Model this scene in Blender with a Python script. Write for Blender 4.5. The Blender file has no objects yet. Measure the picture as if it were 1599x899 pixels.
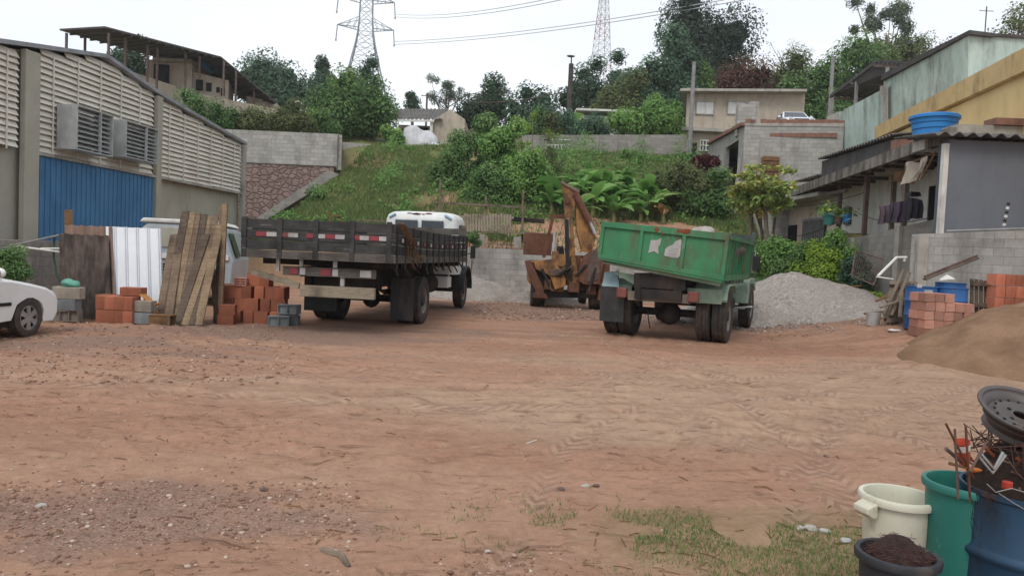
import bpy, bmesh, math, random
import numpy as np
from mathutils import Matrix, Vector, noise as mnoise
random.seed(7)
S = bpy.context.scene
C = S.collection
R = math.radians
PI = math.pi

# ---------------------------------------------------------------- camera
F, CX, CY = 1163.0, 799.5, 449.5
EYE = 1.55
PITCH = math.atan(51.5 / F)
ROLL = 0.043
cam_d = bpy.data.cameras.new('camera')
cam = bpy.data.objects.new('camera', cam_d); C.objects.link(cam)
cam_d.sensor_width = 36.0
cam_d.lens = F / 1599.0 * 36.0
cam_d.clip_start = 0.05
cam_d.clip_end = 3000
CAM_M = Matrix.Translation((0, 0, EYE)) @ Matrix.Rotation(PI / 2 - PITCH, 4, 'X') @ Matrix.Rotation(ROLL, 4, 'Z')
cam.matrix_world = CAM_M
S.camera = cam

# ---------------------------------------------------------------- world, sun, exposure
SUN_EL, SUN_AZ = R(52), R(200)        # azimuth clockwise from +Y
w = bpy.data.worlds.new('World'); S.world = w; w.use_nodes = True
nt = w.node_tree; nt.nodes.clear()
def wn(t, **k):
    n = nt.nodes.new(t)
    for a, b in k.items(): setattr(n, a, b)
    return n
sky = wn('ShaderNodeTexSky', sky_type='NISHITA', sun_disc=False, sun_elevation=SUN_EL, sun_rotation=SUN_AZ)
tc = wn('ShaderNodeTexCoord')
mp = wn('ShaderNodeMapping'); mp.inputs['Scale'].default_value = (1.0, 1.0, 2.6)
ns = wn('ShaderNodeTexNoise'); ns.inputs['Scale'].default_value = 1.7; ns.inputs['Detail'].default_value = 5
cr = wn('ShaderNodeValToRGB')
cr.color_ramp.elements[0].position = 0.3; cr.color_ramp.elements[0].color = (7.3, 7.8, 8.6, 1)
cr.color_ramp.elements[1].position = 0.72; cr.color_ramp.elements[1].color = (9.6, 9.8, 10.1, 1)
mx = wn('ShaderNodeMix', data_type='RGBA'); mx.inputs['Factor'].default_value = 0.86
bg = wn('ShaderNodeBackground'); bg.inputs['Strength'].default_value = 0.1
ow = wn('ShaderNodeOutputWorld')
nt.links.new(tc.outputs['Generated'], mp.inputs['Vector']); nt.links.new(mp.outputs['Vector'], ns.inputs['Vector'])
nt.links.new(ns.outputs['Fac'], cr.inputs['Fac'])
nt.links.new(sky.outputs['Color'], mx.inputs['A']); nt.links.new(cr.outputs['Color'], mx.inputs['B'])
nt.links.new(mx.outputs['Result'], bg.inputs['Color']); nt.links.new(bg.outputs['Background'], ow.inputs['Surface'])
sun_d = bpy.data.lights.new('sun', 'SUN'); sun_d.energy = 1.35; sun_d.angle = R(25); sun_d.color = (1.0, 0.96, 0.9)
sun = bpy.data.objects.new('sun', sun_d); C.objects.link(sun)
sd = Vector((math.sin(SUN_AZ) * math.cos(SUN_EL), math.cos(SUN_AZ) * math.cos(SUN_EL), math.sin(SUN_EL)))
sun.rotation_euler = sd.to_track_quat('Z', 'Y').to_euler()
S.view_settings.view_transform = 'Standard'
S.view_settings.look = 'None'
S.view_settings.exposure = 0.38
S.view_settings.gamma = 1.0
S.cycles.max_bounces = 6
S.cycles.transparent_max_bounces = 4
S.cycles.use_denoising = True

# ---------------------------------------------------------------- pixel helpers
def ray(px, py):
    d = CAM_M.to_3x3() @ Vector(((px - CX) / F, -(py - CY) / F, -1.0))
    return d
def at(px, py, Y):
    """world point seen at photo pixel (px,py) whose world y is Y"""
    d = ray(px, py)
    return Vector((0, 0, EYE)) + d * (Y / d.y)
def on(px, py, z=0.0):
    d = ray(px, py)
    return Vector((0, 0, EYE)) + d * ((z - EYE) / d.z)

# ---------------------------------------------------------------- numpy noise
def _hash(ix, iy, s):
    h = (ix.astype(np.int64) * 374761393 + iy.astype(np.int64) * 668265263 + s * 1442695041) & 0xffffffff
    h = ((h ^ (h >> 13)) * 1274126177) & 0xffffffff
    h = h ^ (h >> 16)
    return (h & 0xffff) / 65535.0
def vnoise(x, y, s=0):
    x = np.asarray(x, float); y = np.asarray(y, float)
    ix = np.floor(x); iy = np.floor(y); fx = x - ix; fy = y - iy
    fx = fx * fx * (3 - 2 * fx); fy = fy * fy * (3 - 2 * fy)
    a = _hash(ix, iy, s); b = _hash(ix + 1, iy, s); c = _hash(ix, iy + 1, s); d = _hash(ix + 1, iy + 1, s)
    return a + (b - a) * fx + (c - a) * fy + (a - b - c + d) * fx * fy
def fbm(x, y, s=0, o=4):
    t = 0; amp = 1; tot = 0
    for k in range(o):
        t = t + vnoise(x * 2 ** k + 13.7 * k, y * 2 ** k + 7.3 * k, s + k) * amp; tot += amp; amp *= 0.5
    return t / tot
def ss(a, b, x):
    t = np.clip((np.asarray(x, float) - a) / (b - a), 0, 1)
    return t * t * (3 - 2 * t)

# ---------------------------------------------------------------- materials
def lin(h):
    h = h.lstrip('#'); o = []
    for i in (0, 2, 4):
        c = int(h[i:i + 2], 16) / 255.0
        o.append(c / 12.92 if c <= 0.04045 else ((c + 0.055) / 1.055) ** 2.4)
    return tuple(o) + (1.0,)
def newmat(name):
    m = bpy.data.materials.new(name); m.use_nodes = True
    n = m.node_tree; n.nodes.clear()
    out = n.nodes.new('ShaderNodeOutputMaterial'); b = n.nodes.new('ShaderNodeBsdfPrincipled')
    n.links.new(b.outputs[0], out.inputs[0])
    return m, n, b
def nd(n, t, **k):
    x = n.nodes.new(t)
    for a, b in k.items(): setattr(x, a, b)
    return x
def coords(n, scale, kind='Object'):
    t = nd(n, 'ShaderNodeTexCoord'); m = nd(n, 'ShaderNodeMapping'); m.inputs['Scale'].default_value = scale
    n.links.new(t.outputs[kind], m.inputs['Vector']); return m.outputs['Vector']
def noise_n(n, vec, scale, detail=4, rough=0.6):
    x = nd(n, 'ShaderNodeTexNoise'); x.inputs['Scale'].default_value = scale
    x.inputs['Detail'].default_value = detail; x.inputs['Roughness'].default_value = rough
    n.links.new(vec, x.inputs['Vector']); return x.outputs['Fac']
def ramp(n, fac, p0, p1, c0=(0, 0, 0, 1), c1=(1, 1, 1, 1)):
    r = nd(n, 'ShaderNodeValToRGB'); e = r.color_ramp.elements
    e[0].position = p0; e[1].position = p1; e[0].color = c0; e[1].color = c1
    n.links.new(fac, r.inputs['Fac']); return r.outputs['Color']
def mixc(n, fac, a, b, mode='MIX'):
    x = nd(n, 'ShaderNodeMix', data_type='RGBA', blend_type=mode)
    for s, v in (('Factor', fac), ('A', a), ('B', b)):
        if isinstance(v, (int, float)): x.inputs[s].default_value = v
        elif isinstance(v, tuple): x.inputs[s].default_value = v
        else: n.links.new(v, x.inputs[s])
    return x.outputs['Result']
def bump(n, b, h, strength=0.3, dist=0.02):
    x = nd(n, 'ShaderNodeBump'); x.inputs['Strength'].default_value = strength; x.inputs['Distance'].default_value = dist
    n.links.new(h, x.inputs['Height']); n.links.new(x.outputs['Normal'], b.inputs['Normal'])
MATS = {}
def pm(name, c1, c2=None, scale=3.0, rough=0.75, bmp=0.25, dirt=None, damt=0.5, dscale=(1.2, 1.2, 0.35), dlo=0.5, dhi=0.72, metal=0.0, stretch=(1, 1, 1), spec=0.3, bscale=None, kind='Object'):
    """weathered surface: two close tones, optional dirt streaks, fine bump"""
    if name in MATS: return MATS[name]
    m, n, b = newmat(name)
    c1 = lin(c1) if isinstance(c1, str) else c1
    c2 = lin(c2) if isinstance(c2, str) else (c2 or tuple(v * 0.78 for v in c1[:3]) + (1,))
    v = coords(n, stretch, kind)
    f = noise_n(n, v, scale, 5)
    col = mixc(n, ramp(n, f, 0.35, 0.65), c1, c2)
    if dirt:
        dc = lin(dirt) if isinstance(dirt, str) else dirt
        v2 = coords(n, dscale, kind); f2 = noise_n(n, v2, 2.2, 6, 0.7)
        k = nd(n, 'ShaderNodeMath', operation='MULTIPLY'); n.links.new(ramp(n, f2, dlo, dhi), k.inputs[0]); k.inputs[1].default_value = damt
        col = mixc(n, k.outputs[0], col, dc)
    n.links.new(col, b.inputs['Base Color'])
    b.inputs['Roughness'].default_value = rough; b.inputs['Metallic'].default_value = metal
    b.inputs['Specular IOR Level'].default_value = spec
    if bmp: bump(n, b, noise_n(n, v, bscale or scale * 9, 4, 0.7), bmp, 0.01)
    MATS[name] = m; return m
def splatter(m, c, lo, hi, scale=5.5, stretch=(1, 1, 1), amt=1.0, lowz=None):
    """extra stains with a shape of their own over an existing material"""
    n = m.node_tree; b = [q for q in n.nodes if q.type == 'BSDF_PRINCIPLED'][0]; src = b.inputs['Base Color'].links[0].from_socket
    f = noise_n(n, coords(n, stretch), scale, 8, .75); k = nd(n, 'ShaderNodeMath', operation='MULTIPLY'); n.links.new(ramp(n, f, lo, hi), k.inputs[0]); k.inputs[1].default_value = amt
    n.links.new(mixc(n, k.outputs[0], src, lin(c)), b.inputs['Base Color']); return m
def vary(m, amt=.35):
    """each copy of an object gets its own brightness"""
    n = m.node_tree; b = [q for q in n.nodes if q.type == 'BSDF_PRINCIPLED'][0]; src = b.inputs['Base Color'].links[0].from_socket
    oi = nd(n, 'ShaderNodeObjectInfo'); g = ramp(n, oi.outputs['Random'], 0, 1, (1 - amt, 1 - amt, 1 - amt, 1), (1 + amt * .6, 1 + amt * .55, 1 + amt * .5, 1))
    n.links.new(mixc(n, 1.0, src, g, 'MULTIPLY'), b.inputs['Base Color']); return m
def wood(name, c1, c2, grain=1.0, rough=0.85):
    """weathered timber, grain along local longest axis is approximated by stretched UV noise"""
    if name in MATS: return MATS[name]
    m, n, b = newmat(name)
    v = coords(n, (1.5, 14, 1), 'UV'); f = noise_n(n, v, 3 * grain, 6, 0.7)
    v2 = coords(n, (1, 1, 1)); f2 = noise_n(n, v2, 2.3, 3)
    col = mixc(n, ramp(n, f, 0.3, 0.7), lin(c1), lin(c2))
    col = mixc(n, ramp(n, f2, 0.45, 0.75), col, tuple(x * 0.55 for x in lin(c2)[:3]) + (1,))
    n.links.new(col, b.inputs['Base Color']); b.inputs['Roughness'].default_value = rough
    b.inputs['Specular IOR Level'].default_value = 0.2
    bump(n, b, f, 0.4, 0.01); MATS[name] = m; return m
def blocks(name, c1, c2, mortar, bw=0.4, bh=0.2, ms=0.012, dirt='3a3630', damt=0.55, bmp=0.6, offs=0.5, dlo=0.5, dhi=0.75, scale=1.0):
    if name in MATS: return MATS[name]
    m, n, b = newmat(name)
    v = coords(n, (1, 1, 1), 'UV')
    # wobble the joints slightly
    nz = nd(n, 'ShaderNodeTexNoise'); nz.inputs['Scale'].default_value = 3; n.links.new(v, nz.inputs['Vector'])
    va = nd(n, 'ShaderNodeVectorMath', operation='MULTIPLY_ADD'); n.links.new(nz.outputs['Color'], va.inputs[0])
    va.inputs[1].default_value = (0.02, 0.02, 0); n.links.new(v, va.inputs[2])
    br = nd(n, 'ShaderNodeTexBrick'); n.links.new(va.outputs[0], br.inputs['Vector'])
    br.inputs['Scale'].default_value = 1.0; br.inputs['Brick Width'].default_value = bw; br.inputs['Row Height'].default_value = bh
    br.inputs['Mortar Size'].default_value = ms; br.inputs['Mortar Smooth'].default_value = 0.3; br.offset = offs
    br.inputs['Color1'].default_value = lin(c1); br.inputs['Color2'].default_value = lin(c2); br.inputs['Mortar'].default_value = lin(mortar)
    vo = coords(n, (1, 1, 0.3)); f = noise_n(n, vo, 1.1, 6, 0.7)
    k = nd(n, 'ShaderNodeMath', operation='MULTIPLY'); n.links.new(ramp(n, f, dlo, dhi), k.inputs[0]); k.inputs[1].default_value = damt
    col = mixc(n, k.outputs[0], br.outputs['Color'], lin(dirt))
    v3 = coords(n, (1, 1, 1)); f3 = noise_n(n, v3, 9, 5, 0.7)
    col = mixc(n, 0.35, col, mixc(n, 1.0, col, ramp(n, f3, 0.2, 0.8, (0.45, 0.45, 0.45, 1), (1.4, 1.4, 1.4, 1)), 'MULTIPLY'))
    n.links.new(col, b.inputs['Base Color']); b.inputs['Roughness'].default_value = 0.92; b.inputs['Specular IOR Level'].default_value = 0.15
    ad = nd(n, 'ShaderNodeMath', operation='MULTIPLY_ADD'); n.links.new(f3, ad.inputs[0]); ad.inputs[1].default_value = 0.35
    iv = nd(n, 'ShaderNodeMath', operation='SUBTRACT'); iv.inputs[0].default_value = 1.0; n.links.new(br.outputs['Fac'], iv.inputs[1])
    n.links.new(iv.outputs[0], ad.inputs[2]); bump(n, b, ad.outputs[0], bmp, 0.012)
    MATS[name] = m; return m
def glassm(name, col=(0.03, 0.04, 0.05, 1), rough=0.08):
    if name in MATS: return MATS[name]
    m, n, b = newmat(name); b.inputs['Base Color'].default_value = col; b.inputs['Roughness'].default_value = rough
    b.inputs['Specular IOR Level'].default_value = 0.6
    f = noise_n(n, coords(n, (1, 1, 1)), 3, 3)
    n.links.new(ramp(n, f, 0.3, 0.8, (rough,) * 3 + (1,), (rough + 0.25,) * 3 + (1,)), b.inputs['Roughness'])
    MATS[name] = m; return m
def leafm(name, c1, c2, c3=None, rough=0.65, trans=0.25):
    """foliage: per-leaf tint attribute blends the tones"""
    if name in MATS: return MATS[name]
    m, n, b = newmat(name)
    a = nd(n, 'ShaderNodeAttribute'); a.attribute_name = 'tint'
    r = nd(n, 'ShaderNodeValToRGB'); e = r.color_ramp.elements
    e[0].position = 0.05; e[0].color = lin(c1); e[1].position = 0.75; e[1].color = lin(c2)
    if c3: x = e.new(0.97); x.color = lin(c3)
    n.links.new(a.outputs['Fac'], r.inputs['Fac']); n.links.new(r.outputs['Color'], b.inputs['Base Color'])
    b.inputs['Roughness'].default_value = rough; b.inputs['Specular IOR Level'].default_value = 0.25
    if trans:
        tr = nd(n, 'ShaderNodeBsdfTranslucent'); n.links.new(r.outputs['Color'], tr.inputs['Color'])
        ms = nd(n, 'ShaderNodeMixShader'); ms.inputs[0].default_value = trans
        out = [q for q in n.nodes if q.type == 'OUTPUT_MATERIAL'][0]
        n.links.new(b.outputs[0], ms.inputs[1]); n.links.new(tr.outputs[0], ms.inputs[2]); n.links.new(ms.outputs[0], out.inputs[0])
    MATS[name] = m; return m

# ---------------------------------------------------------------- objects
def tag(o, label=None, cat=None, group=None, kind=None):
    if label: o['label'] = label
    if cat: o['category'] = cat
    if group: o['group'] = group
    if kind: o['kind'] = kind
    return o
def thing(name, label, cat, loc=(0, 0, 0), rz=0.0, group=None, rot=None):
    o = bpy.data.objects.new(name, None); C.objects.link(o); o.empty_display_size = 0.2
    o.location = loc; o.rotation_euler = rot if rot else (0, 0, rz)
    return tag(o, label, cat, group)
def copy_tree(o, parent=None):
    c = o.copy(); C.objects.link(c); c.parent = parent
    for ch in list(o.children):
        copy_tree(ch, c)
    return c

def fastmesh(name, V, FC, mat, parent=None, tint=None, smooth=False, loc=None, attrs=None):
    """V (n,3) array, FC (m,k) array of one face size"""
    V = np.asarray(V, np.float32); FC = np.asarray(FC, np.int32)
    me = bpy.data.meshes.new(name); me.vertices.add(len(V)); me.vertices.foreach_set('co', V.ravel())
    k = FC.shape[1]; me.loops.add(FC.size); me.loops.foreach_set('vertex_index', FC.ravel())
    me.polygons.add(len(FC)); me.polygons.foreach_set('loop_start', np.arange(0, FC.size, k, dtype=np.int32))
    me.polygons.foreach_set('loop_total', np.full(len(FC), k, np.int32))
    if smooth: me.polygons.foreach_set('use_smooth', np.ones(len(FC), bool))
    if tint is not None:
        a = me.attributes.new('tint', 'FLOAT', 'POINT'); a.data.foreach_set('value', np.asarray(tint, np.float32))
    for an, av in (attrs or {}).items():
        a = me.attributes.new(an, 'FLOAT', 'POINT'); a.data.foreach_set('value', np.asarray(av, np.float32))
    me.update(); me.validate()
    if mat: me.materials.append(mat)
    o = bpy.data.objects.new(name, me); C.objects.link(o)
    if parent: o.parent = parent
    if loc is not None: o.location = loc
    return o

class MB:
    """mesh builder; one object = one part. M transforms everything that is added."""
    def __init__(s, M=None, root=None):
        s.v = []; s.f = []; s.sm = []
        s.M = M or Matrix.Identity(4)
        if root is not None:   # coordinates given in world space, stored relative to root
            s.M = root_inv(root)
    def add(s, pts, faces, smooth=False, L=None):
        b = len(s.v); T = s.M @ L if L is not None else s.M
        s.v += [T @ Vector(p) for p in pts]; s.f += [tuple(b + i for i in f) for f in faces]
        s.sm += [smooth] * len(faces); return s
    def box(s, x0, x1, y0, y1, z0, z1, L=None):
        p = [(x0, y0, z0), (x1, y0, z0), (x1, y1, z0), (x0, y1, z0), (x0, y0, z1), (x1, y0, z1), (x1, y1, z1), (x0, y1, z1)]
        return s.add(p, [(0, 3, 2, 1), (4, 5, 6, 7), (0, 1, 5, 4), (1, 2, 6, 5), (2, 3, 7, 6), (3, 0, 4, 7)], False, L)
    def hexa(s, p):
        return s.add(p, [(0, 3, 2, 1), (4, 5, 6, 7), (0, 1, 5, 4), (1, 2, 6, 5), (2, 3, 7, 6), (3, 0, 4, 7)])
    def beam(s, a, b, wd, ht, up=(0, 0, 1)):
        """rectangular bar from a to b"""
        a = Vector(a); b = Vector(b); d = (b - a).normalized(); u = Vector(up)
        if abs(d.dot(u)) > 0.99: u = Vector((0, 1, 0))
        r = d.cross(u).normalized(); u = r.cross(d).normalized()
        r = r * wd / 2; u = u * ht / 2
        return s.hexa([a - r - u, a + r - u, b + r - u, b - r - u, a - r + u, a + r + u, b + r + u, b - r + u])
    def tube(s, pts, rad, n=8, cap=True):
        """tube along a list of points; rad number or list"""
        pts = [Vector(p) for p in pts]; rad = rad if isinstance(rad, (list, tuple)) else [rad] * len(pts)
        P = []; prev = None
        for i, p in enumerate(pts):
            d = (pts[min(i + 1, len(pts) - 1)] - pts[max(i - 1, 0)]).normalized()
            if prev is None:
                a = Vector((0, 0, 1)) if abs(d.z) < 0.9 else Vector((1, 0, 0))
            else: a = prev
            r = d.cross(a).normalized(); a = r.cross(d).normalized(); prev = a
            for k in range(n):
                t = 2 * PI * k / n; P.append(p + (r * math.cos(t) + a * math.sin(t)) * rad[i])
        Fc = []
        for i in range(len(pts) - 1):
            for k in range(n):
                Fc.append((i * n + k, i * n + (k + 1) % n, (i + 1) * n + (k + 1) % n, (i + 1) * n + k))
        if cap:
            Fc.append(tuple(range(n - 1, -1, -1))); Fc.append(tuple((len(pts) - 1) * n + k for k in range(n)))
        return s.add(P, Fc, n > 5)
    def cyl(s, a, b, r, n=16, r2=None):
        return s.tube([a, b], [r, r if r2 is None else r2], n)
    def lathe(s, prof, L=None, n=32, close=False):
        """prof list of (radius, z) turned around local z"""
        P = []; m = len(prof)
        for k in range(n):
            t = 2 * PI * k / n
            for r, z in prof: P.append((r * math.cos(t), r * math.sin(t), z))
        Fc = []
        for k in range(n):
            q = (k + 1) % n
            for i in range(m - 1): Fc.append((k * m + i, q * m + i, q * m + i + 1, k * m + i + 1))
            if close: Fc.append((k * m + m - 1, q * m + m - 1, q * m, k * m))
        return s.add(P, Fc, True, L)
    def prism(s, poly, d0, d1, L=None, axis='y'):
        """2D polygon (u,v) extruded between d0,d1. axis y: u=x v=z; axis x: u=y v=z; axis z: u=x v=y"""
        f = {'y': lambda u, v, d: (u, d, v), 'x': lambda u, v, d: (d, u, v), 'z': lambda u, v, d: (u, v, d)}[axis]
        n = len(poly); P = [f(u, v, d0) for u, v in poly] + [f(u, v, d1) for u, v in poly]
        Fc = [tuple(range(n)), tuple(range(2 * n - 1, n - 1, -1))] + [(i, n + i, n + (i + 1) % n, (i + 1) % n) for i in range(n)]
        return s.add(P, Fc, False, L)
    def slab(s, pts, off):
        """planar-ish polygon with thickness: off is the extrusion vector"""
        off = Vector(off); n = len(pts); P = [Vector(p) for p in pts] + [Vector(p) + off for p in pts]
        Fc = [tuple(range(n)), tuple(range(2 * n - 1, n - 1, -1))] + [(i, n + i, n + (i + 1) % n, (i + 1) % n) for i in range(n)]
        return s.add(P, Fc)
    def blob(s, c, rx, ry, rz, seed=0, amp=0.25, sub=2, L=None):
        bm = bmesh.new(); bmesh.ops.create_icosphere(bm, subdivisions=sub, radius=1)
        P = []
        for v in bm.verts:
            k = 1 + amp * mnoise.noise(v.co * 1.3 + Vector((seed * 3.1, seed * 1.7, seed)))
            P.append((c[0] + v.co.x * rx * k, c[1] + v.co.y * ry * k, c[2] + v.co.z * rz * k))
        Fc = [tuple(v.index for v in f.verts) for f in bm.faces]; bm.free()
        return s.add(P, Fc, sub > 1, L)
    def build(s, name, mat, parent=None, bevel=0.0, seg=2, sharp=40, label=None):
        me = bpy.data.meshes.new(name); me.from_pydata([tuple(v) for v in s.v], [], s.f)
        bm = bmesh.new(); bm.from_mesh(me); bmesh.ops.recalc_face_normals(bm, faces=bm.faces); 
        uv = bm.loops.layers.uv.new('UVMap')
        for f in bm.faces:
            nn = f.normal
            if abs(nn.z) < 0.75:
                t = Vector((-nn.y, nn.x, 0)); t = t.normalized() if t.length > 1e-6 else Vector((1, 0, 0))
                if abs(t.x) >= abs(t.y):
                    t = t if t.x > 0 else -t
                else: t = t if t.y > 0 else -t
                for l in f.loops: l[uv].uv = (l.vert.co.dot(t), l.vert.co.z)
            else:
                for l in f.loops: l[uv].uv = (l.vert.co.x, l.vert.co.y)
        bm.to_mesh(me); bm.free()
        if any(s.sm):
            me.polygons.foreach_set('use_smooth', s.sm); me.update()
            try: me.set_sharp_from_angle(angle=R(sharp))
            except Exception: pass
        if mat: me.materials.append(mat)
        o = bpy.data.objects.new(name, me); C.objects.link(o)
        if parent is not None: o.parent = parent
        if bevel:
            b = o.modifiers.new('bevel', 'BEVEL'); b.width = bevel; b.segments = seg; b.limit_method = 'ANGLE'; b.angle_limit = R(35)
            b.harden_normals = False
        if label: o['label'] = label
        return o
def root_inv(root):
    M = Matrix.Translation(root.location) @ root.rotation_euler.to_matrix().to_4x4()
    return M.inverted()
def rotM(loc, rx=0, ry=0, rz=0):
    return Matrix.Translation(loc) @ Matrix.Rotation(rz, 4, 'Z') @ Matrix.Rotation(ry, 4, 'Y') @ Matrix.Rotation(rx, 4, 'X')
def solo(mb, name, mat, label, cat, group=None, kind=None, bevel=0.0, recentre=True, sharp=40):
    """one-mesh thing: geometry in world space, origin moved to its base centre"""
    if recentre:
        xs = [v.x for v in mb.v]; ys = [v.y for v in mb.v]; zs = [v.z for v in mb.v]
        c = Vector(((min(xs) + max(xs)) / 2, (min(ys) + max(ys)) / 2, min(zs)))
        mb.v = [v - c for v in mb.v]
    else: c = Vector((0, 0, 0))
    o = mb.build(name, mat, None, bevel, sharp=sharp); o.location = c
    return tag(o, label, cat, group, kind)
# ================================================================ TERRAIN
HY = [-60, 27.9, 28.3, 30, 38, 46, 52, 62, 75, 100, 200, 500]
HZ = [0, 0, 1.5, 2.2, 5.2, 7.9, 8.6, 10.2, 12.5, 15, 24, 40]
LY = [-60, 38.0, 38.5, 46, 52, 58, 75, 100, 200, 500]
LZ = [0, 0, 5.6, 7.2, 9.6, 11.6, 12.5, 15, 24, 40]
def smooth_h(x, y):
    x = np.asarray(x, float); y = np.asarray(y, float)
    yy = y + 0.25 * (fbm(x * 0.5, y * 0.5, 41) - 0.5) * (y > 31)
    zc = np.interp(yy, HY, HZ); zl = np.interp(yy, LY, LZ)
    # grassy slope falls away in front of the stone retaining wall on the left
    wl = ss(-8.6, -13.0, x) * (1 - ss(38.2, 38.6, y))
    z = zc * (1 - wl) + 0.5 * wl * ss(28, 31, y)
    back = ss(38.2, 38.6, y)
    kl = ss(-8.5, -11.0, x) * back
    z = z * (1 - kl) + (zl * kl)
    # right: the yard climbs gently toward the terrace
    z = z + (0.5 * ss(5.5, 9.0, x) * ss(11, 16, y) + 0.75 * ss(20, 27, y) * ss(6.5, 10, x)) * (1 - ss(28, 30, y))
    kb = ss(.305, .345, x / np.maximum(y, 1)) * ss(28, 29.5, y) * (1 - ss(36.8, 37.8, y))
    z = z * (1 - kb) + np.minimum(z, 1.75) * kb
    # terrace level behind the right-hand walls
    xr = 11.6 + 0.05 * (y - 20)
    kr = ss(xr - 0.3, xr + 0.1, x) * ss(18.2, 19.0, y) * (1 - ss(28.0, 29.5, y) * (1 - ss(36.8, 37.8, y)))
    z = np.where(kr > 0, z * (1 - kr) + np.maximum(z, 2.35 + 0.07 * np.clip(y - 20, 0, 30)) * kr, z)
    k2 = ss(13.3, 14.2, x) * ss(36.5, 38.0, y)
    z = np.where(k2 > 0, z * (1 - k2) + np.maximum(z, 8.6) * k2, z)
    z = z + 5.0 * ss(10, 26, x) * ss(52, 72, y) * (1 - ss(100, 200, y))
    # shallow dip where the photographer stands
    z = z - 0.25 * (1 - ss(3.5, 9.0, np.hypot(x, y)))
    return z
def ruts(x, y):
    # tyre tracks: bundles of thin ridges following wide arcs through the yard
    h = 0 * x
    for (cx, cy, rad, wdt, sd, amp) in ((2, -14, 21.5, 1.0, 1, .020), (7, -10, 19.0, 1.2, 2, .022), (9, 26, 19.4, .9, 3, .018), (-7, -16, 24.5, 1.1, 4, .014),
                                   (14, 14, 12.0, .8, 5, .02), (1, 34, 27.0, .9, 6, .016), (6, -22, 31.0, 1.3, 7, .02), (-14, 30, 27.0, .7, 8, .014), (4, 24, 15.2, .5, 9, .02)):
        d = np.hypot(x - cx, y - cy) - rad; t = np.arctan2(y - cy, x - cx) * rad
        d = d + (fbm(t * 0.25, d * 0 + sd, sd, 2) - 0.5) * 1.2
        env = np.exp(-(d / wdt) ** 2) * ss(0.35, 0.6, fbm(t * 0.3, d * .5, sd + 20, 3))
        h = h + 1.7 * env * amp * (np.abs(np.sin(d * 9 + 2 * vnoise(t * 0.6, d, sd))) - 0.6 + .7 * (vnoise(t * 5, d * 6, sd + 3) - .5))
    return h
def ground_z(x, y):
    z = smooth_h(x, y)
    near = 1 - ss(27, 28, y)
    rough_hill = ss(29, 33, y)
    z = z + near * (0.10 * (fbm(x * 0.18, y * 0.25, 5, 3) - 0.5) + 0.030 * (fbm(x * 1.1, y * 1.6, 9, 4) - 0.5) + 0.016 * (fbm(x * 6, y * 7, 11, 3) - 0.5) + .026 * ss(.56, .66, fbm(x * 4.5, y * 7.5, 51, 4)) * ss(.46, .62, fbm(x * .45, y * .8, 53, 3)) * (1 - ss(16, 24, y))) * ss(1, 3, np.hypot(x, y))
    z = z + ruts(x, y) * near
    z = z + rough_hill * (0.5 * (fbm(x * 0.5, y * 0.5, 15, 4) - 0.5)) * (1 - ss(60, 90, y))
    return z
def gz(x, y): return float(ground_z(np.array([float(x)]), np.array([float(y)]))[0])
def gp(px, py):
    """walk the ray of a photo pixel down to the ground"""
    d = ray(px, py); o = Vector((0, 0, EYE)); t = 1.5
    while t < 300:
        p = o + d * t
        if p.z <= gz(p.x, p.y): return p
        t *= 1.01
    return p
def seat(px, py, dy=0.0):
    p = gp(px, py); p.y += dy; p.z = gz(p.x, p.y); return p

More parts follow.
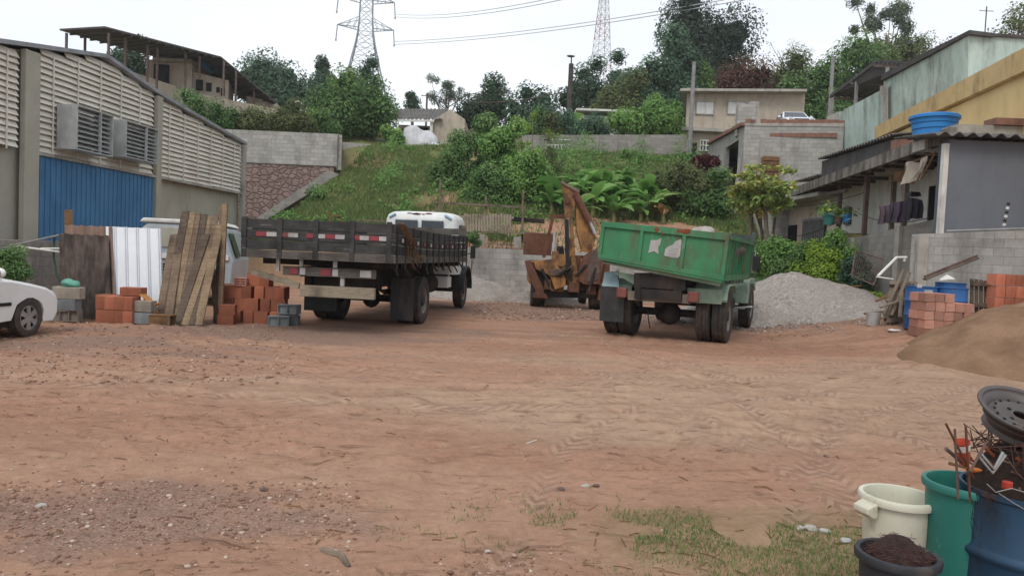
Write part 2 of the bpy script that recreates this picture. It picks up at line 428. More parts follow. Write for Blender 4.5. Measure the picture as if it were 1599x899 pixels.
def build_ground():
    ang = np.concatenate([np.linspace(-180, -42, 56)[:-1], np.linspace(-42, 42, 520), np.linspace(42, 180, 56)[1:-1]])
    a = np.radians(ang); rad = np.concatenate([[0.02, 0.5, 1.0, 1.5], np.geomspace(2.0, 60, 430), np.geomspace(61, 420, 60)])
    na, nr = len(a), len(rad)
    Rr, A = np.meshgrid(rad, a, indexing='ij'); X = Rr * np.sin(A); Y = Rr * np.cos(A)
    Z = ground_z(X, Y)
    V = np.stack([X.ravel(), Y.ravel(), Z.ravel()], 1)
    i = np.arange(nr - 1)[:, None]; j = np.arange(na)[None, :]; j2 = (j + 1) % na
    FC = np.stack([i * na + j, (i + 1) * na + j, (i + 1) * na + j2, i * na + j2], -1).reshape(-1, 4)[:, ::-1]
    x, y = V[:, 0].astype(float), V[:, 1].astype(float)
    n1 = fbm(x * 0.35, y * 0.5, 21, 5); n2 = fbm(x * 1.3, y * 2.2, 22, 5); n3 = fbm(x * .15, y * .8, 23, 4)
    grav = np.zeros_like(x)
    def spot(cx, cy, rx, ry, k=1.0):
        return k * np.exp(-(((x - cx) / rx) ** 2 + ((y - cy) / ry) ** 2))
    grav = spot(-6.3, 10.6, 3.6, 1.5) + spot(-4.4, 13.6, 3.2, 1.2, 1.2) + spot(-2.8, 4.6, 2.4, 0.75, .9) + spot(1.5, 21.5, 5, 3.2, 1.6) + spot(-3.2, 12.6, 2.5, .8, .8) + spot(8.2, 18.5, 3.4, 2.6, .9) + spot(9.8, 22, 2, 5, .9) + spot(-.6, 14.6, 1.6, .6, .7)
    grav = ss(0.34, 0.8, grav * 0.75 + (n2 - 0.5) * 1.1 + (n1 - .5) * .4) * (1 - ss(27, 28, y))
    sand = spot(3.6, 8.4, 4.6, 2.4, 1.15) + spot(.4, 7.6, 2.4, 1.1, .75) + spot(8.6, 10.4, 3.6, 2.6, 1.3) + spot(-3.6, 8.2, 2.6, 1.0, .7) + spot(.6, 11.3, 3.4, .8, .6)
    sand = ss(0.28, 1.02, sand + (n1 - 0.5) * 1.2 + (n3 - .5) * .9) * (1 - ss(27, 28, y))
    grass = spot(1.2, 4.75, 1.5, 0.55, 1.1) + spot(2.05, 4.2, 1.0, 0.8, 1.0) + spot(3.1, 5.3, .7, .4, .7) + spot(-9.2, 14.0, 2, .8, .9) + spot(8.6, 17.2, 1.1, .8, .7)
    grass = .3 * ss(0.45, 0.85, grass * 0.8 + (n2 - 0.5) * 1.0 + (fbm(x * 5, y * 5, 31, 3) - .5) * .5) * (1 - ss(27, 28, y))
    soilp = spot(4.5, 31.5, 5.5, 2.2, 1.3) + spot(-3.6, 36.5, 1.2, 5, .8) + spot(-2.2, 43, 1.6, 4, .8) + spot(-2.2, 32, 1.6, 1.5, .8) + spot(-8, 42, 2, 3, .8) + spot(0, 29.4, 9, .9, .9) + spot(9.5, 31, 2, 3, .8)
    hillg = ss(27.5, 29, y) * (1 - ss(0.35, 0.75, soilp + (n1 - .5) * .8)) 
    hillg = np.maximum(hillg, ss(7.2, 8.6, x) * ss(21.0, 24, y) * .9)
    red = np.clip(0.5 + (n1 - 0.5) * 1.6 + (n3 - .5) * 1.5 + spot(.2, 9.6, 3.2, 1.6, .35) + spot(1.5, 6.2, 3, .6, .35) + spot(4.5, 12.4, 5, 1.4, .4), 0, 1)
    wet_dark = ss(0.42, 0.62, fbm(x * .5, y * 2.6, 33, 5)) * (0.45 + 0.55 * ss(9, 16, y)) + 1.3 * ss(0.004, 0.02, -ruts(x, y))  # moist streaks; the rut bottoms are darker too
    wet_dark = np.clip(wet_dark + spot(3.6, 15, 2.2, 1.5, .8) + spot(-2.8, 15.6, 2.2, 1.2, .6), 0, 1) * (1 - ss(27, 28, y))  # plus a darker patch beneath each truck
    o = fastmesh('ground', V, FC, ground_mat(), smooth=True, attrs=dict(gravel=grav, sand=sand, grass=np.clip(grass + hillg, 0, 1), red=red, wet_dark=wet_dark))
    tag(o, kind='structure'); return o
def ground_mat():
    m, n, b = newmat('yard_dirt')
    def att(k):
        a = nd(n, 'ShaderNodeAttribute'); a.attribute_name = k; return a.outputs['Fac']
    v = coords(n, (1, 1, 1)); fine = noise_n(n, v, 14, 8, 0.75); mid = noise_n(n, v, 2.2, 8, 0.7)
    vs = coords(n, (1.2, 5.5, 1)); streak = noise_n(n, vs, 1.6, 8, 0.72)
    col = mixc(n, att('red'), lin('b09079'), lin('a97e68'))
    col = mixc(n, ramp(n, mid, 0.35, 0.7), col, lin('a07c67'))
    col = mixc(n, att('sand'), col, mixc(n, ramp(n, mid, .3, .7), lin('b3967d'), lin('9f8571')))
    w_ = nd(n, 'ShaderNodeMath', operation='MULTIPLY'); n.links.new(att('wet_dark'), w_.inputs[0]); w_.inputs[1].default_value = 0.42
    col = mixc(n, w_.outputs[0], col, lin('7f5c4a'))
    # dark crumbs along streaks
    k = nd(n, 'ShaderNodeMath', operation='MULTIPLY'); n.links.new(ramp(n, streak, 0.56, 0.68), k.inputs[0]); k.inputs[1].default_value = 0.62
    col = mixc(n, k.outputs[0], col, lin('5d4437'))
    # crisp crusts and clods of trodden mud, in patches, clod shade painted into colour
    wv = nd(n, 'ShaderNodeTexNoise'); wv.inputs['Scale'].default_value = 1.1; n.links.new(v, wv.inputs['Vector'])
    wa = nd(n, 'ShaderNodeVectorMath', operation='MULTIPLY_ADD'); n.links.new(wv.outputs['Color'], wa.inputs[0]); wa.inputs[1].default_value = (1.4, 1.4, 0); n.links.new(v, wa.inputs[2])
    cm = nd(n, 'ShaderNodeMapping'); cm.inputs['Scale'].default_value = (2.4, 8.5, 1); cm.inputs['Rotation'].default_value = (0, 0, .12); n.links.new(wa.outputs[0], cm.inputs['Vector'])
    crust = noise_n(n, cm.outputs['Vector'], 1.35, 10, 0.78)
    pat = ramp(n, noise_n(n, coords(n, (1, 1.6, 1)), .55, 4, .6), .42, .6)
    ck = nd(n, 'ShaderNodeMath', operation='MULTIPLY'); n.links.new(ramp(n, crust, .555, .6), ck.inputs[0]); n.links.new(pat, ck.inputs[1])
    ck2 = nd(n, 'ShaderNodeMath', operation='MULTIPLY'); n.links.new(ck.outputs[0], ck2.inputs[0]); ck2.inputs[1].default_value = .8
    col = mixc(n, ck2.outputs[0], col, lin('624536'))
    lk = nd(n, 'ShaderNodeMath', operation='MULTIPLY'); n.links.new(ramp(n, crust, .38, .46, (1, 1, 1, 1), (0, 0, 0, 1)), lk.inputs[0]); lk.inputs[1].default_value = .35
    col = mixc(n, lk.outputs[0], col, lin('b59a84'))
    vo = nd(n, 'ShaderNodeTexVoronoi'); vo.inputs['Scale'].default_value = 38; n.links.new(v, vo.inputs['Vector'])
    pebc = ramp(n, vo.outputs['Distance'], 0.1, 0.55, lin('b09c8f'), lin('806b5f'))
    sepr = nd(n, 'ShaderNodeSeparateColor'); n.links.new(vo.outputs['Color'], sepr.inputs[0])
    pebc = mixc(n, sepr.outputs[0], pebc, lin('90776a'))
    gk = nd(n, 'ShaderNodeMath', operation='MULTIPLY'); n.links.new(att('gravel'), gk.inputs[0]); gk.inputs[1].default_value = .72
    col = mixc(n, gk.outputs[0], col, pebc)
    # scattered small stones everywhere
    st = nd(n, 'ShaderNodeMath', operation='GREATER_THAN'); n.links.new(sepr.outputs[1], st.inputs[0]); st.inputs[1].default_value = 0.965
    st2 = nd(n, 'ShaderNodeMath', operation='LESS_THAN'); n.links.new(vo.outputs['Distance'], st2.inputs[0]); st2.inputs[1].default_value = 0.33
    st3 = nd(n, 'ShaderNodeMath', operation='MULTIPLY'); n.links.new(st.outputs[0], st3.inputs[0]); n.links.new(st2.outputs[0], st3.inputs[1])
    col = mixc(n, st3.outputs[0], col, lin('98806f'))
    # tyre treads pressed in long arcs: lugs across each band
    sepx = nd(n, 'ShaderNodeSeparateXYZ'); n.links.new(v, sepx.inputs[0])
    def mt(op, a, b=None, c=None):
        q = nd(n, 'ShaderNodeMath', operation=op)
        for i_, t_ in enumerate((a, b, c)):
            if t_ is None: continue
            if isinstance(t_, (int, float)): q.inputs[i_].default_value = t_
            else: n.links.new(t_, q.inputs[i_])
        return q.outputs[0]
    wob = mt('MULTIPLY_ADD', noise_n(n, v, .35, 3, .5), .9, -.45); brk = ramp(n, noise_n(n, v, .9, 5, .65), .42, .55)
    tread = None; band = None
    for (tx, ty, tr) in ((9, 3, 7.2), (9, 3, 9.1), (-3, 24, 16.5), (-3, 24, 14.6), (2, -8, 17.2), (2, -8, 19.1), (40, 6, 37.4), (40, 6, 35.5), (-22, 2, 24.6), (-22, 2, 26.4), (11, 22, 12.2)):
        dx, dy = mt('SUBTRACT', sepx.outputs[0], tx), mt('SUBTRACT', sepx.outputs[1], ty)
        rr = mt('SQRT', mt('ADD', mt('MULTIPLY', dx, dx), mt('MULTIPLY', dy, dy))); dd = mt('ADD', mt('SUBTRACT', rr, tr), wob); ad_ = mt('ABSOLUTE', dd)
        bm_ = mt('MULTIPLY', mt('SUBTRACT', 1, mt('SMOOTH_MIN', mt('MULTIPLY', ad_, 6.5), 1, .1)), 1.6); bm_ = mt('MINIMUM', mt('MAXIMUM', bm_, 0), 1)
        th_ = mt('ARCTAN2', dy, dx); lug = mt('SINE', mt('ADD', mt('MULTIPLY', th_, tr * 42), mt('MULTIPLY', ad_, 55)))
        t_ = mt('MULTIPLY', bm_, mt('GREATER_THAN', lug, .15))
        tread = t_ if tread is None else mt('MAXIMUM', tread, t_); band = bm_ if band is None else mt('MAXIMUM', band, bm_)
    tread = mt('MULTIPLY', tread, brk); band = mt('MULTIPLY', band, brk)
    col = mixc(n, mt('MULTIPLY', band, .3), col, lin('b79c88')); col = mixc(n, mt('MULTIPLY', tread, .42), col, lin('6f5040'))
    gcol = mixc(n, ramp(n, fine, .35, .65), lin('5c6a3a'), lin('7b6f4e'))
    gcol = mixc(n, ramp(n, mid, .4, .7), gcol, lin('4b5c30'))
    gf = nd(n, 'ShaderNodeMath', operation='MULTIPLY'); n.links.new(att('grass'), gf.inputs[0]); gf.inputs[1].default_value = 0.88
    col = mixc(n, gf.outputs[0], col, gcol)
    col = mixc(n, 0.5, col, mixc(n, 1.0, col, ramp(n, fine, .25, .75, (.6, .6, .6, 1), (1.35, 1.35, 1.35, 1)), 'MULTIPLY'))
    n.links.new(col, b.inputs['Base Color']); b.inputs['Roughness'].default_value = 0.95; b.inputs['Specular IOR Level'].default_value = 0.12
    ad = nd(n, 'ShaderNodeMath', operation='ADD'); n.links.new(fine, ad.inputs[0])
    dm = nd(n, 'ShaderNodeMath', operation='MULTIPLY'); n.links.new(vo.outputs['Distance'], dm.inputs[0]); n.links.new(att('gravel'), dm.inputs[1])
    sb = nd(n, 'ShaderNodeMath', operation='SUBTRACT'); n.links.new(ad.outputs[0], sb.inputs[0]); n.links.new(dm.outputs[0], sb.inputs[1])
    n.links.new(crust, ad.inputs[1]); bump(n, b, mt('SUBTRACT', sb.outputs[0], mt('MULTIPLY', tread, .5)), 0.7, 0.05)
    return m
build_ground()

# stones and crumbs scattered over the yard (uncountable)
def rocks(name, pts, sizes, mat, label, cat, tints):
    rng = np.random.default_rng(3)
    ico = bmesh.new(); bmesh.ops.create_icosphere(ico, subdivisions=1, radius=1)
    bv = np.array([v.co[:] for v in ico.verts]); bf = np.array([[v.index for v in f.verts] for f in ico.faces]); ico.free()
    n = len(pts); k = len(bv)
    s = sizes[:, None, None] * rng.uniform(0.55, 1.3, (n, 1, 3)) * np.array([1, 1, .6])
    P = bv[None] * s * rng.uniform(.75, 1.2, (n, k, 1)); th = rng.uniform(0, 2 * PI, n); c, sn = np.cos(th)[:, None], np.sin(th)[:, None]
    X = P[..., 0] * c - P[..., 1] * sn; Yv = P[..., 0] * sn + P[..., 1] * c
    V = np.stack([X, Yv, P[..., 2]], -1) + pts[:, None]
    FC = (bf[None] + (np.arange(n) * k)[:, None, None]).reshape(-1, 3)
    o = fastmesh(name, V.reshape(-1, 3), FC, mat, tint=np.repeat(tints, k)); tag(o, label, cat, kind='stuff'); return o
def pebbles():
    rng = np.random.default_rng(11)
    P = []; Sz = []
    def sc(n, px0, px1, py0, py1, s0, s1, keep=None):
        m = 0
        while m < n:
            px = rng.uniform(px0, px1); py = rng.uniform(py0, py1)
            p = on(px, py, -0.1 if py > 650 else 0.0)
            if keep and keep(p.x, p.y) < rng.uniform(): continue
            P.append((p.x, p.y)); Sz.append(rng.uniform(s0, s1) * (rng.uniform() ** 1.5 + .25)); m += 1
    sc(1900, -60, 560, 740, 925, .006, .02, lambda x, y: np.exp(-((y - (4.9 + .13 * (x + 2.8))) / .75) ** 2))
    sc(900, -60, 560, 560, 800, .005, .014)
    sc(600, 0, 1500, 530, 899, .004, .012)
    sc(500, 680, 900, 830, 920, .006, .018, lambda x, y: np.exp(-((x - .0) ** 2 + (y - 3.7) ** 2) / .3))
    sc(1600, 0, 460, 500, 600, .012, .03); sc(1500, 740, 1000, 470, 500, .015, .05)
    sc(1600, 1180, 1420, 470, 530, .012, .035)
    P = np.array(P); Sz = np.array(Sz); z = ground_z(P[:, 0], P[:, 1]) + Sz * .15
    rocks('loose_stones', np.column_stack([P, z]), Sz, leafm('stone_bits', '6f5446', '91715f', 'b8a596', .95, 0), 'small stones and crumbs scattered over the dirt yard', 'stones', rng.uniform(0, 1, len(P)))
pebbles()

# ---- material heaps
def heap(name, label, cx, cy, rx, ry, hgt, mat, seed, sharp=1.0, tilt=0.0, n=90):
    """heap of loose material, its foot sinks into the ground"""
    g = np.linspace(-1.15, 1.15, n); U, Vv = np.meshgrid(g, g, indexing='ij')
    rr = np.hypot(U, Vv); th = np.arctan2(Vv, U)
    rr2 = rr * (1 + 0.28 * (fbm(np.cos(th) * 1.5 + 3, np.sin(th) * 1.5 + 3, seed, 3) - .5))
    prof = np.clip(1 - rr2, 0, 1) ** sharp
    X = cx + U * rx; Y = cy + Vv * ry
    base = smooth_h(X, Y)
    Z = base - .12 + hgt * prof * (1 + .5 * (fbm(X * .9, Y * .9, seed + 2, 4) - .5)) + ss(.02, .2, prof) * (.22 * (fbm(X * 1.8, Y * 1.8, seed + 7, 4) - .5) + .09 * (fbm(X * 6, Y * 6, seed + 3, 3) - .5)) + .1 * ss(0, .12, prof)
    V = np.stack([X.ravel(), Y.ravel(), Z.ravel()], 1)
    i = np.arange(n - 1)[:, None]; j = np.arange(n - 1)[None]
    FC = np.stack([i * n + j, (i + 1) * n + j, (i + 1) * n + j + 1, i * n + j + 1], -1).reshape(-1, 4)
    keep = (rr.ravel()[FC].min(1) < 1.12); FC = FC[keep]
    V[:, 0] -= cx; V[:, 1] -= cy; zb = gz(cx, cy); V[:, 2] -= zb
    o = fastmesh(name, V, FC, mat, smooth=True, loc=(cx, cy, zb)); return tag(o, label, 'heap')
def granular(name, c1, c2, c3, sc, bs=.6, d=.03):
    m, n, b = newmat(name); v = coords(n, (1, 1, 1))
    vo = nd(n, 'ShaderNodeTexVoronoi'); vo.inputs['Scale'].default_value = sc; n.links.new(v, vo.inputs['Vector'])
    sp = nd(n, 'ShaderNodeSeparateColor'); n.links.new(vo.outputs['Color'], sp.inputs[0])
    col = mixc(n, sp.outputs[0], lin(c1), lin(c2)); f = noise_n(n, v, 1.3, 6, .7)
    col = mixc(n, ramp(n, f, .4, .7), col, lin(c3)); n.links.new(col, b.inputs['Base Color']); b.inputs['Roughness'].default_value = .95
    b.inputs['Specular IOR Level'].default_value = .1
    iv = nd(n, 'ShaderNodeMath', operation='SUBTRACT'); iv.inputs[0].default_value = 1; n.links.new(vo.outputs['Distance'], iv.inputs[1])
    bump(n, b, iv.outputs[0], bs, d); return m
GR = granular('crushed_stone', 'a39b94', '7b746d', '8b827a', 22)
SD = granular('damp_sand', '8b705a', '7e644f', '6b5340', 60, .3, .01)
def spill(cx, cy, rx, ry, n, s0, s1, lab, tint_lo, seed):
    rg_ = np.random.default_rng(seed); t = rg_.uniform(0, 2 * PI, n); r = 1 + .35 * np.abs(rg_.normal(0, 1, n)) - .15; x = cx + rx * r * np.cos(t); y = cy + ry * r * np.sin(t); sz = rg_.uniform(s0, s1, n)
    rocks('spilled_gravel', np.column_stack([x, y, ground_z(x, y) + sz * .2]), sz, leafm('spill_' + str(seed), '6f6861', '98908a', 'b5aea8', .95, 0), lab, 'gravel', rg_.uniform(0, 1, n))
spill(7.6, 20.6, 2.9, 2.6, 900, .02, .06, 'stones rolled to the foot of the grey gravel heap', 0, 5)
heap('gravel_heap', 'tall grey gravel heap behind the green dump truck', 7.6, 21.0, 3.4, 2.9, 1.05, GR, 3, .9)
heap('gravel_heap', 'low grey gravel heap spreading in front of the taller one on the right', 8.6, 18.9, 2.0, 1.7, .32, GR, 4, .7)
heap('gravel_heap', 'pale gravel heap by the low block wall between the two trucks', -1.5, 25.6, 2.3, 1.6, .85, GR, 5, .9)
heap('gravel_heap', 'small pale gravel heap just left of the orange backhoe', .8, 25.6, 2.0, 1.4, .45, GR, 6, .8)
heap('sand_heap', 'big brown sand heap at the right edge of the yard', 11.6, 12.4, 4.75, 3.1, 1.8, SD, 8, .95, n=130)
# ================================================================ MATERIALS FOR THE SETTING
M_CONC = pm('concrete', 'aaa59c', '959088', 2.5, .9, .3, '4d4942', .6)
M_BLOCK = blocks('grey_block_wall', 'a9a6a0', '97948e', '8d8983', dirt='5a564f', damt=.7, ms=.007)
M_BLOCKD = blocks('dark_grey_block_wall', '95918a', '84807a', '7d7972', dirt='4b4842', damt=.75, ms=.007)
def stone_mat():
    m, n, b = newmat('pinkish_stone_wall'); v = coords(n, (1, 1, 1.25), 'Object')
    nz = nd(n, 'ShaderNodeTexNoise'); nz.inputs['Scale'].default_value = 1.5; n.links.new(v, nz.inputs['Vector'])
    va = nd(n, 'ShaderNodeVectorMath', operation='MULTIPLY_ADD'); n.links.new(nz.outputs['Color'], va.inputs[0]); va.inputs[1].default_value = (.3, .3, .3); n.links.new(v, va.inputs[2])
    e = nd(n, 'ShaderNodeTexVoronoi', feature='DISTANCE_TO_EDGE'); c = nd(n, 'ShaderNodeTexVoronoi')
    for q in (e, c): q.inputs['Scale'].default_value = 3.2; n.links.new(va.outputs[0], q.inputs['Vector'])
    sp = nd(n, 'ShaderNodeSeparateColor'); n.links.new(c.outputs['Color'], sp.inputs[0])
    col = mixc(n, sp.outputs[0], lin('937c76'), lin('786660')); f = noise_n(n, v, 4, 6, .7)
    col = mixc(n, ramp(n, f, .4, .75), col, lin('7a6a62'))
    col = mixc(n, ramp(n, e.outputs['Distance'], .0, .045), lin('5b4840'), col)
    n.links.new(col, b.inputs['Base Color']); b.inputs['Roughness'].default_value = .95; b.inputs['Specular IOR Level'].default_value = .1
    bump(n, b, ramp(n, e.outputs['Distance'], 0, .15), .9, .05); return m
M_STONE = stone_mat()
M_LOUV = pm('cream_louvre_metal', 'dad5c9', 'ccc6b8', 1.2, .6, .05, '8b6240', .55, (.5, .35, .35), .55, .8)
M_OLIVE = pm('olive_render', 'a5a395', '989687', .8, .85, .12, '6f6d5d', .45)
M_BLUED = pm('blue_painted_sheet', '4a7aa2', '457297', .7, .55, .03, '2f567c', .6, (.6, .6, .3))
M_ZINC = pm('zinc_trim', '989ca1', '868a8f', 2, .5, .05, '6b4a3a', .5, metal=.3)
M_GALV = pm('galvanised_duct', 'b9bcbb', 'a2a6a5', 3, .45, .05, '6b6f6e', .4, metal=.3)
M_WHITEP = pm('chalky_white_paint', 'd9d8d2', 'c7c5be', 2, .8, .1, '77716a', .5)
M_BEIGEW = pm('beige_render', 'b3a899', 'a49989', 1.2, .9, .15, '6f665e', .5)
M_DARKR = pm('dark_roof_sheet', '54504f', '454241', 1.5, .8, .1, '2f2b2a', .5)
M_FIBRE = pm('fibre_cement_roof', '6c6965', '55524f', 1.6, .9, .2, '32302e', .6)
M_DARK = pm('dark_interior', '1c1b1b', '151414', 3, .95, .0)
M_STEEL = pm('rusty_steel', '6b5850', '4b3d38', 5, .7, .2, '3a2c26', .6)
M_MINT = pm('mint_render', 'b9c9c0', 'abbcb2', .7, .9, .1, '6c6f66', .85, (.6, .6, .2), .46, .68)
M_YEL = pm('yellow_render', 'e6cb94', 'dcc088', .8, .85, .1, 'b89c6a', .4)
M_OCHRE = pm('ochre_trim', 'd2b684', 'c2a674', 1.5, .85, .1, '6f5d42', .6)
M_TEALW = pm('teal_render', '4f8f8a', '46827d', 1, .85, .1, '36605c', .5)
M_SLATE = pm('slate_grey_render', '6d7178', '666a71', .7, .85, .08, '5a5e65', .4)
M_PINKW = pm('pale_pink_render', 'd6c3b8', 'c8b5aa', 1.2, .88, .1, '857971', .5)
M_WHITEW = pm('dirty_white_render', 'e0ddd8', 'd2cfca', 1.2, .9, .15, '8b877f', .55)
M_BRICKO = pm('bare_brick_orange', '8f6858', '78584c', 5, .9, .3, '544a44', .9)
M_WOODG = wood('grey_timber', '8a7c6c', '5d5146')
M_WOODB = wood('brown_timber', '8c6c4b', '573f2c')
M_GLASS = glassm('dim_window_glass')
splatter(M_MINT, '8d9187', .54, .75, 1.2, (1, 1, .5), .8); splatter(M_YEL, 'b59560', .56, .72, 1.6, (1, 1, .4), .5); splatter(M_BLUED, '7d93a3', .6, .68, 3, (1, 1, .3), .4); splatter(M_SLATE, '7f838a', .55, .75, 1.5, (1, 1, .4), .5); splatter(M_BLOCK, 'b9b6b0', .6, .66, 2.2, (1, 1, 1), .35); splatter(M_LOUV, '8c8577', .6, .75, 3, (.3, .3, 1), .4)
M_SHUT = pm('white_shutter', 'c6c6c4', 'b6b6b4', 4, .6, .05)
M_BARS = pm('grey_metal_bars', '8f8f8d', '7b7b79', 4, .6, .05, '5a4d44', .4)

def wall_between(mb, a, b, z0, z1a, z1b, t=0.15, z0b=None):
    """upright wall from point a to b (x,y), top height may differ at the two ends"""
    a = Vector((a[0], a[1], 0)); b = Vector((b[0], b[1], 0)); d = (b - a).normalized(); n = Vector((-d.y, d.x, 0)) * t
    z0b = z0 if z0b is None else z0b
    P = [(a.x, a.y, z0), (b.x, b.y, z0b), (b.x + n.x, b.y + n.y, z0b), (a.x + n.x, a.y + n.y, z0),
         (a.x, a.y, z1a), (b.x, b.y, z1b), (b.x + n.x, b.y + n.y, z1b), (a.x + n.x, a.y + n.y, z1a)]
    return mb.hexa(P)
def corr_sheet(mb, o, du, dv, length, width, pitch=0.18, amp=0.025, t=0.012, seg=6):
    """corrugated sheet: ridges run along du (length), waves across dv (width)"""
    o = Vector(o); du = Vector(du).normalized(); dv = Vector(dv).normalized(); n = du.cross(dv).normalized()
    k = max(2, int(width / pitch * seg)); P = []
    for s in (0, 1):
        for i in range(k + 1):
            a = i / k * width; h = amp * math.sin(2 * PI * a / pitch) + s * t
            for l in (0, length): P.append(o + dv * a + n * h + du * l)
    m = 2 * (k + 1); Fc = []
    for i in range(k):
        Fc.append((2 * i, 2 * i + 2, 2 * i + 3, 2 * i + 1)); Fc.append((m + 2 * i, m + 2 * i + 1, m + 2 * i + 3, m + 2 * i + 2))
        Fc.append((2 * i, m + 2 * i, m + 2 * i + 2, 2 * i + 2)); Fc.append((2 * i + 1, 2 * i + 3, m + 2 * i + 3, m + 2 * i + 1))
    Fc.append((0, 1, m + 1, m)); Fc.append((2 * k, m + 2 * k, m + 2 * k + 1, 2 * k + 1))
    return mb.add(P, Fc, True)

# ---------------------------------------------------------------- WAREHOUSE
wh = thing('warehouse', 'cream louvred warehouse with blue metal door at the left edge', 'warehouse', (-13.0, 20, 0))
WX = lambda y: -13.07 + .069 * y
ROOFP = [(9.0, 4.4), (18.1, 6.05), (20.9, 6.55), (23.7, 6.1), (30.0, 5.5)]
def roofz(y): return float(np.interp(y, [p[0] for p in ROOFP], [p[1] for p in ROOFP]))
def whbox(mb, y0, y1, out0, out1, z0, z1):
    P = []
    for z in (z0, z1):
        for (y, o) in ((y0, out0), (y1, out0), (y1, out1), (y0, out1)): P.append((WX(y) + o, y, z))
    return mb.hexa(P)
mb = MB(root=wh)
for (y0, y1) in ((9, 18.1), (18.1, 20.9), (20.9, 23.7), (23.7, 30)):      # solid body under the gable
    P = [(WX(y0) - .12, y0, 0), (WX(y1) - .12, y1, 0), (WX(y1) - 14, y1, 0), (WX(y0) - 14, y0, 0),
         (WX(y0) - .12, y0, roofz(y0) - .1), (WX(y1) - .12, y1, roofz(y1) - .1), (WX(y1) - 14, y1, roofz(y1) - .1), (WX(y0) - 14, y0, roofz(y0) - .1)]
    mb.hexa(P)
mb.build('wall', M_OLIVE, wh)
def louvres(y0, y1, name='louvre_panel'):
    mb = MB(root=wh); z = 3.58
    while z < 6.6:
        ys = [y for y in np.arange(y0, y1 + .01, .1) if roofz(y) > z + .16]
        if len(ys) > 2:
            a, b = ys[0], ys[-1]; j = random.uniform(-.008, .008)
            k = max(1, int((b - a) / 1.1)); seq = [a + (b - a) * i / k for i in range(k + 1)]
            for u, v in zip(seq[:-1], seq[1:]):
                w1, w2 = random.uniform(-.012, .012), random.uniform(-.012, .012)
                P = []
                for (y, w_) in ((u, w1), (v, w2)):
                    x = WX(y)
                    P += [(x - .05, y, z + .175 + j + w_), (x + .05, y, z + j + w_), (x + .06, y, z + .01 + j + w_), (x - .04, y, z + .185 + j + w_)]
                mb.add(P, [(0, 1, 2, 3), (7, 6, 5, 4), (0, 4, 5, 1), (1, 5, 6, 2), (2, 6, 7, 3), (3, 7, 4, 0)])
        z += .148
    y = y0 + .5
    while y < y1 - .2:
        whbox(mb, y, y + .03, .055, .075, 3.5, roofz(y) - .15); y += .95
    return mb.build(name, M_LOUV, wh)
louvres(9.2, 17.75); louvres(18.35, 23.5); louvres(23.85, 29.8)
for (y, wd, zt) in ((17.8, .5, 0), (23.52, .3, 0), (29.8, .25, 0)):
    mb = MB(root=wh); whbox(mb, y, y + wd, .0, .14, 0, roofz(y) - .08); mb.build('column', M_OLIVE if wd > .28 else M_CONC, wh, .015)
mb = MB(root=wh)
for (a, b) in zip(ROOFP[:-1], ROOFP[1:]):
    P = []
    for (y, z) in (a, b):
        P += [(WX(y) + .17, y, z - .03), (WX(y) - 14.2, y, z - .03), (WX(y) - 14.2, y, z + .07), (WX(y) + .17, y, z + .07)]
    mb.add(P, [(0, 1, 2, 3), (7, 6, 5, 4), (0, 4, 5, 1), (1, 5, 6, 2), (2, 6, 7, 3), (3, 7, 4, 0)])
mb.build('roof', M_ZINC, wh)
mb = MB(root=wh); y = 18.35
while y < 23.5:
    whbox(mb, y, min(y + .2, 23.5), .0, .05, .02, 3.48); whbox(mb, y + .06, y + .11, .05, .075, .02, 3.48); y += .2
mb.build('door', M_BLUED, wh)
mb = MB(root=wh); whbox(mb, 18.32, 29.8, .0, .12, 3.49, 3.56); mb.build('door_lintel', M_CONC, wh)
for (y0, y1, z0, z1) in ((18.95, 20.45, 3.74, 4.86), (21.05, 22.7, 3.83, 4.86)):
    mb = MB(root=wh)
    whbox(mb, y0, y1, .1, .62, z0, z0 + .03); whbox(mb, y0, y1, .1, .62, z1 - .03, z1)
    whbox(mb, y0, y0 + .03, .1, .62, z0 + .03, z1 - .03); whbox(mb, y1 - .03, y1, .1, .62, z0 + .03, z1 - .03)
    whbox(mb, (y0 + y1) / 2 + .2, (y0 + y1) / 2 + .24, .56, .62, z0 + .03, z1 - .03)
    v = mb.build('vent_box', M_GALV, wh); mb = MB(root=wh)
    for k in range(8):
        z = z0 + .08 + k * (z1 - z0 - .1) / 8; P = []
        for y in (y0 + .03, y1 - .03):
            P += [(WX(y) + .38, y, z + .13), (WX(y) + .56, y, z), (WX(y) + .57, y, z + .01), (WX(y) + .39, y, z + .14)]
        mb.add(P, [(0, 1, 2, 3), (7, 6, 5, 4), (0, 4, 5, 1), (1, 5, 6, 2), (2, 6, 7, 3), (3, 7, 4, 0)])
    mb.build('vent_slats', M_GALV, v)
# small louvred window low on the wall near the corner
mb = MB(root=wh); whbox(mb, 26.2, 27.7, .0, .03, 1.95, 2.4); mb.build('window', M_GLASS, wh)

# ---------------------------------------------------------------- LOW WALL BY THE CAR
a = at(-90, 372, 13.3); b = at(112, 371, 16.6)
mb = MB(); wall_between(mb, a, b, -.3, 1.42, 1.42, .16)
solo(mb, 'boundary_wall', M_BLOCKD, 'low dark concrete wall behind the white car', 'wall', bevel=.01)

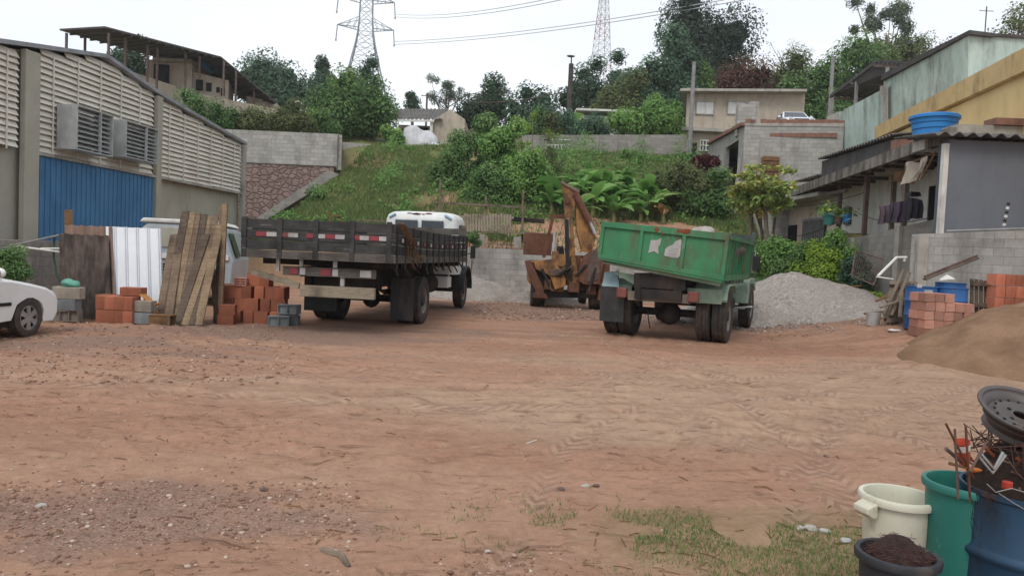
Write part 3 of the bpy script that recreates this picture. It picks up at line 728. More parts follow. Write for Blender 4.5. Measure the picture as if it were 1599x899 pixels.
# ---------------------------------------------------------------- STONE RETAINING WALL + BLOCK WALLS
a = at(352, 300, 38.2); b = at(512, 262, 38.2)
rt = thing('retaining_wall', 'pinkish rough stone retaining wall behind the warehouse corner', 'retaining wall', (-12, 38.2, 0))
mb = MB(root=rt); wall_between(mb, (a.x - 10, 38.2), (b.x + .3, 38.2), -.2, 5.65, 5.65, .4); mb.build('stonework', M_STONE, rt)
mb = MB(root=rt)
mb.slab([(at(378, 352, 37.5).x, 37.6, 2.0), (at(378, 352, 37.5).x, 37.6, 2.35), (at(512, 262, 37.5).x, 37.6, 5.4), (at(530, 262, 37.5).x, 37.6, 5.2)], (0, .55, 0))
mb.build('sloping_footing', M_BLOCKD, rt)
t1 = at(520, 209, 38.1)
mb = MB(); wall_between(mb, (a.x - 12, 38.15), (at(527, 209, 38.1).x, 38.15), 5.66, 7.3, 7.3, .18)
wall_between(mb, (at(527, 209, 38.1).x + .18, 38.34), (at(533, 209, 47).x, 47.0), 5.5, 7.3, 8.05, .18)
solo(mb, 'block_wall', M_BLOCK, 'grey block wall standing on top of the pinkish stone wall', 'wall')
mb = MB(); wall_between(mb, (at(534, 240, 47).x, 47.1), (at(640, 240, 47.6).x, 47.6), 6.6, 8.15, 8.1, .18)
solo(mb, 'block_wall', M_BLOCK, 'short grey block wall below the large tree with a forked trunk', 'wall')
mb = MB(); p0, p1 = at(790, 230, 47.2), at(1072, 230, 46.6)
wall_between(mb, (p0.x, 47.2), (p1.x, 46.6), 7.2, 9.05, 9.45, .18)
solo(mb, 'block_wall', M_BLOCKD, 'long dark block wall along the top of the slope above the banana plants', 'wall')
# white railing beside it
rl = thing('railing', 'small white metal railing at the left end of the long hilltop wall', 'railing', at(871, 228, 46.9))
mb = MB(root=rl)
for k in range(7):
    p = at(857 + k * 5, 226, 46.9); mb.tube([p, p + Vector((0, 0, -.45))], .025, 5)
mb.tube([at(855, 218, 46.9), at(890, 219, 46.9)], .03, 5); mb.tube([at(855, 226, 46.9), at(890, 227, 46.9)], .025, 5)
mb.build('bars', M_WHITEP, rl)

# ---------------------------------------------------------------- LOW BLOCK WALL BEHIND THE BACKHOE
mb = MB(); p0, p1 = at(640, 400, 28.0), at(1180, 400, 27.6)
wall_between(mb, (p0.x, 28.0), (p1.x, 27.6), -.2, 1.78, 1.72, .2)
solo(mb, 'block_wall', M_BLOCK, 'low grey block wall at the back of the yard behind the orange backhoe', 'wall')

# ---------------------------------------------------------------- HILLSIDE HOUSE, TOP LEFT, WITH THE BIG METAL ROOF
bh = thing('roofed_terrace_house', 'unfinished beige house under a long rusty metal canopy at top left', 'house', (-22, 57, 12))
A_, B_, C_, D_, G_, F_ = at(93, 48, 51.5), at(163, 44, 50), at(345, 91, 56.7), at(432, 162, 60.5), at(288, 102, 62), at(400, 168, 64)
mb = MB(root=bh)
for quad in ([A_, B_, C_, G_], [G_, C_, D_, F_]):
    mb.slab(quad, (0, 0, .12))
for k in range(1, 14):
    t = k / 14; p = B_.lerp(C_, t); q = A_.lerp(G_, t); mb.beam(p - Vector((0, 0, .07)), q - Vector((0, 0, .07)), .1, .12)
for k in range(1, 8):
    t = k / 8; p = C_.lerp(D_, t); q = G_.lerp(F_, t); mb.beam(p - Vector((0, 0, .07)), q - Vector((0, 0, .07)), .1, .12)
mb.build('canopy_roof', M_DARKR, bh)
for (px, py, Y, pb) in ((104, 52, 51.3, 84), (133, 57, 52.5, 84), (170, 52, 50.2, 100), (196, 60, 51.5, 104), (231, 70, 52.8, 140), (246, 75, 53.5, 140), (290, 82, 55, 142), (312, 88, 55.8, 122),
                       (350, 95, 56.8, 150), (369, 112, 57.6, 158), (397, 135, 59.5, 170), (197 + 86, 92, 58, 135)):
    p = at(px, py, Y); q = at(px - 2, pb, Y); mb = MB(root=bh); mb.beam(p, (p.x, p.y, q.z), .13, .13); mb.build('post', M_STEEL, bh)
mb = MB(root=bh)
a, b, c = at(170, 100, 53), at(275, 135, 56), at(438, 172, 60)
wall_between(mb, a, b, 8, a.z, b.z, .25); wall_between(mb, b, c, 8, b.z - .2, c.z, .25)
p, q = at(232, 95, 57), at(300, 98, 57.5); wall_between(mb, p, q, 9, p.z + .1, q.z, 4)
p, q = at(300, 112, 57.8), at(357, 126, 58.5); wall_between(mb, p, q, 9, p.z, q.z, 4)
p, q = at(385, 150, 60.8), at(432, 160, 61.2); wall_between(mb, p, q, 9, p.z, q.z, 3)
mb.build('wall', M_BEIGEW, bh)
for (x0, y0, x1, y1, Y) in ((306, 124, 316, 141, 57.7), (322, 129, 330, 143, 58.0), (338, 136, 343, 145, 58.2), (345, 138, 351, 150, 58.3), (240, 100, 262, 140, 56.9)):
    p, q = at(x0, y0, Y), at(x1, y1, Y + .1); mb = MB(root=bh); wall_between(mb, (p.x, p.y), (q.x, q.y), q.z, p.z, p.z, .3); mb.build('window', M_DARK, bh)
mb = MB(root=bh); p, q = at(238, 95, 56.6), at(298, 97, 57.0); mb.slab([p, q, q + Vector((0, 5, 0)), p + Vector((0, 5, 0))], (0, 0, .22)); mb.build('floor_slab', M_CONC, bh)
mb = MB(root=bh); p = at(318, 112, 60); mb.cyl(p, p + Vector((0, 0, .9)), .8, 20, .9); mb.cyl(p + Vector((0, 0, .9)), p + Vector((0, 0, 1.05)), .95, 20, .3); 
M_TANK = pm('blue_tank_plastic', '2f7fc0', '2973b2', 1.5, .45, .03, '1f5a8c', .4)
mb.build('water_tank', M_TANK, bh)

# ---------------------------------------------------------------- HOUSE WITH CORRUGATED ROOF (upper centre-left)
ch = thing('small_house', 'low grey house with corrugated roof and open carport on the hilltop', 'house', at(665, 222, 56))
e0, e1, r0, r1 = at(604, 186, 55), at(676, 186, 55), at(622, 170, 60), at(700, 170, 60)
mb = MB(root=ch); corr_sheet(mb, e0, r0 - e0, e1 - e0, (r0 - e0).length, (at(690, 186, 55) - e0).length, .3, .05, .03, 5)
mb.build('roof', M_FIBRE, ch)
mb = MB(root=ch); q = at(676, 184, 55.4); r_ = at(726, 184, 55.4); pk = at(703, 171, 55.4); bz = 8.3
mb.prism([(q.x, bz), (r_.x, bz), (r_.x, r_.z - .1), (pk.x, pk.z), (q.x, q.z - .2)], 55.4, 55.6); mb.prism([(r_.x - .15, bz), (r_.x, bz), (r_.x, r_.z - .12), (r_.x - .15, r_.z - .15)], 55.6, 61)
mb.prism([(e0.x + .2, bz), (q.x, bz), (q.x, 11.4), (e0.x + .2, 11.4)], 59.2, 59.4)
mb.build('wall', M_BEIGEW, ch)
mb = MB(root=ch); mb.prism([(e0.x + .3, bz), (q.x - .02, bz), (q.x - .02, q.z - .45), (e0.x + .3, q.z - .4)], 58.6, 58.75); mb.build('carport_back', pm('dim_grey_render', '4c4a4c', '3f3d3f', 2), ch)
mb = MB(root=ch); p = at(674, 190, 55.2); mb.beam(p, (p.x, p.y, 8.3), .2, .2); mb.build('post', M_WHITEP, ch)
mb = MB(root=ch); mb.beam(at(604, 188, 54.95), at(678, 189, 54.95), .08, .14); mb.build('fascia', M_WHITEP, ch)
mb = MB(root=ch); p, q2 = at(652, 199, 58.4), at(668, 206, 58.4); mb.box(p.x, q2.x, 58.45, 58.6, q2.z, p.z); mb.build('window', M_DARK, ch)
mb = MB(); p, q = at(583, 219, 52), at(638, 219, 51.5); wall_between(mb, p, q, 7.5, p.z, q.z, .15); solo(mb, 'low_parapet', pm('bluegrey_paint', '8fa0a6', '7e8f95', 2), 'pale blue-grey parapet beside the white tarp heap', 'wall')
mb = MB(); p = at(655, 220, 51.2)
mb.blob((p.x, p.y, p.z - .3), 1.15, .8, 1.15, 3, .5, 3); mb.blob((p.x + 1.0, p.y - .1, p.z - .65), 1.0, .6, .45, 5, .6, 3); mb.blob((p.x - .7, p.y, p.z - .5), .6, .6, .6, 8, .5, 3)
solo(mb, 'tarpaulin', pm('white_tarp', 'c9c9cb', 'b2b2b6', 2.5, .6, .5, '8b8780', .5, bscale=5), 'crumpled white tarpaulin heap in front of the small corrugated-roof house', 'tarpaulin')
mb = MB(); p = at(692, 226, 50); mb.blob((p.x, p.y, p.z - .1), .9, .5, .16, 4, .5, 2); solo(mb, 'plastic_sheet', M_WHITEP, 'flat white plastic sheet lying right of the tarpaulin heap', 'sheet')

# ---------------------------------------------------------------- LOW WHITE HOUSE (upper centre)
wh2 = thing('low_house', 'low white house with thin flat roof half hidden by round bushes', 'house', at(975, 215, 54))
p, q = at(905, 180, 54), at(1058, 184, 54.5)
mb = MB(root=wh2); wall_between(mb, (q.x, q.y), (p.x, p.y), 8.4, q.z - .1, p.z, -5); mb.build('wall', M_WHITEW, wh2)
p, q = at(900, 172, 53.4), at(1062, 178, 53.9)
mb = MB(root=wh2); mb.slab([p, q, q + Vector((0, 6.5, .3)), p + Vector((0, 6.5, .3))], (0, 0, .14)); mb.build('roof', M_WHITEP, wh2)
mb = MB(root=wh2); p, q = at(940, 182, 53.9), at(950, 204, 53.9); mb.box(p.x, q.x, 53.8, 54.1, q.z, p.z); mb.build('window', M_BARS, wh2)

# ---------------------------------------------------------------- BEIGE TWO-STOREY HOUSE
gh = thing('two_storey_house', 'beige two-storey house with two white shuttered windows on the hilltop', 'house', at(1160, 235, 50))
x0, x1 = at(1070, 200, 50).x, at(1254, 200, 50).x; zt = at(1160, 141, 50).z
mb = MB(root=gh)
for (a, b, y, za, zb) in ((x0, x1, 50, 10.4, zt), (x0 - .2, x1 - 2, 50.3, 7.8, 10.4)):
    mb.hexa([(a, y, za), (b, y, za), (b + 2, 58, za), (a + 2.1, 58, za), (a, y, zb), (b, y, zb), (b + 2, 58, zb), (a + 2.1, 58, zb)])
mb.build('wall', M_BEIGEW, gh)
mb = MB(root=gh); mb.box(x0 - .3, x1 + .1, 49.75, 50.2, 10.28, 10.5); mb.build('floor_ledge', M_CONC, gh)
pL, pR = at(1062, 142, 49.2), at(1260, 143, 49.2)
mb = MB(root=gh); mb.slab([pL, pR, pR + Vector((2.2, 9.5, 0)), pL + Vector((2.6, 9.5, 0))], (0, 0, .16)); mb.build('roof', M_CONC, gh)
for (a0, b0, a1, b1) in ((1088, 160, 1113, 179), (1137, 160, 1162, 179)):
    p, q = at(a0, b0, 50), at(a1, b1, 50); mb = MB(root=gh); mb.box(p.x - .06, q.x + .06, 49.93, 50.05, q.z - .06, p.z + .06); f = mb.build('window', M_CONC, gh)
    mb = MB(root=gh)
    for k in range(2): mb.box(p.x + k * (q.x - p.x) / 2 + .01, p.x + (k + 1) * (q.x - p.x) / 2 - .01, 49.9, 49.96, q.z, p.z)
    mb.build('shutter', M_SHUT, f)
p, q = at(1094, 219, 50), at(1106, 236, 50.2)
mb = MB(root=gh); mb.box(p.x, q.x, 50.1, 50.28, q.z, p.z); f = mb.build('window', M_GLASS, gh)
mb = MB(root=gh)
for k in range(4): x = p.x + k * (q.x - p.x) / 3; mb.box(x - .03, x + .03, 50.05, 50.09, q.z, p.z)
for k in range(3): z = q.z + k * (p.z - q.z) / 2; mb.box(p.x, q.x, 50.0, 50.045, z - .03, z + .03)
mb.build('window_bars', M_WHITEP, f)
mb = MB(root=gh); p, q = at(1083, 222, 50), at(1088, 240, 50); mb.box(p.x, q.x, 50.1, 50.35, q.z, p.z); mb.build('door', M_DARK, gh)

# ---------------------------------------------------------------- UNFINISHED BLOCK HOUSE
uh = thing('unfinished_house', 'unfinished grey block house with jagged orange brick parapet', 'house', (14, 36, 3))
P0 = at(1163, 200, 36); P1 = at(1318, 200, 35.2); P2 = at(1108, 220, 44.5)
zt0, zt1, zt2 = at(1163, 196, 36).z, at(1318, 196, 35.2).z, at(1108, 226, 44.5).z
mb = MB(root=uh)
wall_between(mb, (P0.x, P0.y), (P1.x, P1.y), 2.5, zt0, zt1, .2)
# left flank wall with tall opening left free
def lerp2(t): return (P0.x + (P2.x - P0.x) * t, P0.y + (P2.y - P0.y) * t)
def ztl(t): return zt0 + (zt2 - zt0) * t
for (ta, tb, z0) in ((0.012, .13, 3), (.46, 1, 3)):
    a, b = lerp2(ta), lerp2(tb); wall_between(mb, a, b, z0, ztl(ta), ztl(tb), -.2)
a, b = lerp2(.13), lerp2(.46); wall_between(mb, a, b, ztl(.13) - .55, ztl(.13), ztl(.46), -.2)
wall_between(mb, (P2.x, P2.y), (P2.x + 7, P2.y), 4, zt2, zt2, .2); wall_between(mb, (P1.x, P1.y), (P1.x + .5, P1.y + 9), 3, zt1, zt1, .2)
mb.build('wall', M_BLOCK, uh)
mb = MB(root=uh); a, b = lerp2(.1), lerp2(.49)
wall_between(mb, (a[0] + 1.2, a[1]), (b[0] + 1.2, b[1]), 3, 8, 8, -.1); mb.build('inner_wall', M_DARK, uh)
mb = MB(root=uh); mb.slab([(P0.x + .2, P0.y + .3, zt0 - .5), (P1.x - .2, P1.y + .3, zt0 - .5), (P1.x - .2, P2.y, zt0 - .5), (P2.x + .3, P2.y, zt0 - .5)], (0, 0, .2)); mb.build('roof_slab', M_CONC, uh)
# concrete ring beam and orange brick course
d = (P1 - P0).normalized()
mb = MB(root=uh); wall_between(mb, (P0.x - .01, P0.y - .03), (P1.x, P1.y - .03), zt0 - .02, zt0 - .02 + .12, zt1 + .1, .26)
a = (P0.x, P0.y - .02); mb.build('top_beam', M_CONC, uh)
mb = MB(root=uh); wall_between(mb, (P0.x + .3, P0.y - .03), (P1.x - .3, P1.y - .03), zt0 - .52, zt0 - .36, zt1 - .36, .1); mb.build('brick_course', M_BRICKO, uh)
br = MB(root=uh); n = 19
for k in range(n):
    t = (k + .1) / n
    if k in (2,): continue
    p = P0.lerp(P1, t); h = .2 + random.uniform(-.02, .03)
    L = rotM((p.x, p.y, zt0 + .1), 0, 0, math.atan2(d.y, d.x)); br.box(0, .235, 0, .18, 0, h, L)
br.build('brick_parapet', M_BRICKO, uh); br = MB(root=uh)
for k in range(22):
    t = k / 22; p = lerp2(t); L = rotM((p[0], p[1], ztl(t)), 0, 0, math.atan2(P2.y - P0.y, P2.x - P0.x))
    br.box(.01, .34, 0, .18, 0, .17 + random.uniform(-.03, .04), L)
br.build('brick_parapet', M_BRICKO, uh)
for (px, wd) in ((1187, .22), (1222, .1)):
    p = at(px, 200, 35.95); mb = MB(root=uh); mb.box(p.x, p.x + wd, p.y - .03 - .1, p.y + .05 - .1, 3, zt0 - .55); mb.build('pilaster', M_CONC, uh)
p, q = at(1188, 246, 35.9), at(1214, 277, 35.8)
mb = MB(root=uh); mb.box(p.x, q.x, 35.66, 35.9, q.z, p.z); f = mb.build('boarded_window', M_BRICKO, uh)
mb = MB(root=uh)
for k in range(4): mb.box(p.x + .03, q.x - .03, 35.6, 35.655, q.z + k * .25, q.z + k * .25 + .2)
mb.build('board', M_WOODB, f)
for t in (.2, .3): 
    a = lerp2(t); mb = MB(root=uh); mb.beam((a[0] - .12, a[1], 3.5), (a[0] - .12, a[1], 6.4), .05, .05); mb.build('gate_bar', M_STEEL, uh)
mb = MB(root=uh); a, b = lerp2(.28), lerp2(.45)
wall_between(mb, (a[0] - .05, a[1]), (b[0] - .05, b[1]), 3.2, 6.4, 6.4, .04); mb.build('metal_gate', M_DARKR, uh)
# odd blocks standing on its parapet
for (px, py, hh, col, lb) in ((1168, 182, .9, M_BLOCK, 'short block chimney stub on the left corner of the unfinished house'),):
    p = at(px, py, 37.2); mb = MB(); mb.box(p.x - .5, p.x + .5, p.y, p.y + .4, zt0 - .3, p.z + .6); mb.box(p.x + .1, p.x + .5, p.y, p.y + .4, p.z + .6, p.z + .75); solo(mb, 'block_stub', col, lb, 'masonry')
mb = MB(); 
g = at(1108, 230, 44); mb = MB(); mb.prism([(at(1106, 248, 40).x, 3.5), (at(1165, 300, 33).x, 3.5), (at(1163, 300, 33).x, 4.4), (at(1108, 260, 40).x, 6.5)], 34.5, 34.8)
solo(mb, 'retaining_wall', M_CONC, 'stained concrete retaining wall at the foot of the unfinished block house', 'retaining wall')
# ledge the silver car stands on
mb = MB(); p = at(1195, 188, 43); mb.box(p.x, p.x + 7.5, 41.5, 47.5, 8.9, 9.3); solo(mb, 'parking_slab', M_CONC, 'concrete parking slab behind the unfinished house', 'slab', kind='structure')

# ---------------------------------------------------------------- MINT + YELLOW BUILDING (upper right)
my = thing('painted_building', 'tall mint green and yellow building on the upper right', 'building', (17, 30, 4))
# mint walls: three planes stepping to the right
def quadwall(pts, mat, name, depth=(0, .25, 0), root=my, label=None):
    mb = MB(root=root); mb.slab([at(*p) for p in pts], depth); return mb.build(name, mat, root, label=label)
quadwall([(1310, 310, 36), (1310, 176, 36), (1381, 138, 30.5), (1381, 300, 30.5)], M_MINT, 'wall', (.3, .3, 0), label='stained mint wall section')
quadwall([(1380, 300, 30), (1380, 122, 30), (1512, 52, 24), (1512, 300, 24)], M_MINT, 'wall', (.3, .3, 0))
quadwall([(1512, 300, 24), (1512, 52, 24), (1800, 70, 25), (1800, 300, 25)], M_MINT, 'wall', (0, .3, 0))
quadwall([(1376, 126, 29.9), (1376, 117, 29.9), (1514, 47, 23.8), (1514, 53, 23.8)], M_DARKR, 'roof_edge', (.9, .2, 0))
quadwall([(1512, 54, 23.9), (1512, 50, 23.9), (1800, 66, 24.9), (1800, 72, 24.9)], M_DARKR, 'roof_edge', (0, .9, 0))
quadwall([(1374, 148, 30.3), (1374, 135, 30.3), (1384, 133, 30.1), (1384, 152, 30.1)], M_CONC, 'parapet_cap', (.3, .3, 0))
quadwall([(1378, 310, 29.6), (1378, 136, 29.6), (1387, 132, 29.3), (1387, 310, 29.3)], M_CONC, 'corner_pier', (.1, .2, 0), label='blackened concrete corner pier')
# yellow facade below, running toward the right edge
quadwall([(1370, 330, 29.2), (1370, 222, 29.2), (1800, 25, 14.5), (1800, 330, 14.5)], M_YEL, 'facade', (.3, .3, 0))
quadwall([(1366, 217, 29.1), (1366, 198, 29.1), (1800, -32, 14.2), (1800, 20, 14.2)], M_OCHRE, 'cornice', (.4, .35, 0))
quadwall([(1470, 158, 24.6), (1470, 154, 24.6), (1800, -40, 14.0), (1800, -32, 14.0)], M_WHITEP, 'gutter', (.5, .3, 0))
quadwall([(1380, 226, 28.7), (1380, 212, 28.7), (1428, 190, 26.3), (1428, 222, 26.3)], M_TEALW, 'porch_wall', (.1, .1, 0))
for (xa, ya, yb, xb) in ((1586, 172, 200, 1599 + 40), (1520, 194, 208, 1548)):
    p, q = at(xa, ya, 20.3 if xa > 1580 else 22.4), at(xb, ya - (14 if xa > 1580 else 8), 19.3 if xa > 1580 else 21.6)
    h = (yb - ya) / F * p.y; mb = MB(root=my); o = Vector((-.12, -.12, 0))
    mb.slab([p + o - Vector((0, 0, h)), p + o, q + o, q + o - Vector((0, 0, h))], (.1, .12, 0)); fr = mb.build('window', M_WOODB, my)
    mb = MB(root=my); e = Vector((0, 0, .08)); mb.slab([p.lerp(q, .1) + o * 1.3 - Vector((0, 0, h)) + e, p.lerp(q, .1) + o * 1.3 - e, p.lerp(q, .9) + o * 1.3 - e, p.lerp(q, .9) + o * 1.3 - Vector((0, 0, h)) + e], (.03, .03, 0)); mb.build('pane', M_GLASS, fr)
# rusty veranda roof left of the mint wall
vr = thing('veranda_roof', 'dark corrugated veranda roof on steel posts left of the mint wall', 'veranda', at(1350, 140, 36))
mb = MB(root=vr)
V0, V1, V2, V3 = at(1296, 150, 38.5), at(1390, 155, 36), at(1422, 99, 31), at(1368, 96, 33.5)
mb.slab([V0, V1, V2, V3], (0, 0, .08))
for k in range(9):
    t = k / 8; mb.beam(V0.lerp(V1, t) - Vector((0, 0, .06)), V3.lerp(V2, t) - Vector((0, 0, .06)), .06, .1)
mb.build('roof_sheet', M_DARKR, vr)
for k in (0.03, .5, .97):
    mb = MB(root=vr); mb.beam(V0.lerp(V3, k) - Vector((0, 0, .14)), V1.lerp(V2, k) - Vector((0, 0, .14)), .1, .12); mb.build('purlin', M_STEEL, vr)
for (px, py, Y, b_) in ((1300, 153, 37.6, 182), (1338, 128, 35.6, 160), (1386, 106, 32.2, 140)):
    p = at(px, py, Y); mb = MB(root=vr); mb.beam(p, (p.x, p.y, at(px, b_, Y).z - 1), .12, .12); mb.build('post', M_BARS, vr)
p, q = at(1291, 182, 37), at(1311, 174, 36.1); mb = MB(root=vr); wall_between(mb, p, q, 6, p.z, q.z, .2); mb.build('parapet', M_CONC, vr)
# antennas
p = at(1538, 52, 26); mb = MB(); mb.tube([p, p + Vector((0, 0, .9))], .02, 5); mb.tube([p + Vector((-.25, 0, .75)), p + Vector((.25, 0, .75))], .012, 4)
solo(mb, 'antenna', M_STEEL, 'thin antenna on the mint building roof', 'antenna')

# ---------------------------------------------------------------- PINK + WHITE TERRACE HOUSE WITH PORCH
th = thing('terrace_house', 'pink and white single storey house behind the terrace wall', 'house', (13.5, 30, 2.4))
FX = 13.05
mb = MB(root=th); mb.box(FX, FX + 4, 29.9, 37.5, 2.0, 4.62); mb.build('wall', M_PINKW, th)
mb = MB(root=th); mb.box(FX - .02, FX + .15, 29.6, 32.3, 3.6, 4.58); mb.box(FX, FX + 4, 18.9, 29.85, 2.3, 4.85); mb.build('white_wall', M_WHITEW, th)
def fwin(y0, y1, z0, z1, name, mat, bars=0, ledge=False):
    mb = MB(root=th); mb.box(FX - .07, FX + .02, y0, y1, z0, z1); o = mb.build(name, mat, th)
    if bars:
        mb = MB(root=th)
        for k in range(bars): y = y0 + (k + .5) * (y1 - y0) / bars; mb.box(FX - .13, FX - .09, y - .03, y + .03, z0, z1)
        mb.box(FX - .14, FX - .08, y0, y1, z1 - .05, z1 + .05); mb.build('window_bars', M_BARS, o)
def ypx(px): 
    d = ray(px, 340); return FX * d.y / d.x
fwin(ypx(1292), ypx(1257), 2.2, 3.65, 'window', M_GLASS, 12)
fwin(ypx(1246), ypx(1234), 1.9, 3.5, 'door', M_DARK)
fwin(ypx(1222), ypx(1194), 1.8, 3.9, 'metal_shutter', pm('grey_shutter', '77797b', '6a6c6e', 3, .6), 9)
fwin(ypx(1330), ypx(1321), 3.3, 3.95, 'small_window', M_GLASS, 3)
fwin(ypx(1473), ypx(1452), 2.5, 4.25, 'doorway', M_DARK)
mb = MB(root=th); mb.box(FX - .1, FX - .01, ypx(1473) - .12, ypx(1473), 2.4, 4.35); mb.box(FX - .1, FX - .01, ypx(1452), ypx(1452) + .25, 2.4, 4.35); mb.box(FX - .1, FX - .01, ypx(1473), ypx(1452), 4.26, 4.4); mb.build('door_frame', M_WHITEP, th)
mb = MB(root=th); mb.box(FX - 1.0, FX, 29.9, 37.5, 4.45, 4.6); mb.build('eave', M_CONC, th)
# porch roof slab (outer edge follows photo)
o0, o1 = at(1487, 224, 18.7), at(1238, 300, 33.0)
o1.z = 4.72; o0.z = 4.92
mb = MB(root=th); mb.slab([o0, o1, (FX + .5, o1.y, 4.8), (FX + .5, o0.y, 5.0)], (0, 0, .1)); mb.build('porch_roof', M_CONC, th)
mb = MB(root=th); mb.beam(o0 + Vector((0, 0, .1)), o1 + Vector((0, 0, .1)), .14, .34); mb.build('roof_fascia', pm('stained_concrete', '8d867d', '6f6961', 2, .9, .3, '322f2b', .8, (1.6, 1.6, .25), .42, .62), th)
mb = MB(root=th); dd = (o1 - o0).normalized()
for k in range(15):
    p = o0 + dd * (0.8 + k * .95); mb.beam((p.x + .1, p.y, p.z - .06), (FX + .3, p.y + .3, p.z - .02), .06, .1)
mb.build('rafters', M_STEEL, th)
# upper corrugated roof behind with brick pier
c0, c1 = at(1392, 224, 24.5), at(1276, 259, 31.5)
mb = MB(root=th); dv = c1 - c0
corr_sheet(mb, c0 + Vector((0, 0, .28)), Vector((1, .1, .13)), dv, 3.2, dv.length, .25, .04, .02, 6); mb.build('corrugated_roof', M_FIBRE, th)
mb = MB(root=th); wall_between(mb, c1 + Vector((.35, 0, 0)), c0 + Vector((.35, 0, 0)), 4.9, c1.z + .2, c0.z + .2, -.15); mb.build('gable_band', M_DARKR, th)
p = at(1393, 234, 24.2); mb = MB(root=th); mb.box(p.x, p.x + 1.3, p.y - .5, p.y + .1, p.z - .25, p.z + .3); mb.build('brick_pier', M_BRICKO, th)
mb = MB(root=th); mb.box(p.x - .15, p.x + 3.2, p.y - .3, p.y + .8, p.z - .75, p.z - .26); mb.build('concrete_beam', M_CONC, th)
c2, c3 = at(1276, 274, 32), at(1240, 284, 35.0)
mb = MB(root=th); dv = c3 - c2; corr_sheet(mb, c2, Vector((1, .1, .1)), dv, 3, dv.length, .25, .04, .02, 5); mb.build('corrugated_roof', M_FIBRE, th)
# porch posts
for (px, X, mt) in ((1311, 12.05, M_STEEL), (1352, 11.85, M_STEEL), (1394, 12.4, M_WOODG), (1413, 11.6, M_WOODG)):
    d = ray(px, 320); Yp = X * d.y / d.x; mb = MB(root=th); mb.beam((X, Yp, 2.3), (X, Yp, 4.7), .13, .13)
    if px == 1311: mb.beam((X - .1, Yp - .75, 4.4), (X - .1, Yp + .75, 4.4), .12, .12)
    mb.build('post', mt, th)
# brick-and-plaster step at porch ceiling
mb = MB(root=th); p = at(1398, 276, 23); mb.beam(p, at(1420, 274, 22), .12, .3); mb.build('wooden_bracket', M_WOODB, th)

# terrace retaining wall
tw = thing('terrace_wall', 'long stained block terrace wall under the porch', 'wall', (11.8, 23, 0))
q0, q1 = at(1482, 337, 18.9), at(1302, 379, 27.5)
mb = MB(root=tw); wall_between(mb, q1, q0, .4, q1.z, q0.z, .18); mb.build('blockwork', M_BLOCKD, tw)
for px in (1332, 1407):
    t = (1482 - px) / 180.0; t = t * 18.9 / (t * 18.9 + (1 - t) * 27.5) if t < 1 else 1
    p = q0.lerp(q1, t); mb = MB(root=tw); mb.box(p.x - .12, p.x + .1, p.y - .16, p.y + .1, .4, p.z + .02); mb.build('pillar', M_CONC, tw)
mb = MB(); r0, r1 = at(1303, 378, 27.7), at(1185, 400, 36)
wall_between(mb, r1, r0, 1, 2.35, 2.45, .18); solo(mb, 'low_wall', M_CONC, 'low crumbling wall in front of the pink house', 'wall')

# grey block boundary wall, nearer
nb = thing('boundary_wall', 'tall grey block wall with rough joints behind the blue drums', 'wall', (13, 17.5, 0))
n0, n1 = at(1424, 366, 18.2), at(1850, 349, 15.3)
mb = MB(root=nb); wall_between(mb, n0, n1, 0, n0.z, n1.z, .2); mb.build('blockwork', M_BLOCK, nb)
p = at(1440, 366, 18.05); mb = MB(root=nb); mb.box(p.x - .12, p.x + .12, p.y - .1, p.y - .002, .2, n0.z - .02); mb.build('pillar', M_CONC, nb)
mb = MB(root=nb); mb.tube([at(1478, 361, 17.5), at(1850, 349, 15.25)], .03, 6); mb.build('top_rail', M_BARS, nb)
# slate grey building above it
sg = thing('grey_building', 'smooth slate grey wall of a building at the right edge', 'building', (14, 18.3, 2.6))
s0, s1 = at(1483, 218, 18.3), at(1850, 232, 17.2)
mb = MB(root=sg); wall_between(mb, (s0.x, s0.y), (s1.x, s1.y), 2.35, s0.z, s1.z, .5); wall_between(mb, (s0.x + .02, s0.y + .5), (s0.x + 2.0, s0.y + 3.2), 2.35, s0.z, s0.z, -.3); mb.build('wall', M_SLATE, sg)
mb = MB(root=sg); mb.box(s0.x - .12, s0.x - .003, s0.y - .02, s0.y + .12, 2.4, s0.z - .1); mb.build('corner_pipe', M_WHITEP, sg)
mb = MB(root=sg); dv = (s1 - s0); corr_sheet(mb, s0 + Vector((-.5, -.25, .1)), Vector((.12, 1, .12)), dv, 2.6, dv.length, .3, .05, .02, 6); mb.build('corrugated_roof', M_FIBRE, sg)
mb = MB(root=sg); p = at(1555, 196, 18.9); mb.box(p.x - .9, p.x + 3.5, p.y + .1, p.y + 1.4, p.z - .28, p.z + .02); mb.build('roof_beam', M_CONC, sg)
mb = MB(root=sg); mb.box(p.x, p.x + .75, p.y, p.y + .5, p.z + .03, p.z + .2); mb.build('roof_bricks', M_BRICKO, sg)

# water tank on the porch roof
wt = thing('water_tank', 'round blue plastic water tank on the porch roof', 'water tank', at(1457, 220, 20.2))
h = 34 / F * 20.2; r1_, r2_ = .46, .58
mb = MB(); mb.lathe([(0, 0), (r1_, 0), (r1_ + .02, .12), (r1_ + .05, .13), (r1_ + .05, .28), (r1_ + .075, .29), (r1_ + .08, .43), (r1_ + .105, .44), (r2_, h), (r2_ + .03, h), (r2_ + .03, h + .05), (r2_, h + .07), (0, h + .1)], n=40)
mb.build('tank_body', M_TANK, wt)
mb = MB(); mb.lathe([(r2_ + .005, h - .04), (r2_ + .045, h - .03), (r2_ + .045, h + .03), (r2_ + .005, h + .04)], n=40); mb.build('lid_rim', M_TANK, wt)
mb = MB(); mb.box(-.38, .38, -.3, .3, -.28, -.01); mb.build('support_blocks', M_WHITEP, wt)

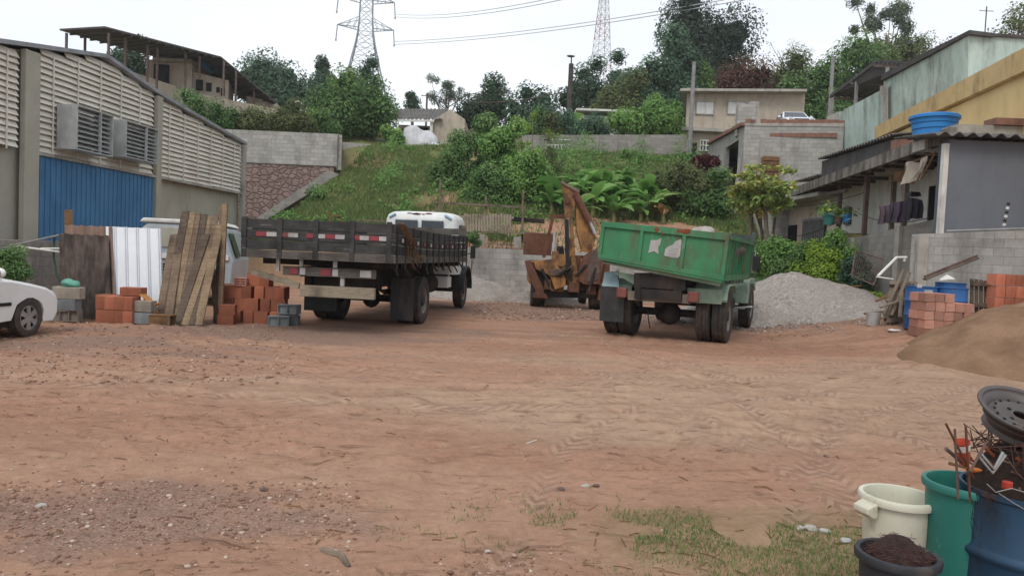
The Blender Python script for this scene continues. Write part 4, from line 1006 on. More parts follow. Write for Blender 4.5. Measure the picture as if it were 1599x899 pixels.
# ---------------------------------------------------------------- PYLON, MAST, POLES, LINES
M_LAT = pm('lattice_steel', '949ba3', '838a92', 2, .6, .0)
def lattice(root, mbm, levels, n4=4):
    """levels: list of (z, halfwidth); builds legs and X bracing"""
    for (z0, w0), (z1, w1) in zip(levels[:-1], levels[1:]):
        c0 = [(-w0, -w0, z0), (w0, -w0, z0), (w0, w0, z0), (-w0, w0, z0)]; c1 = [(-w1, -w1, z1), (w1, -w1, z1), (w1, w1, z1), (-w1, w1, z1)]
        for i in range(4):
            j = (i + 1) % 4; mbm.tube([c0[i], c1[i]], mbm.r1, 4, False); mbm.tube([c0[i], c1[j]], mbm.r2, 3, False); mbm.tube([c0[j], c1[i]], mbm.r2, 3, False); mbm.tube([c1[i], c1[j]], mbm.r2, 3, False)
YP = 120.0
pb = at(567, 165, YP)
py_ = thing('transmission_pylon', 'tall grey lattice electricity pylon rising above the trees', 'pylon', (pb.x, pb.y, pb.z - 3), rz=R(12))
k_ = YP / F
mb = MB(); mb.r1, mb.r2 = .11, .045
lattice(py_, mb, [(0, 4.0), (3 + 0, 3.75), (3 + 26 * k_, 3.1), (3 + 50 * k_, 2.45), (3 + 72 * k_, 1.95), (3 + 92 * k_, 1.5), (3 + 110 * k_, 1.2), (3 + 128 * k_, 1.05), (3 + 146 * k_, 1.0), (3 + 163 * k_, .95), (3 + 180 * k_, .9), (3 + 200 * k_, .8), (3 + 225 * k_, .7), (3 + 250 * k_, .5), (3 + 275 * k_, .1)])
mb.build('lattice_tower', M_LAT, py_)
for zz, lw in ((3 + 120 * k_, 4.4), (3 + 162 * k_, 4.4), (3 + 205 * k_, 4.0)):
    for s in (-1, 1):
        mb = MB(); tip = Vector((s * lw, 0, zz - .1))
        for yy in (-1, 1):
            mb.tube([(s * .95, yy * .95, zz - .4), tip], .07, 4, False); mb.tube([(s * .95, yy * .95, zz + 1.3), tip], .05, 4, False)
            for q in (.3, .6): a_ = Vector((s * .95, yy * .95, zz - .4)).lerp(tip, q); b_ = Vector((s * .95, yy * .95, zz + 1.3)).lerp(tip, q - .2); mb.tube([a_, b_], .05, 3, False)
        for q in (.2, .4, .6, .8): mb.tube([Vector((s * .95, -.95, zz - .4)).lerp(tip, q), Vector((s * .95, .95, zz - .4)).lerp(tip, q)], .05, 3, False)
        arm = mb.build('cross_arm', M_LAT, py_)
        mb = MB(); mb.tube([tip, tip + Vector((0, 0, -.4)), tip + Vector((s * .15, 0, -2.3))], .09, 5); mb.blob(tip + Vector((s * .15, 0, -2.4)), .16, .16, .22, 1, 0, 1); mb.build('insulator_string', M_LAT, arm)
M_CABLE = pm('power_cable', 'c2c6ca', 'b8bcc0', 1, .7, 0)
PM = Matrix.Translation(py_.location) @ Matrix.Rotation(R(12), 4, 'Z')
def cable(p, q, sag, r, label, grp=None, mat=None, n=24):
    mb = MB(); pts = []
    for k in range(n + 1):
        t = k / n; v = Vector(p).lerp(Vector(q), t); v.z -= sag * 4 * t * (1 - t); pts.append(v)
    mb.tube(pts, r, 4, False); return solo(mb, 'power_cable', mat or M_CABLE, label, 'cable', grp)
tipU = PM @ Vector((4.55, 0, 3 + 162 * k_ - 2.3)); tipL = PM @ Vector((4.55, 0, 3 + 120 * k_ - 2.3))
for i, dz in enumerate((0, .45)):
    wo = ('lower', 'upper')[i]
    cable(tipU + Vector((0, 0, dz)), at(930, -12, 62) + Vector((0, 0, dz * .7)), 0.9, .04, wo + ' of the two high cables running from the pylon to the top edge', 'high pair of pylon cables')
    cable(tipL + Vector((0, 0, dz)), at(1260, -18, 62) + Vector((0, 0, dz * .7)), 0.9, .045, wo + ' of the two low cables running from the pylon toward the tall dark tree', 'low pair of pylon cables')
cable(at(700, -5, 90), at(830, -40, 60), 1, .04, 'faint single cable at the top edge above the pylon')
M_MAST = None
m_, n_, b_ = newmat('red_white_mast')
tcz = coords(n_, (1, 1, 1)); sx = nd(n_, 'ShaderNodeSeparateXYZ'); n_.links.new(tcz, sx.inputs[0])
wv = nd(n_, 'ShaderNodeMath', operation='MULTIPLY'); n_.links.new(sx.outputs[2], wv.inputs[0]); wv.inputs[1].default_value = .1
fr_ = nd(n_, 'ShaderNodeMath', operation='FRACT'); n_.links.new(wv.outputs[0], fr_.inputs[0])
n_.links.new(ramp(n_, fr_.outputs[0], .49, .51, lin('a38582'), lin('b4b7ba')), b_.inputs['Base Color']); b_.inputs['Roughness'].default_value = .7
YM = 165.0; mbp = at(938, 105, YM); km = YM / F
ms_ = thing('radio_mast', 'slim red and white lattice mast above the trees', 'mast', (mbp.x, mbp.y, mbp.z - 4), rz=R(20))
mb = MB(); mb.r1, mb.r2 = .09, .045; lv = [(0, 1.9)]
for k in range(1, 16): lv.append((4 + (k - 1) * 11 * km, max(.35, 1.75 - .095 * k)))
lattice(ms_, mb, lv); mb.build('lattice_tower', m_, ms_)

def pole(px, pyt, pyb, Y, r, mat, label, lean=0, top=None):
    p = at(px, pyt, Y); q = at(px - (pyb - pyt) * .043, pyb, Y); z0 = gz(q.x, Y) - .3
    t = thing('utility_pole', label, 'pole', (p.x - lean, p.y, min(z0, q.z)))
    mb = MB(); mb.tube([(0, 0, 0), (lean, 0, p.z - t.location.z)], [r * 1.25, r], 10); mb.build('shaft', mat, t)
    return t, p
M_PCON = pm('pole_concrete', '8b8b89', '777775', 3, .85, .1)
t, p = pole(892, 100, 185, 50, .16, pm('dark_pole', '4f4a46', '3f3b38', 3, .9, .2), 'dark utility pole with lamp head above the low white house')
mb = MB(root=t); mb.tube([(p.x, p.y, p.z - .6), (p.x, p.y, p.z + .45)], .05, 6); mb.blob((p.x - .05, p.y, p.z + .5), .28, .14, .08, 2, .1, 2); mb.build('lamp_head', M_STEEL, t)
cable(p + Vector((0, 0, -1.7)), at(700, 155, 58), .5, .03, 'single wire from the dark utility pole to the left', mat=M_STEEL)
pole(1084, 97, 240, 46, .11, M_PCON, 'slim grey concrete pole at the left corner of the beige house')
pole(1301, 88, 180, 39.5, .09, M_PCON, 'slim grey pole beside the dark veranda roof')
t, p = pole(667, 146, 170, 64, .08, M_STEEL, 'thin short pole with crossbar behind the corrugated roof')
mb = MB(root=t); mb.beam(p + Vector((-.5, 0, -.2)), p + Vector((.5, 0, -.2)), .06, .06); mb.build('crossbar', M_STEEL, t)
t, p = pole(470, 160, 175, 60, .05, M_WHITEP, 'thin white lamp post above the hedge on the left')
mb = MB(root=t); mb.tube([p, p + Vector((-.25, 0, .1)), p + Vector((-.5, 0, 0))], .04, 5); mb.build('lamp_arm', M_WHITEP, t)
# ================================================================ VEGETATION
rngp = np.random.default_rng(5)
M_BARK = pm('grey_bark', '6f6257', '544a41', 6, .95, .5, '3a332c', .4, stretch=(1, 1, .4))
M_BARKL = pm('pale_bark', '8f8576', '74695c', 6, .95, .4, stretch=(1, 1, .4))
L_DARK = leafm('leaf_dark', '2f3f31', '486047', '678260')
L_DEEP = leafm('leaf_bluegreen', '394f40', '567359', '789474')
L_MID = leafm('leaf_mid', '456339', '69894f', '90a968')
L_BRT = leafm('leaf_bright', '51763c', '7a9f53', 'a6bf70')
L_OLV = leafm('leaf_olive', '4b5436', '70794c', '959361')
L_RED = leafm('leaf_russet', '4b342c', '6b4a3c', '7d6a4a')
L_GREY = leafm('leaf_greygreen', '4d5c4a', '6b7c66', '87967e')
L_YEL = leafm('leaf_yellowgreen', '5b7a2c', '8aa53c', 'b9c25c')
L_PAP = leafm('leaf_papaya', '6f8648', '97a85e', 'c4b469')
L_BAN = leafm('leaf_banana', '57803f', '82ac5c', 'b6c88a', .5, .42)
L_MAR = leafm('leaf_maroon', '3a1c22', '5b2b32', '7a4038')
L_GRASS = leafm('grass_blade', '50643a', '6f804a', '9a9868', .8)
L_DRY = leafm('dry_leaf', '6f4f34', '93704a', 'b09565')

def leaf_cards(P, Nrm, size, aspect=.5, droop=0.0, jit=.9):
    """one folded diamond per point; returns verts (4n,3) and quads"""
    n = len(P)
    a = Nrm + rngp.normal(0, jit, (n, 3)); a /= np.linalg.norm(a, axis=1)[:, None] + 1e-9
    d = rngp.normal(0, 1, (n, 3)); d[:, 2] -= droop; d -= a * (d * a).sum(1)[:, None]; d /= np.linalg.norm(d, axis=1)[:, None] + 1e-9
    s = np.cross(a, d); L = size * rngp.uniform(.6, 1.25, n)[:, None]; W = L * aspect
    V = np.stack([P - d * L * .5, P + s * W * .5 + a * L * .06, P + d * L * .5 - a * L * .05, P - s * W * .5 + a * L * .06], 1)
    return V.reshape(-1, 3), np.arange(4 * n).reshape(n, 4)
def crown_points(n, cr, blobs, fuzz=.25):
    """points on the shells of sub-blobs inside crown radii cr=(rx,ry,rz); returns local points, normals, blob id"""
    B = np.array(blobs); w = B[:, 3] ** 2; w /= w.sum(); k = rngp.choice(len(B), n, p=w)
    d = rngp.normal(0, 1, (n, 3)); d /= np.linalg.norm(d, axis=1)[:, None]
    r = B[k, 3] * (1 - np.abs(rngp.normal(0, fuzz, n)) + .07 * rngp.normal(0, 1, n))
    P = B[k, :3] + d * r[:, None] * np.array([1, 1, .8]); return P, d, k
def make_blobs(cr, nb, rs=(.26, .42), seed=None, flat=0.0, shell=(.35, .8)):
    out = []
    for i in range(nb):
        d = rngp.normal(0, 1, 3); d /= np.linalg.norm(d); d[2] = d[2] if d[2] > -.5 else d[2] * .5
        q = rngp.uniform(*shell); r = rngp.uniform(*rs) * min(cr[0], cr[2] * 1.2)
        out.append((d[0] * q * cr[0], d[1] * q * cr[1], d[2] * q * cr[2], r))
    return out
def tree(kind, label, px, yt, yb, Y, wpx, mat, n=3000, leaf=.3, nb=26, rs=(.3, .44), trunk=.2, bark=None, zbase=None, crown_lo=.3, depth=.8, group=None, cat='tree', droop=0.2, fuzz=.25, limbs=7, shell=(.22, .75), lean=0.0, shape=None, aspect=.5, stems=1, limb_r=.4):
    """tree or bush from its outline: top/bottom pixel rows at distance Y, pixel width"""
    top = at(px, yt, Y); foot = at(px - (yb - yt) * .03, yb, Y)
    zg = min(gz(foot.x, Y), foot.z) - .15 if zbase is None else zbase
    root = thing(kind, label, cat, (foot.x, Y, zg), group=group)
    H = top.z - zg; rx = wpx / F * Y / 2; vis = top.z - foot.z
    clo = zg + H - vis * (1 - crown_lo) if vis < H else zg + H * crown_lo
    rz = max((top.z - clo) / 2, .2); cz = top.z - rz - zg; cx = top.x - foot.x
    cr = (rx, rx * depth, rz)
    blobs = shape(cr) if shape else make_blobs(cr, nb, rs, shell=shell)
    n = int(n * (2.6 if Y > 55 else 2.0)); leaf = leaf * .84; fuzz = fuzz * .7
    P, N, k = crown_points(n, cr, blobs, fuzz)
    for ax in (0, 1, 2):      # fit the crown to the outline measured in the photograph
        lo, hi = np.percentile(P[:, ax], (1.8, 98.2)); mid, half = (lo + hi) / 2, (hi - lo) / 2
        P[:, ax] = (P[:, ax] - mid) * cr[ax] / half
        blobs = [tuple((b_ - mid) * cr[ax] / half if i_ == ax else b_ for i_, b_ in enumerate(bb)) for bb in blobs]
    P = P + np.array([cx, 0, cz])
    bt = rngp.uniform(0, 1, len(blobs)); tint = np.clip(.45 * bt[k] + .35 * rngp.uniform(0, 1, n) + .2 * (P[:, 2] - P[:, 2].min()) / (np.ptp(P[:, 2]) + .01), 0, 1)
    V, FC = leaf_cards(P, N + np.array([0, 0, .35]), leaf, aspect, droop, jit=.55)
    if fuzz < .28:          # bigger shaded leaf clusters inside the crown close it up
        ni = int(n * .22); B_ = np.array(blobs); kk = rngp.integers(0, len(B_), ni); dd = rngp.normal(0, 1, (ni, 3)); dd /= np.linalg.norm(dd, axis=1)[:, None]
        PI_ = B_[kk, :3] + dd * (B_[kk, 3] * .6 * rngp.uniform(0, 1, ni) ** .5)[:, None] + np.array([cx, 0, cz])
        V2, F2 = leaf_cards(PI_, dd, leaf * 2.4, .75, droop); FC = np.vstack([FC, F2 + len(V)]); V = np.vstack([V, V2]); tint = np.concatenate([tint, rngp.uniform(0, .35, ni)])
    mb = MB()
    base = Vector((0, 0, 0))
    for st in range(stems):
        off = Vector((random.uniform(-.12, .12) * (stems > 1) * rx, 0, 0)); cc = Vector((cx, 0, cz)) + off * 2
        pts = [base + off, base + off + (cc - base) * .35 + Vector((random.uniform(-.1, .1) * trunk * 4, 0, 0)), base.lerp(cc, .7) + off + Vector((random.uniform(-.3, .3) * trunk * 2, 0, 0)), cc]
        mb.tube(pts, [trunk * 1.25, trunk, trunk * .75, trunk * .4], 8)
        for i in range(limbs):
            b = blobs[random.randrange(len(blobs))]; t0 = pts[1].lerp(pts[2], random.uniform(0, 1.0)); e = Vector((b[0] + cx, b[1], b[2] + cz))
            m_ = t0.lerp(e, .5) + Vector((random.uniform(-.1, .1), 0, -.05 * (e - t0).length)); mb.tube([t0, m_, e], [trunk * limb_r, trunk * limb_r * .65, trunk * limb_r * .25], 5)
    mb.build('trunk', bark or M_BARK, root)
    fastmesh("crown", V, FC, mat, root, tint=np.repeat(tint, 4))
    return root

# ---- trees on the skyline, left to right
tree('tree', 'small dark tree seen under the rusty metal canopy', 200, 66, 130, 62, 70, L_DARK, 2200, .3, 16, crown_lo=.1)
tree('round_tree', 'broad dark green tree right of the rusty canopy', 440, 100, 200, 78, 118, L_DEEP, 6500, .42, 34, rs=(.3, .42), shell=(.2, .7), crown_lo=.1)
tree('tree', 'small dark tree with flat top left of the pylon', 511, 92, 165, 82, 44, L_DARK, 1700, .36, 14, crown_lo=.15)
tree('tree', 'slender dark tree standing in front of the pylon base', 574, 95, 190, 66, 52, L_DEEP, 1500, .3, 14, crown_lo=.1, fuzz=.4)
tree('tree', 'small dusky tree touching the left leg of the pylon', 540, 112, 170, 74, 50, L_OLV, 900, .3, 12, crown_lo=.1, fuzz=.4)
tree('forked_tree', 'leafy tree with a pale forked trunk behind the short block wall', 549, 128, 230, 50.5, 126, L_MID, 8500, .26, 34, rs=(.28, .4), shell=(.2, .75), trunk=.22, bark=M_BARKL, crown_lo=.12, stems=2, limbs=9, droop=.8)
tree('conical_tree', 'tiny tiered conifer behind the corrugated roof', 646, 145, 178, 88, 26, L_DARK, 420, .34, 10, crown_lo=.1, rs=(.3, .5))
tree('airy_tree', 'thin airy grey tree right of the short pole', 698, 120, 180, 84, 58, L_GREY, 1300, .26, 18, rs=(.14, .26), fuzz=.5, trunk=.14, limbs=16, limb_r=.5)
tree('round_tree', 'dark rounded tree above the grey gable wall', 756, 122, 215, 66, 76, L_DARK, 3600, .34, 20, crown_lo=.08)
tree('tree', 'dark low tree left of the utility pole', 835, 140, 225, 62, 84, L_DEEP, 2600, .34, 18, crown_lo=.08)
tree('tree', 'dark green tree behind the utility pole with lamp head', 905, 132, 220, 66, 60, L_DARK, 2000, .34, 16, crown_lo=.08)
tree('spreading_tree', 'dark spreading tree with sky gaps below the radio mast', 950, 90, 205, 68, 100, L_DEEP, 3600, .32, 26, rs=(.18, .3), fuzz=.35, limbs=12)
tree('tree', 'olive brown tree behind the low white house', 985, 125, 200, 60, 105, L_OLV, 3800, .3, 22, crown_lo=.08)
tree('layered_tree', 'green layered tree left of the beige house', 1046, 58, 215, 60, 108, L_DEEP, 7500, .34, 34, rs=(.26, .36), shell=(.2, .75), crown_lo=.06, droop=.5)
tree('giant_tree', 'huge dark rounded tree, the tallest behind the beige house', 1106, 9, 215, 74, 136, leafm('leaf_blackgreen', '2d3a31', '425444', '5a6e58'), 12000, .4, 40, rs=(.3, .42), crown_lo=.18, trunk=.5, shell=(.2, .72), fuzz=.2)
tree('russet_tree', 'reddish brown tree above the beige house roof', 1155, 98, 200, 64, 92, L_RED, 3600, .28, 22, crown_lo=.1, fuzz=.35)
tree('tree', 'dense green tree between the huge tree and the beige roof', 1085, 105, 210, 62, 60, L_MID, 2200, .3, 16, crown_lo=.1)
tree('bare_tree', 'leafless twiggy grey tree on the ridge right of the huge tree', 1250, 64, 190, 76, 90, L_GREY, 500, .16, 26, rs=(.08, .14), fuzz=.5, trunk=.2, limbs=42, bark=M_BARKL, limb_r=.35)
tree('olive_tree', 'olive tree behind the silver car', 1222, 84, 200, 68, 96, L_OLV, 4200, .3, 26, crown_lo=.08, fuzz=.35)
tree('olive_tree', 'olive tree with yellowish patches left of the veranda roof', 1282, 100, 215, 60, 96, L_MID, 4200, .3, 26, crown_lo=.05)
tree('tall_airy_tree', 'tall airy eucalyptus-like tree rising above the veranda roof', 1388, -2, 160, 82, 104, L_GREY, 3600, .34, 34, rs=(.12, .24), fuzz=.4, trunk=.28, limbs=26, crown_lo=.3, shell=(.4, .95), bark=M_BARKL, limb_r=.35)
tree('tree', 'green and yellow mixed tree behind the dark veranda roof', 1335, 68, 200, 62, 100, L_MID, 5000, .3, 28, crown_lo=.05)
tree('tree', 'broad olive tree between the veranda roof and the mint wall', 1402, 66, 190, 64, 92, L_OLV, 4200, .3, 26, crown_lo=.05)
tree('tree', 'sparse tree behind the mint roof edge', 1470, 58, 120, 70, 60, L_OLV, 1100, .28, 14, crown_lo=.05, fuzz=.5, zbase=14)
tree('tree', 'dark tree at the top right corner behind the mint wall', 1592, 18, 120, 50, 100, L_OLV, 3400, .26, 20, crown_lo=.05, fuzz=.45, zbase=12)
tree('background_shrub', 'low green shrub on the ridge left of the bare tree', 1190, 120, 180, 70, 70, L_OLV, 1500, .3, 12, crown_lo=.05)
# ---- hedge row above the grey wall, left
for i, (px, yt, Y, wpx, mt, lb) in enumerate(((302, 143, 44, 60, L_MID, 'feathery green shrub nearest the warehouse roof'), (345, 165, 44.5, 70, L_MID, 'feathery green shrub second from the warehouse roof'),
        (398, 168, 45, 76, L_OLV, 'olive shrub above the middle of the long grey wall'), (455, 165, 45.5, 80, L_OLV, 'olive shrub left of the forked tree'), (500, 172, 46.5, 50, L_MID, 'small green shrub at the end of the grey wall'))):
    tree('hedge_shrub', lb, px, yt, 212, Y, wpx, mt, 2600, .17, 18, crown_lo=.0, trunk=.06, cat='shrub', group='shrubs above the grey wall', droop=.6)
# ---- round bushes by the white house
tree('mango_bush', 'large round green bush in front of the low white house', 1010, 158, 216, 50, 106, L_BRT, 5500, .22, 26, crown_lo=.0, trunk=.12, cat='bush', droop=.6)
tree('dark_bush', 'dark round bush beside the utility pole', 914, 176, 222, 49, 70, L_DEEP, 3000, .2, 18, crown_lo=.0, trunk=.1, cat='bush')
tree('bush', 'yellowish bush left of the dark round bush', 873, 178, 222, 50, 46, L_OLV, 1500, .2, 12, crown_lo=.0, trunk=.08, cat='bush')
tree('bush', 'mid green bush at the left end of the hilltop wall', 838, 172, 226, 51, 60, L_MID, 2200, .2, 14, crown_lo=.0, trunk=.08, cat='bush')
for (px, yt, yb, Y, wpx, mt, lb) in ((770, 196, 240, 52, 66, L_MID, 'low green bush on the crest right of the grey gable house'), (812, 196, 236, 53, 56, L_DEEP, 'dark low bush on the crest between the slope trees and the pole'), (735, 205, 245, 51, 50, L_OLV, 'olive low bush on the crest below the grey gable wall')):
    tree('crest_bush', lb, px, yt, yb, Y, wpx, mt, 1800, .2, 14, crown_lo=.0, trunk=.06, cat='bush')
# ---- vegetation on the slope
tree('slope_tree', 'dark leafy young tree in the middle of the slope', 746, 186, 335, 38, 72, L_MID, 6500, .2, 34, rs=(.2, .34), crown_lo=.02, trunk=.1, fuzz=.3, droop=.7)
tree('slope_tree', 'bright leafy young tree right of the dark one on the slope', 788, 196, 330, 36.5, 80, L_BRT, 5200, .2, 30, rs=(.2, .32), crown_lo=.05, trunk=.09, fuzz=.32, droop=.7)
tree('slope_bush', 'bushy green growth behind the pallet fence', 706, 232, 312, 37, 60, L_MID, 3000, .17, 20, crown_lo=.0, trunk=.05, cat='bush')
tree('slope_bush', 'dense green bush left of the banana plants', 822, 240, 332, 34.5, 74, L_BRT, 4200, .17, 24, crown_lo=.0, trunk=.05, cat='bush', droop=.6)
tree('slope_bush', 'olive green bush behind the pallet fence and poles', 766, 262, 322, 34.5, 66, L_MID, 3000, .17, 20, crown_lo=.0, trunk=.05, cat='bush')
tree('wispy_tree', 'wispy pale tree with bent branches above the backhoe boom', 830, 180, 330, 40, 84, L_YEL, 2300, .16, 40, rs=(.1, .2), fuzz=.5, trunk=.09, limbs=26, crown_lo=.05, bark=M_BARKL, shell=(.3, 1.0), limb_r=.55)
tree('wispy_tree', 'thin brownish shrub right of the wispy pale tree', 862, 215, 320, 37, 50, L_OLV, 1300, .15, 22, rs=(.12, .22), fuzz=.5, trunk=.06, limbs=16, crown_lo=.05, limb_r=.55)
tree('slope_shrub', 'olive shrub with pinkish tips right of the banana plants', 1062, 258, 330, 34.5, 86, L_OLV, 4600, .16, 26, crown_lo=.0, trunk=.05, cat='shrub', droop=.5)
tree('slope_shrub', 'green shrub against the unfinished house wall', 1108, 268, 336, 34, 66, L_MID, 3300, .16, 20, crown_lo=.0, trunk=.05, cat='shrub', droop=.5)
tree('grass_clump_shrub', 'low green clump on the grassy slope behind the truck cab', 632, 306, 336, 36, 40, L_BRT, 1500, .13, 12, crown_lo=.0, trunk=.03, cat='shrub')
tree('climbing_shrub', 'dark green creeper bush below the sloping footing', 494, 292, 348, 34, 46, L_MID, 2200, .14, 16, crown_lo=.0, trunk=.04, cat='shrub')
tree('slope_shrub', 'small leafy shrub under the short grey block wall', 551, 250, 268, 44, 26, L_DEEP, 600, .16, 8, crown_lo=.0, trunk=.04, cat='shrub')
tree('tall_grass_shrub', 'tall bright grass clump below the white tarpaulin', 630, 232, 268, 45, 56, L_BRT, 2600, .2, 16, crown_lo=.0, trunk=.03, cat='shrub', aspect=.18, droop=-1.0)
tree('slope_shrub', 'green shrub below the dark hilltop wall', 1078, 238, 262, 44, 36, L_MID, 900, .16, 10, crown_lo=.0, trunk=.04, cat='shrub')
tree('slope_shrub', 'tufted green growth below the middle of the hilltop wall', 1000, 236, 262, 44.5, 110, L_BRT, 2600, .17, 18, crown_lo=.0, trunk=.03, cat='shrub', aspect=.2, droop=-.6)
tree('small_papaya', 'thin small papaya tree in front of the carport house', 614, 198, 258, 47.5, 34, L_BRT, 700, .26, 9, crown_lo=.55, trunk=.06, bark=M_BARKL, rs=(.3, .45))
# ---- weeds on the right bank
for (px, yt, yb, Y, wpx, mt, n_, lb) in ((1205, 374, 432, 26.5, 70, L_BRT, 2600, 'weedy green growth just behind the green truck mirror'), (1245, 380, 436, 25.5, 74, L_MID, 2800, 'mid green weeds left of the yellow-green bush'),
        (1278, 382, 440, 24.6, 62, L_YEL, 2600, 'yellow-green bush in the middle of the right bank'), (1305, 362, 436, 25.2, 60, L_BRT, 2600, 'tall bright weeds below the potted fern'),
        (1340, 402, 446, 23.2, 44, L_DEEP, 1800, 'bluish green leafy plant near the leaning mesh panel'), (1230, 378, 415, 28.0, 70, L_BRT, 2200, 'green growth at the foot of the papaya trunks'), (1358, 458, 486, 20.5, 34, L_YEL, 1000, 'small bright green weed beside the paint bucket')):
    tree('weed_bush', lb, px, yt, yb, Y, wpx, mt, n_, .12, 18, crown_lo=.0, trunk=.03, cat='weeds', droop=.4)
tree('wall_shrub', 'blurred green shrub behind the white car', 20, 388, 436, 13.0, 52, L_MID, 2600, .06, 16, crown_lo=.0, trunk=.02, cat='shrub', fuzz=.45)
tree('weed_bush', 'leafy weed hanging behind the pallet shelf', 738, 362, 384, 27.2, 26, L_MID, 600, .1, 8, crown_lo=.0, trunk=.02, cat='weeds')

# ---- banana plants
def banana(label, px, yt, yb, Y, wpx, nl, seed, group='banana plants on the slope'):
    rg = random.Random(seed); top = at(px, yt, Y); foot = at(px, yb, Y); zg = gz(foot.x, Y) - .1
    root = thing('banana_plant', label, 'banana plant', (foot.x, Y, zg), group=group); H = top.z - zg; Rw = wpx / F * Y / 2
    mb = MB(); ht = H * .3
    mb.tube([(0, 0, 0), (.05, 0, ht * .5), (.0, 0, ht)], [.14, .11, .07], 8); mb.tube([(.3, .1, 0), (.32, .1, ht * .6)], [.1, .06], 6); mb.build('stem', pm('banana_stem', '6f7348', '5a4a34', 4, .8, .3), root)
    V = []; FC = []; T = []
    for i in range(nl):
        az = rg.uniform(0, 2 * PI); up = rg.uniform(.6, 2.6); L = H * rg.uniform(.36, .7); wd = L * rg.uniform(.13, .18)
        if i % 4 == 0: up = 3.5
        d = Vector((math.cos(az), math.sin(az) * .8, 0)); p = Vector((0, 0, ht * rg.uniform(.75, 1.0))); side = Vector((-d.y, d.x, 0)).normalized()
        seg = 8; ang = math.atan2(up, .7); b0 = len(V); tint = rg.uniform(0, 1); tear = rg.random() < .5; tw = rg.uniform(-.5, .5)
        for k in range(seg + 1):
            t = k / seg; wk = wd * (math.sin(PI * min(1, t * .92 + .06)) ** .6) * (1 if not tear else rg.uniform(.75, 1.1))
            if t < .15: wk *= .3
            n_ = Vector((0, 0, 1)); sd_ = (side * math.cos(tw) + n_ * math.sin(tw))
            V += [p - sd_ * wk + n_ * wk * .3, p, p + sd_ * wk + n_ * wk * .3]; T += [tint, tint * .8, tint]
            ang -= (1.5 / seg) * rg.uniform(.5, 1.25); p = p + (d * math.cos(ang) + Vector((0, 0, 1)) * math.sin(ang)) * (L / seg)
        for k in range(seg):
            a = b0 + 3 * k; FC += [(a, a + 1, a + 4, a + 3), (a + 1, a + 2, a + 5, a + 4)]
    fastmesh('leaves', [v[:] for v in V], FC, L_BAN if seed % 7 else L_DRY, root, tint=T, smooth=True)
bl = [(880, 240, 325, 33.5, 60), (905, 228, 322, 34.5, 60), (925, 252, 330, 33, 60), (945, 250, 322, 35, 62), (968, 262, 328, 34, 60), (985, 244, 318, 36, 62), (1008, 252, 325, 34.5, 58), (1030, 262, 330, 34, 56), (958, 278, 335, 32.5, 54), (900, 275, 338, 32, 54), (1000, 285, 332, 32.8, 50), (860, 262, 335, 33, 50), (920, 235, 300, 38, 60), (968, 238, 300, 38.5, 60)]
words_ = ['leftmost tall banana plant behind the backhoe boom', 'banana plant with an upright rolled leaf left of the clump', 'banana plant just right of the boom tip', 'banana plant in the left middle of the clump', 'broad banana plant in the centre of the clump', 'tall banana plant at the back of the clump', 'banana plant right of the clump centre', 'rightmost banana plant beside the olive shrub', 'short banana plant at the front centre', 'short banana plant low behind the boom', 'short banana plant above the red soil bank', 'banana plant at the left edge under the wispy tree', 'banana plant at the rear left below the hilltop wall', 'banana plant at the rear middle below the hilltop wall']
bl += [(893, 262, 326, 33.2, 50), (935, 240, 300, 36.5, 54), (952, 268, 330, 33.4, 50), (1018, 268, 330, 33.2, 50), (912, 250, 318, 35, 50), (990, 262, 328, 34.6, 50)]
words_ += ['narrow banana plant squeezed beside the boom tip', 'banana plant behind the left half of the clump', 'banana plant filling the gap left of the clump centre', 'banana plant in front of the rightmost pair', 'leaning banana plant in the rear left of the clump', 'banana plant filling the gap right of the clump centre']
for i, (b_, wd_) in enumerate(zip(bl, words_)): banana(wd_, *b_, 15, 31 + i + (1 if (31 + i) % 7 == 0 else 0))
banana('dry brown banana plant above the dump truck', 1035, 292, 330, 32.5, 40, 9, 7)
banana('upright wild banana leaves behind the utility pole', 876, 150, 212, 52, 50, 12, 50, group='far banana plants')
# maroon plant
cd = thing('cordyline', 'maroon cordyline beside the unfinished house', 'plant', (at(1102, 262, 37).x, 37, gz(at(1102, 262, 37).x, 37)))
mb = MB(); tz = at(1102, 250, 37).z - cd.location.z; mb.tube([(0, 0, 0), (.05, 0, tz)], [.06, .04], 6); mb.tube([(0, 0, 0), (-.4, 0, tz * .92)], [.05, .03], 6); mb.build('stem', M_BARK, cd)
P = []; N = []
for c in ((0, 0, tz), (-.4, .1, tz * .95), (.35, -.1, tz - .1), (-.15, 0, tz - .35)):
    d = rngp.normal(0, 1, (70, 3)); d /= np.linalg.norm(d, axis=1)[:, None]; P.append(np.array(c) + d * .27); N.append(d)
V, FC = leaf_cards(np.vstack(P), np.vstack(N), .42, .25, -.5); fastmesh('leaves', V, FC, L_MAR, cd, tint=np.repeat(rngp.uniform(0, 1, len(FC)), 4))
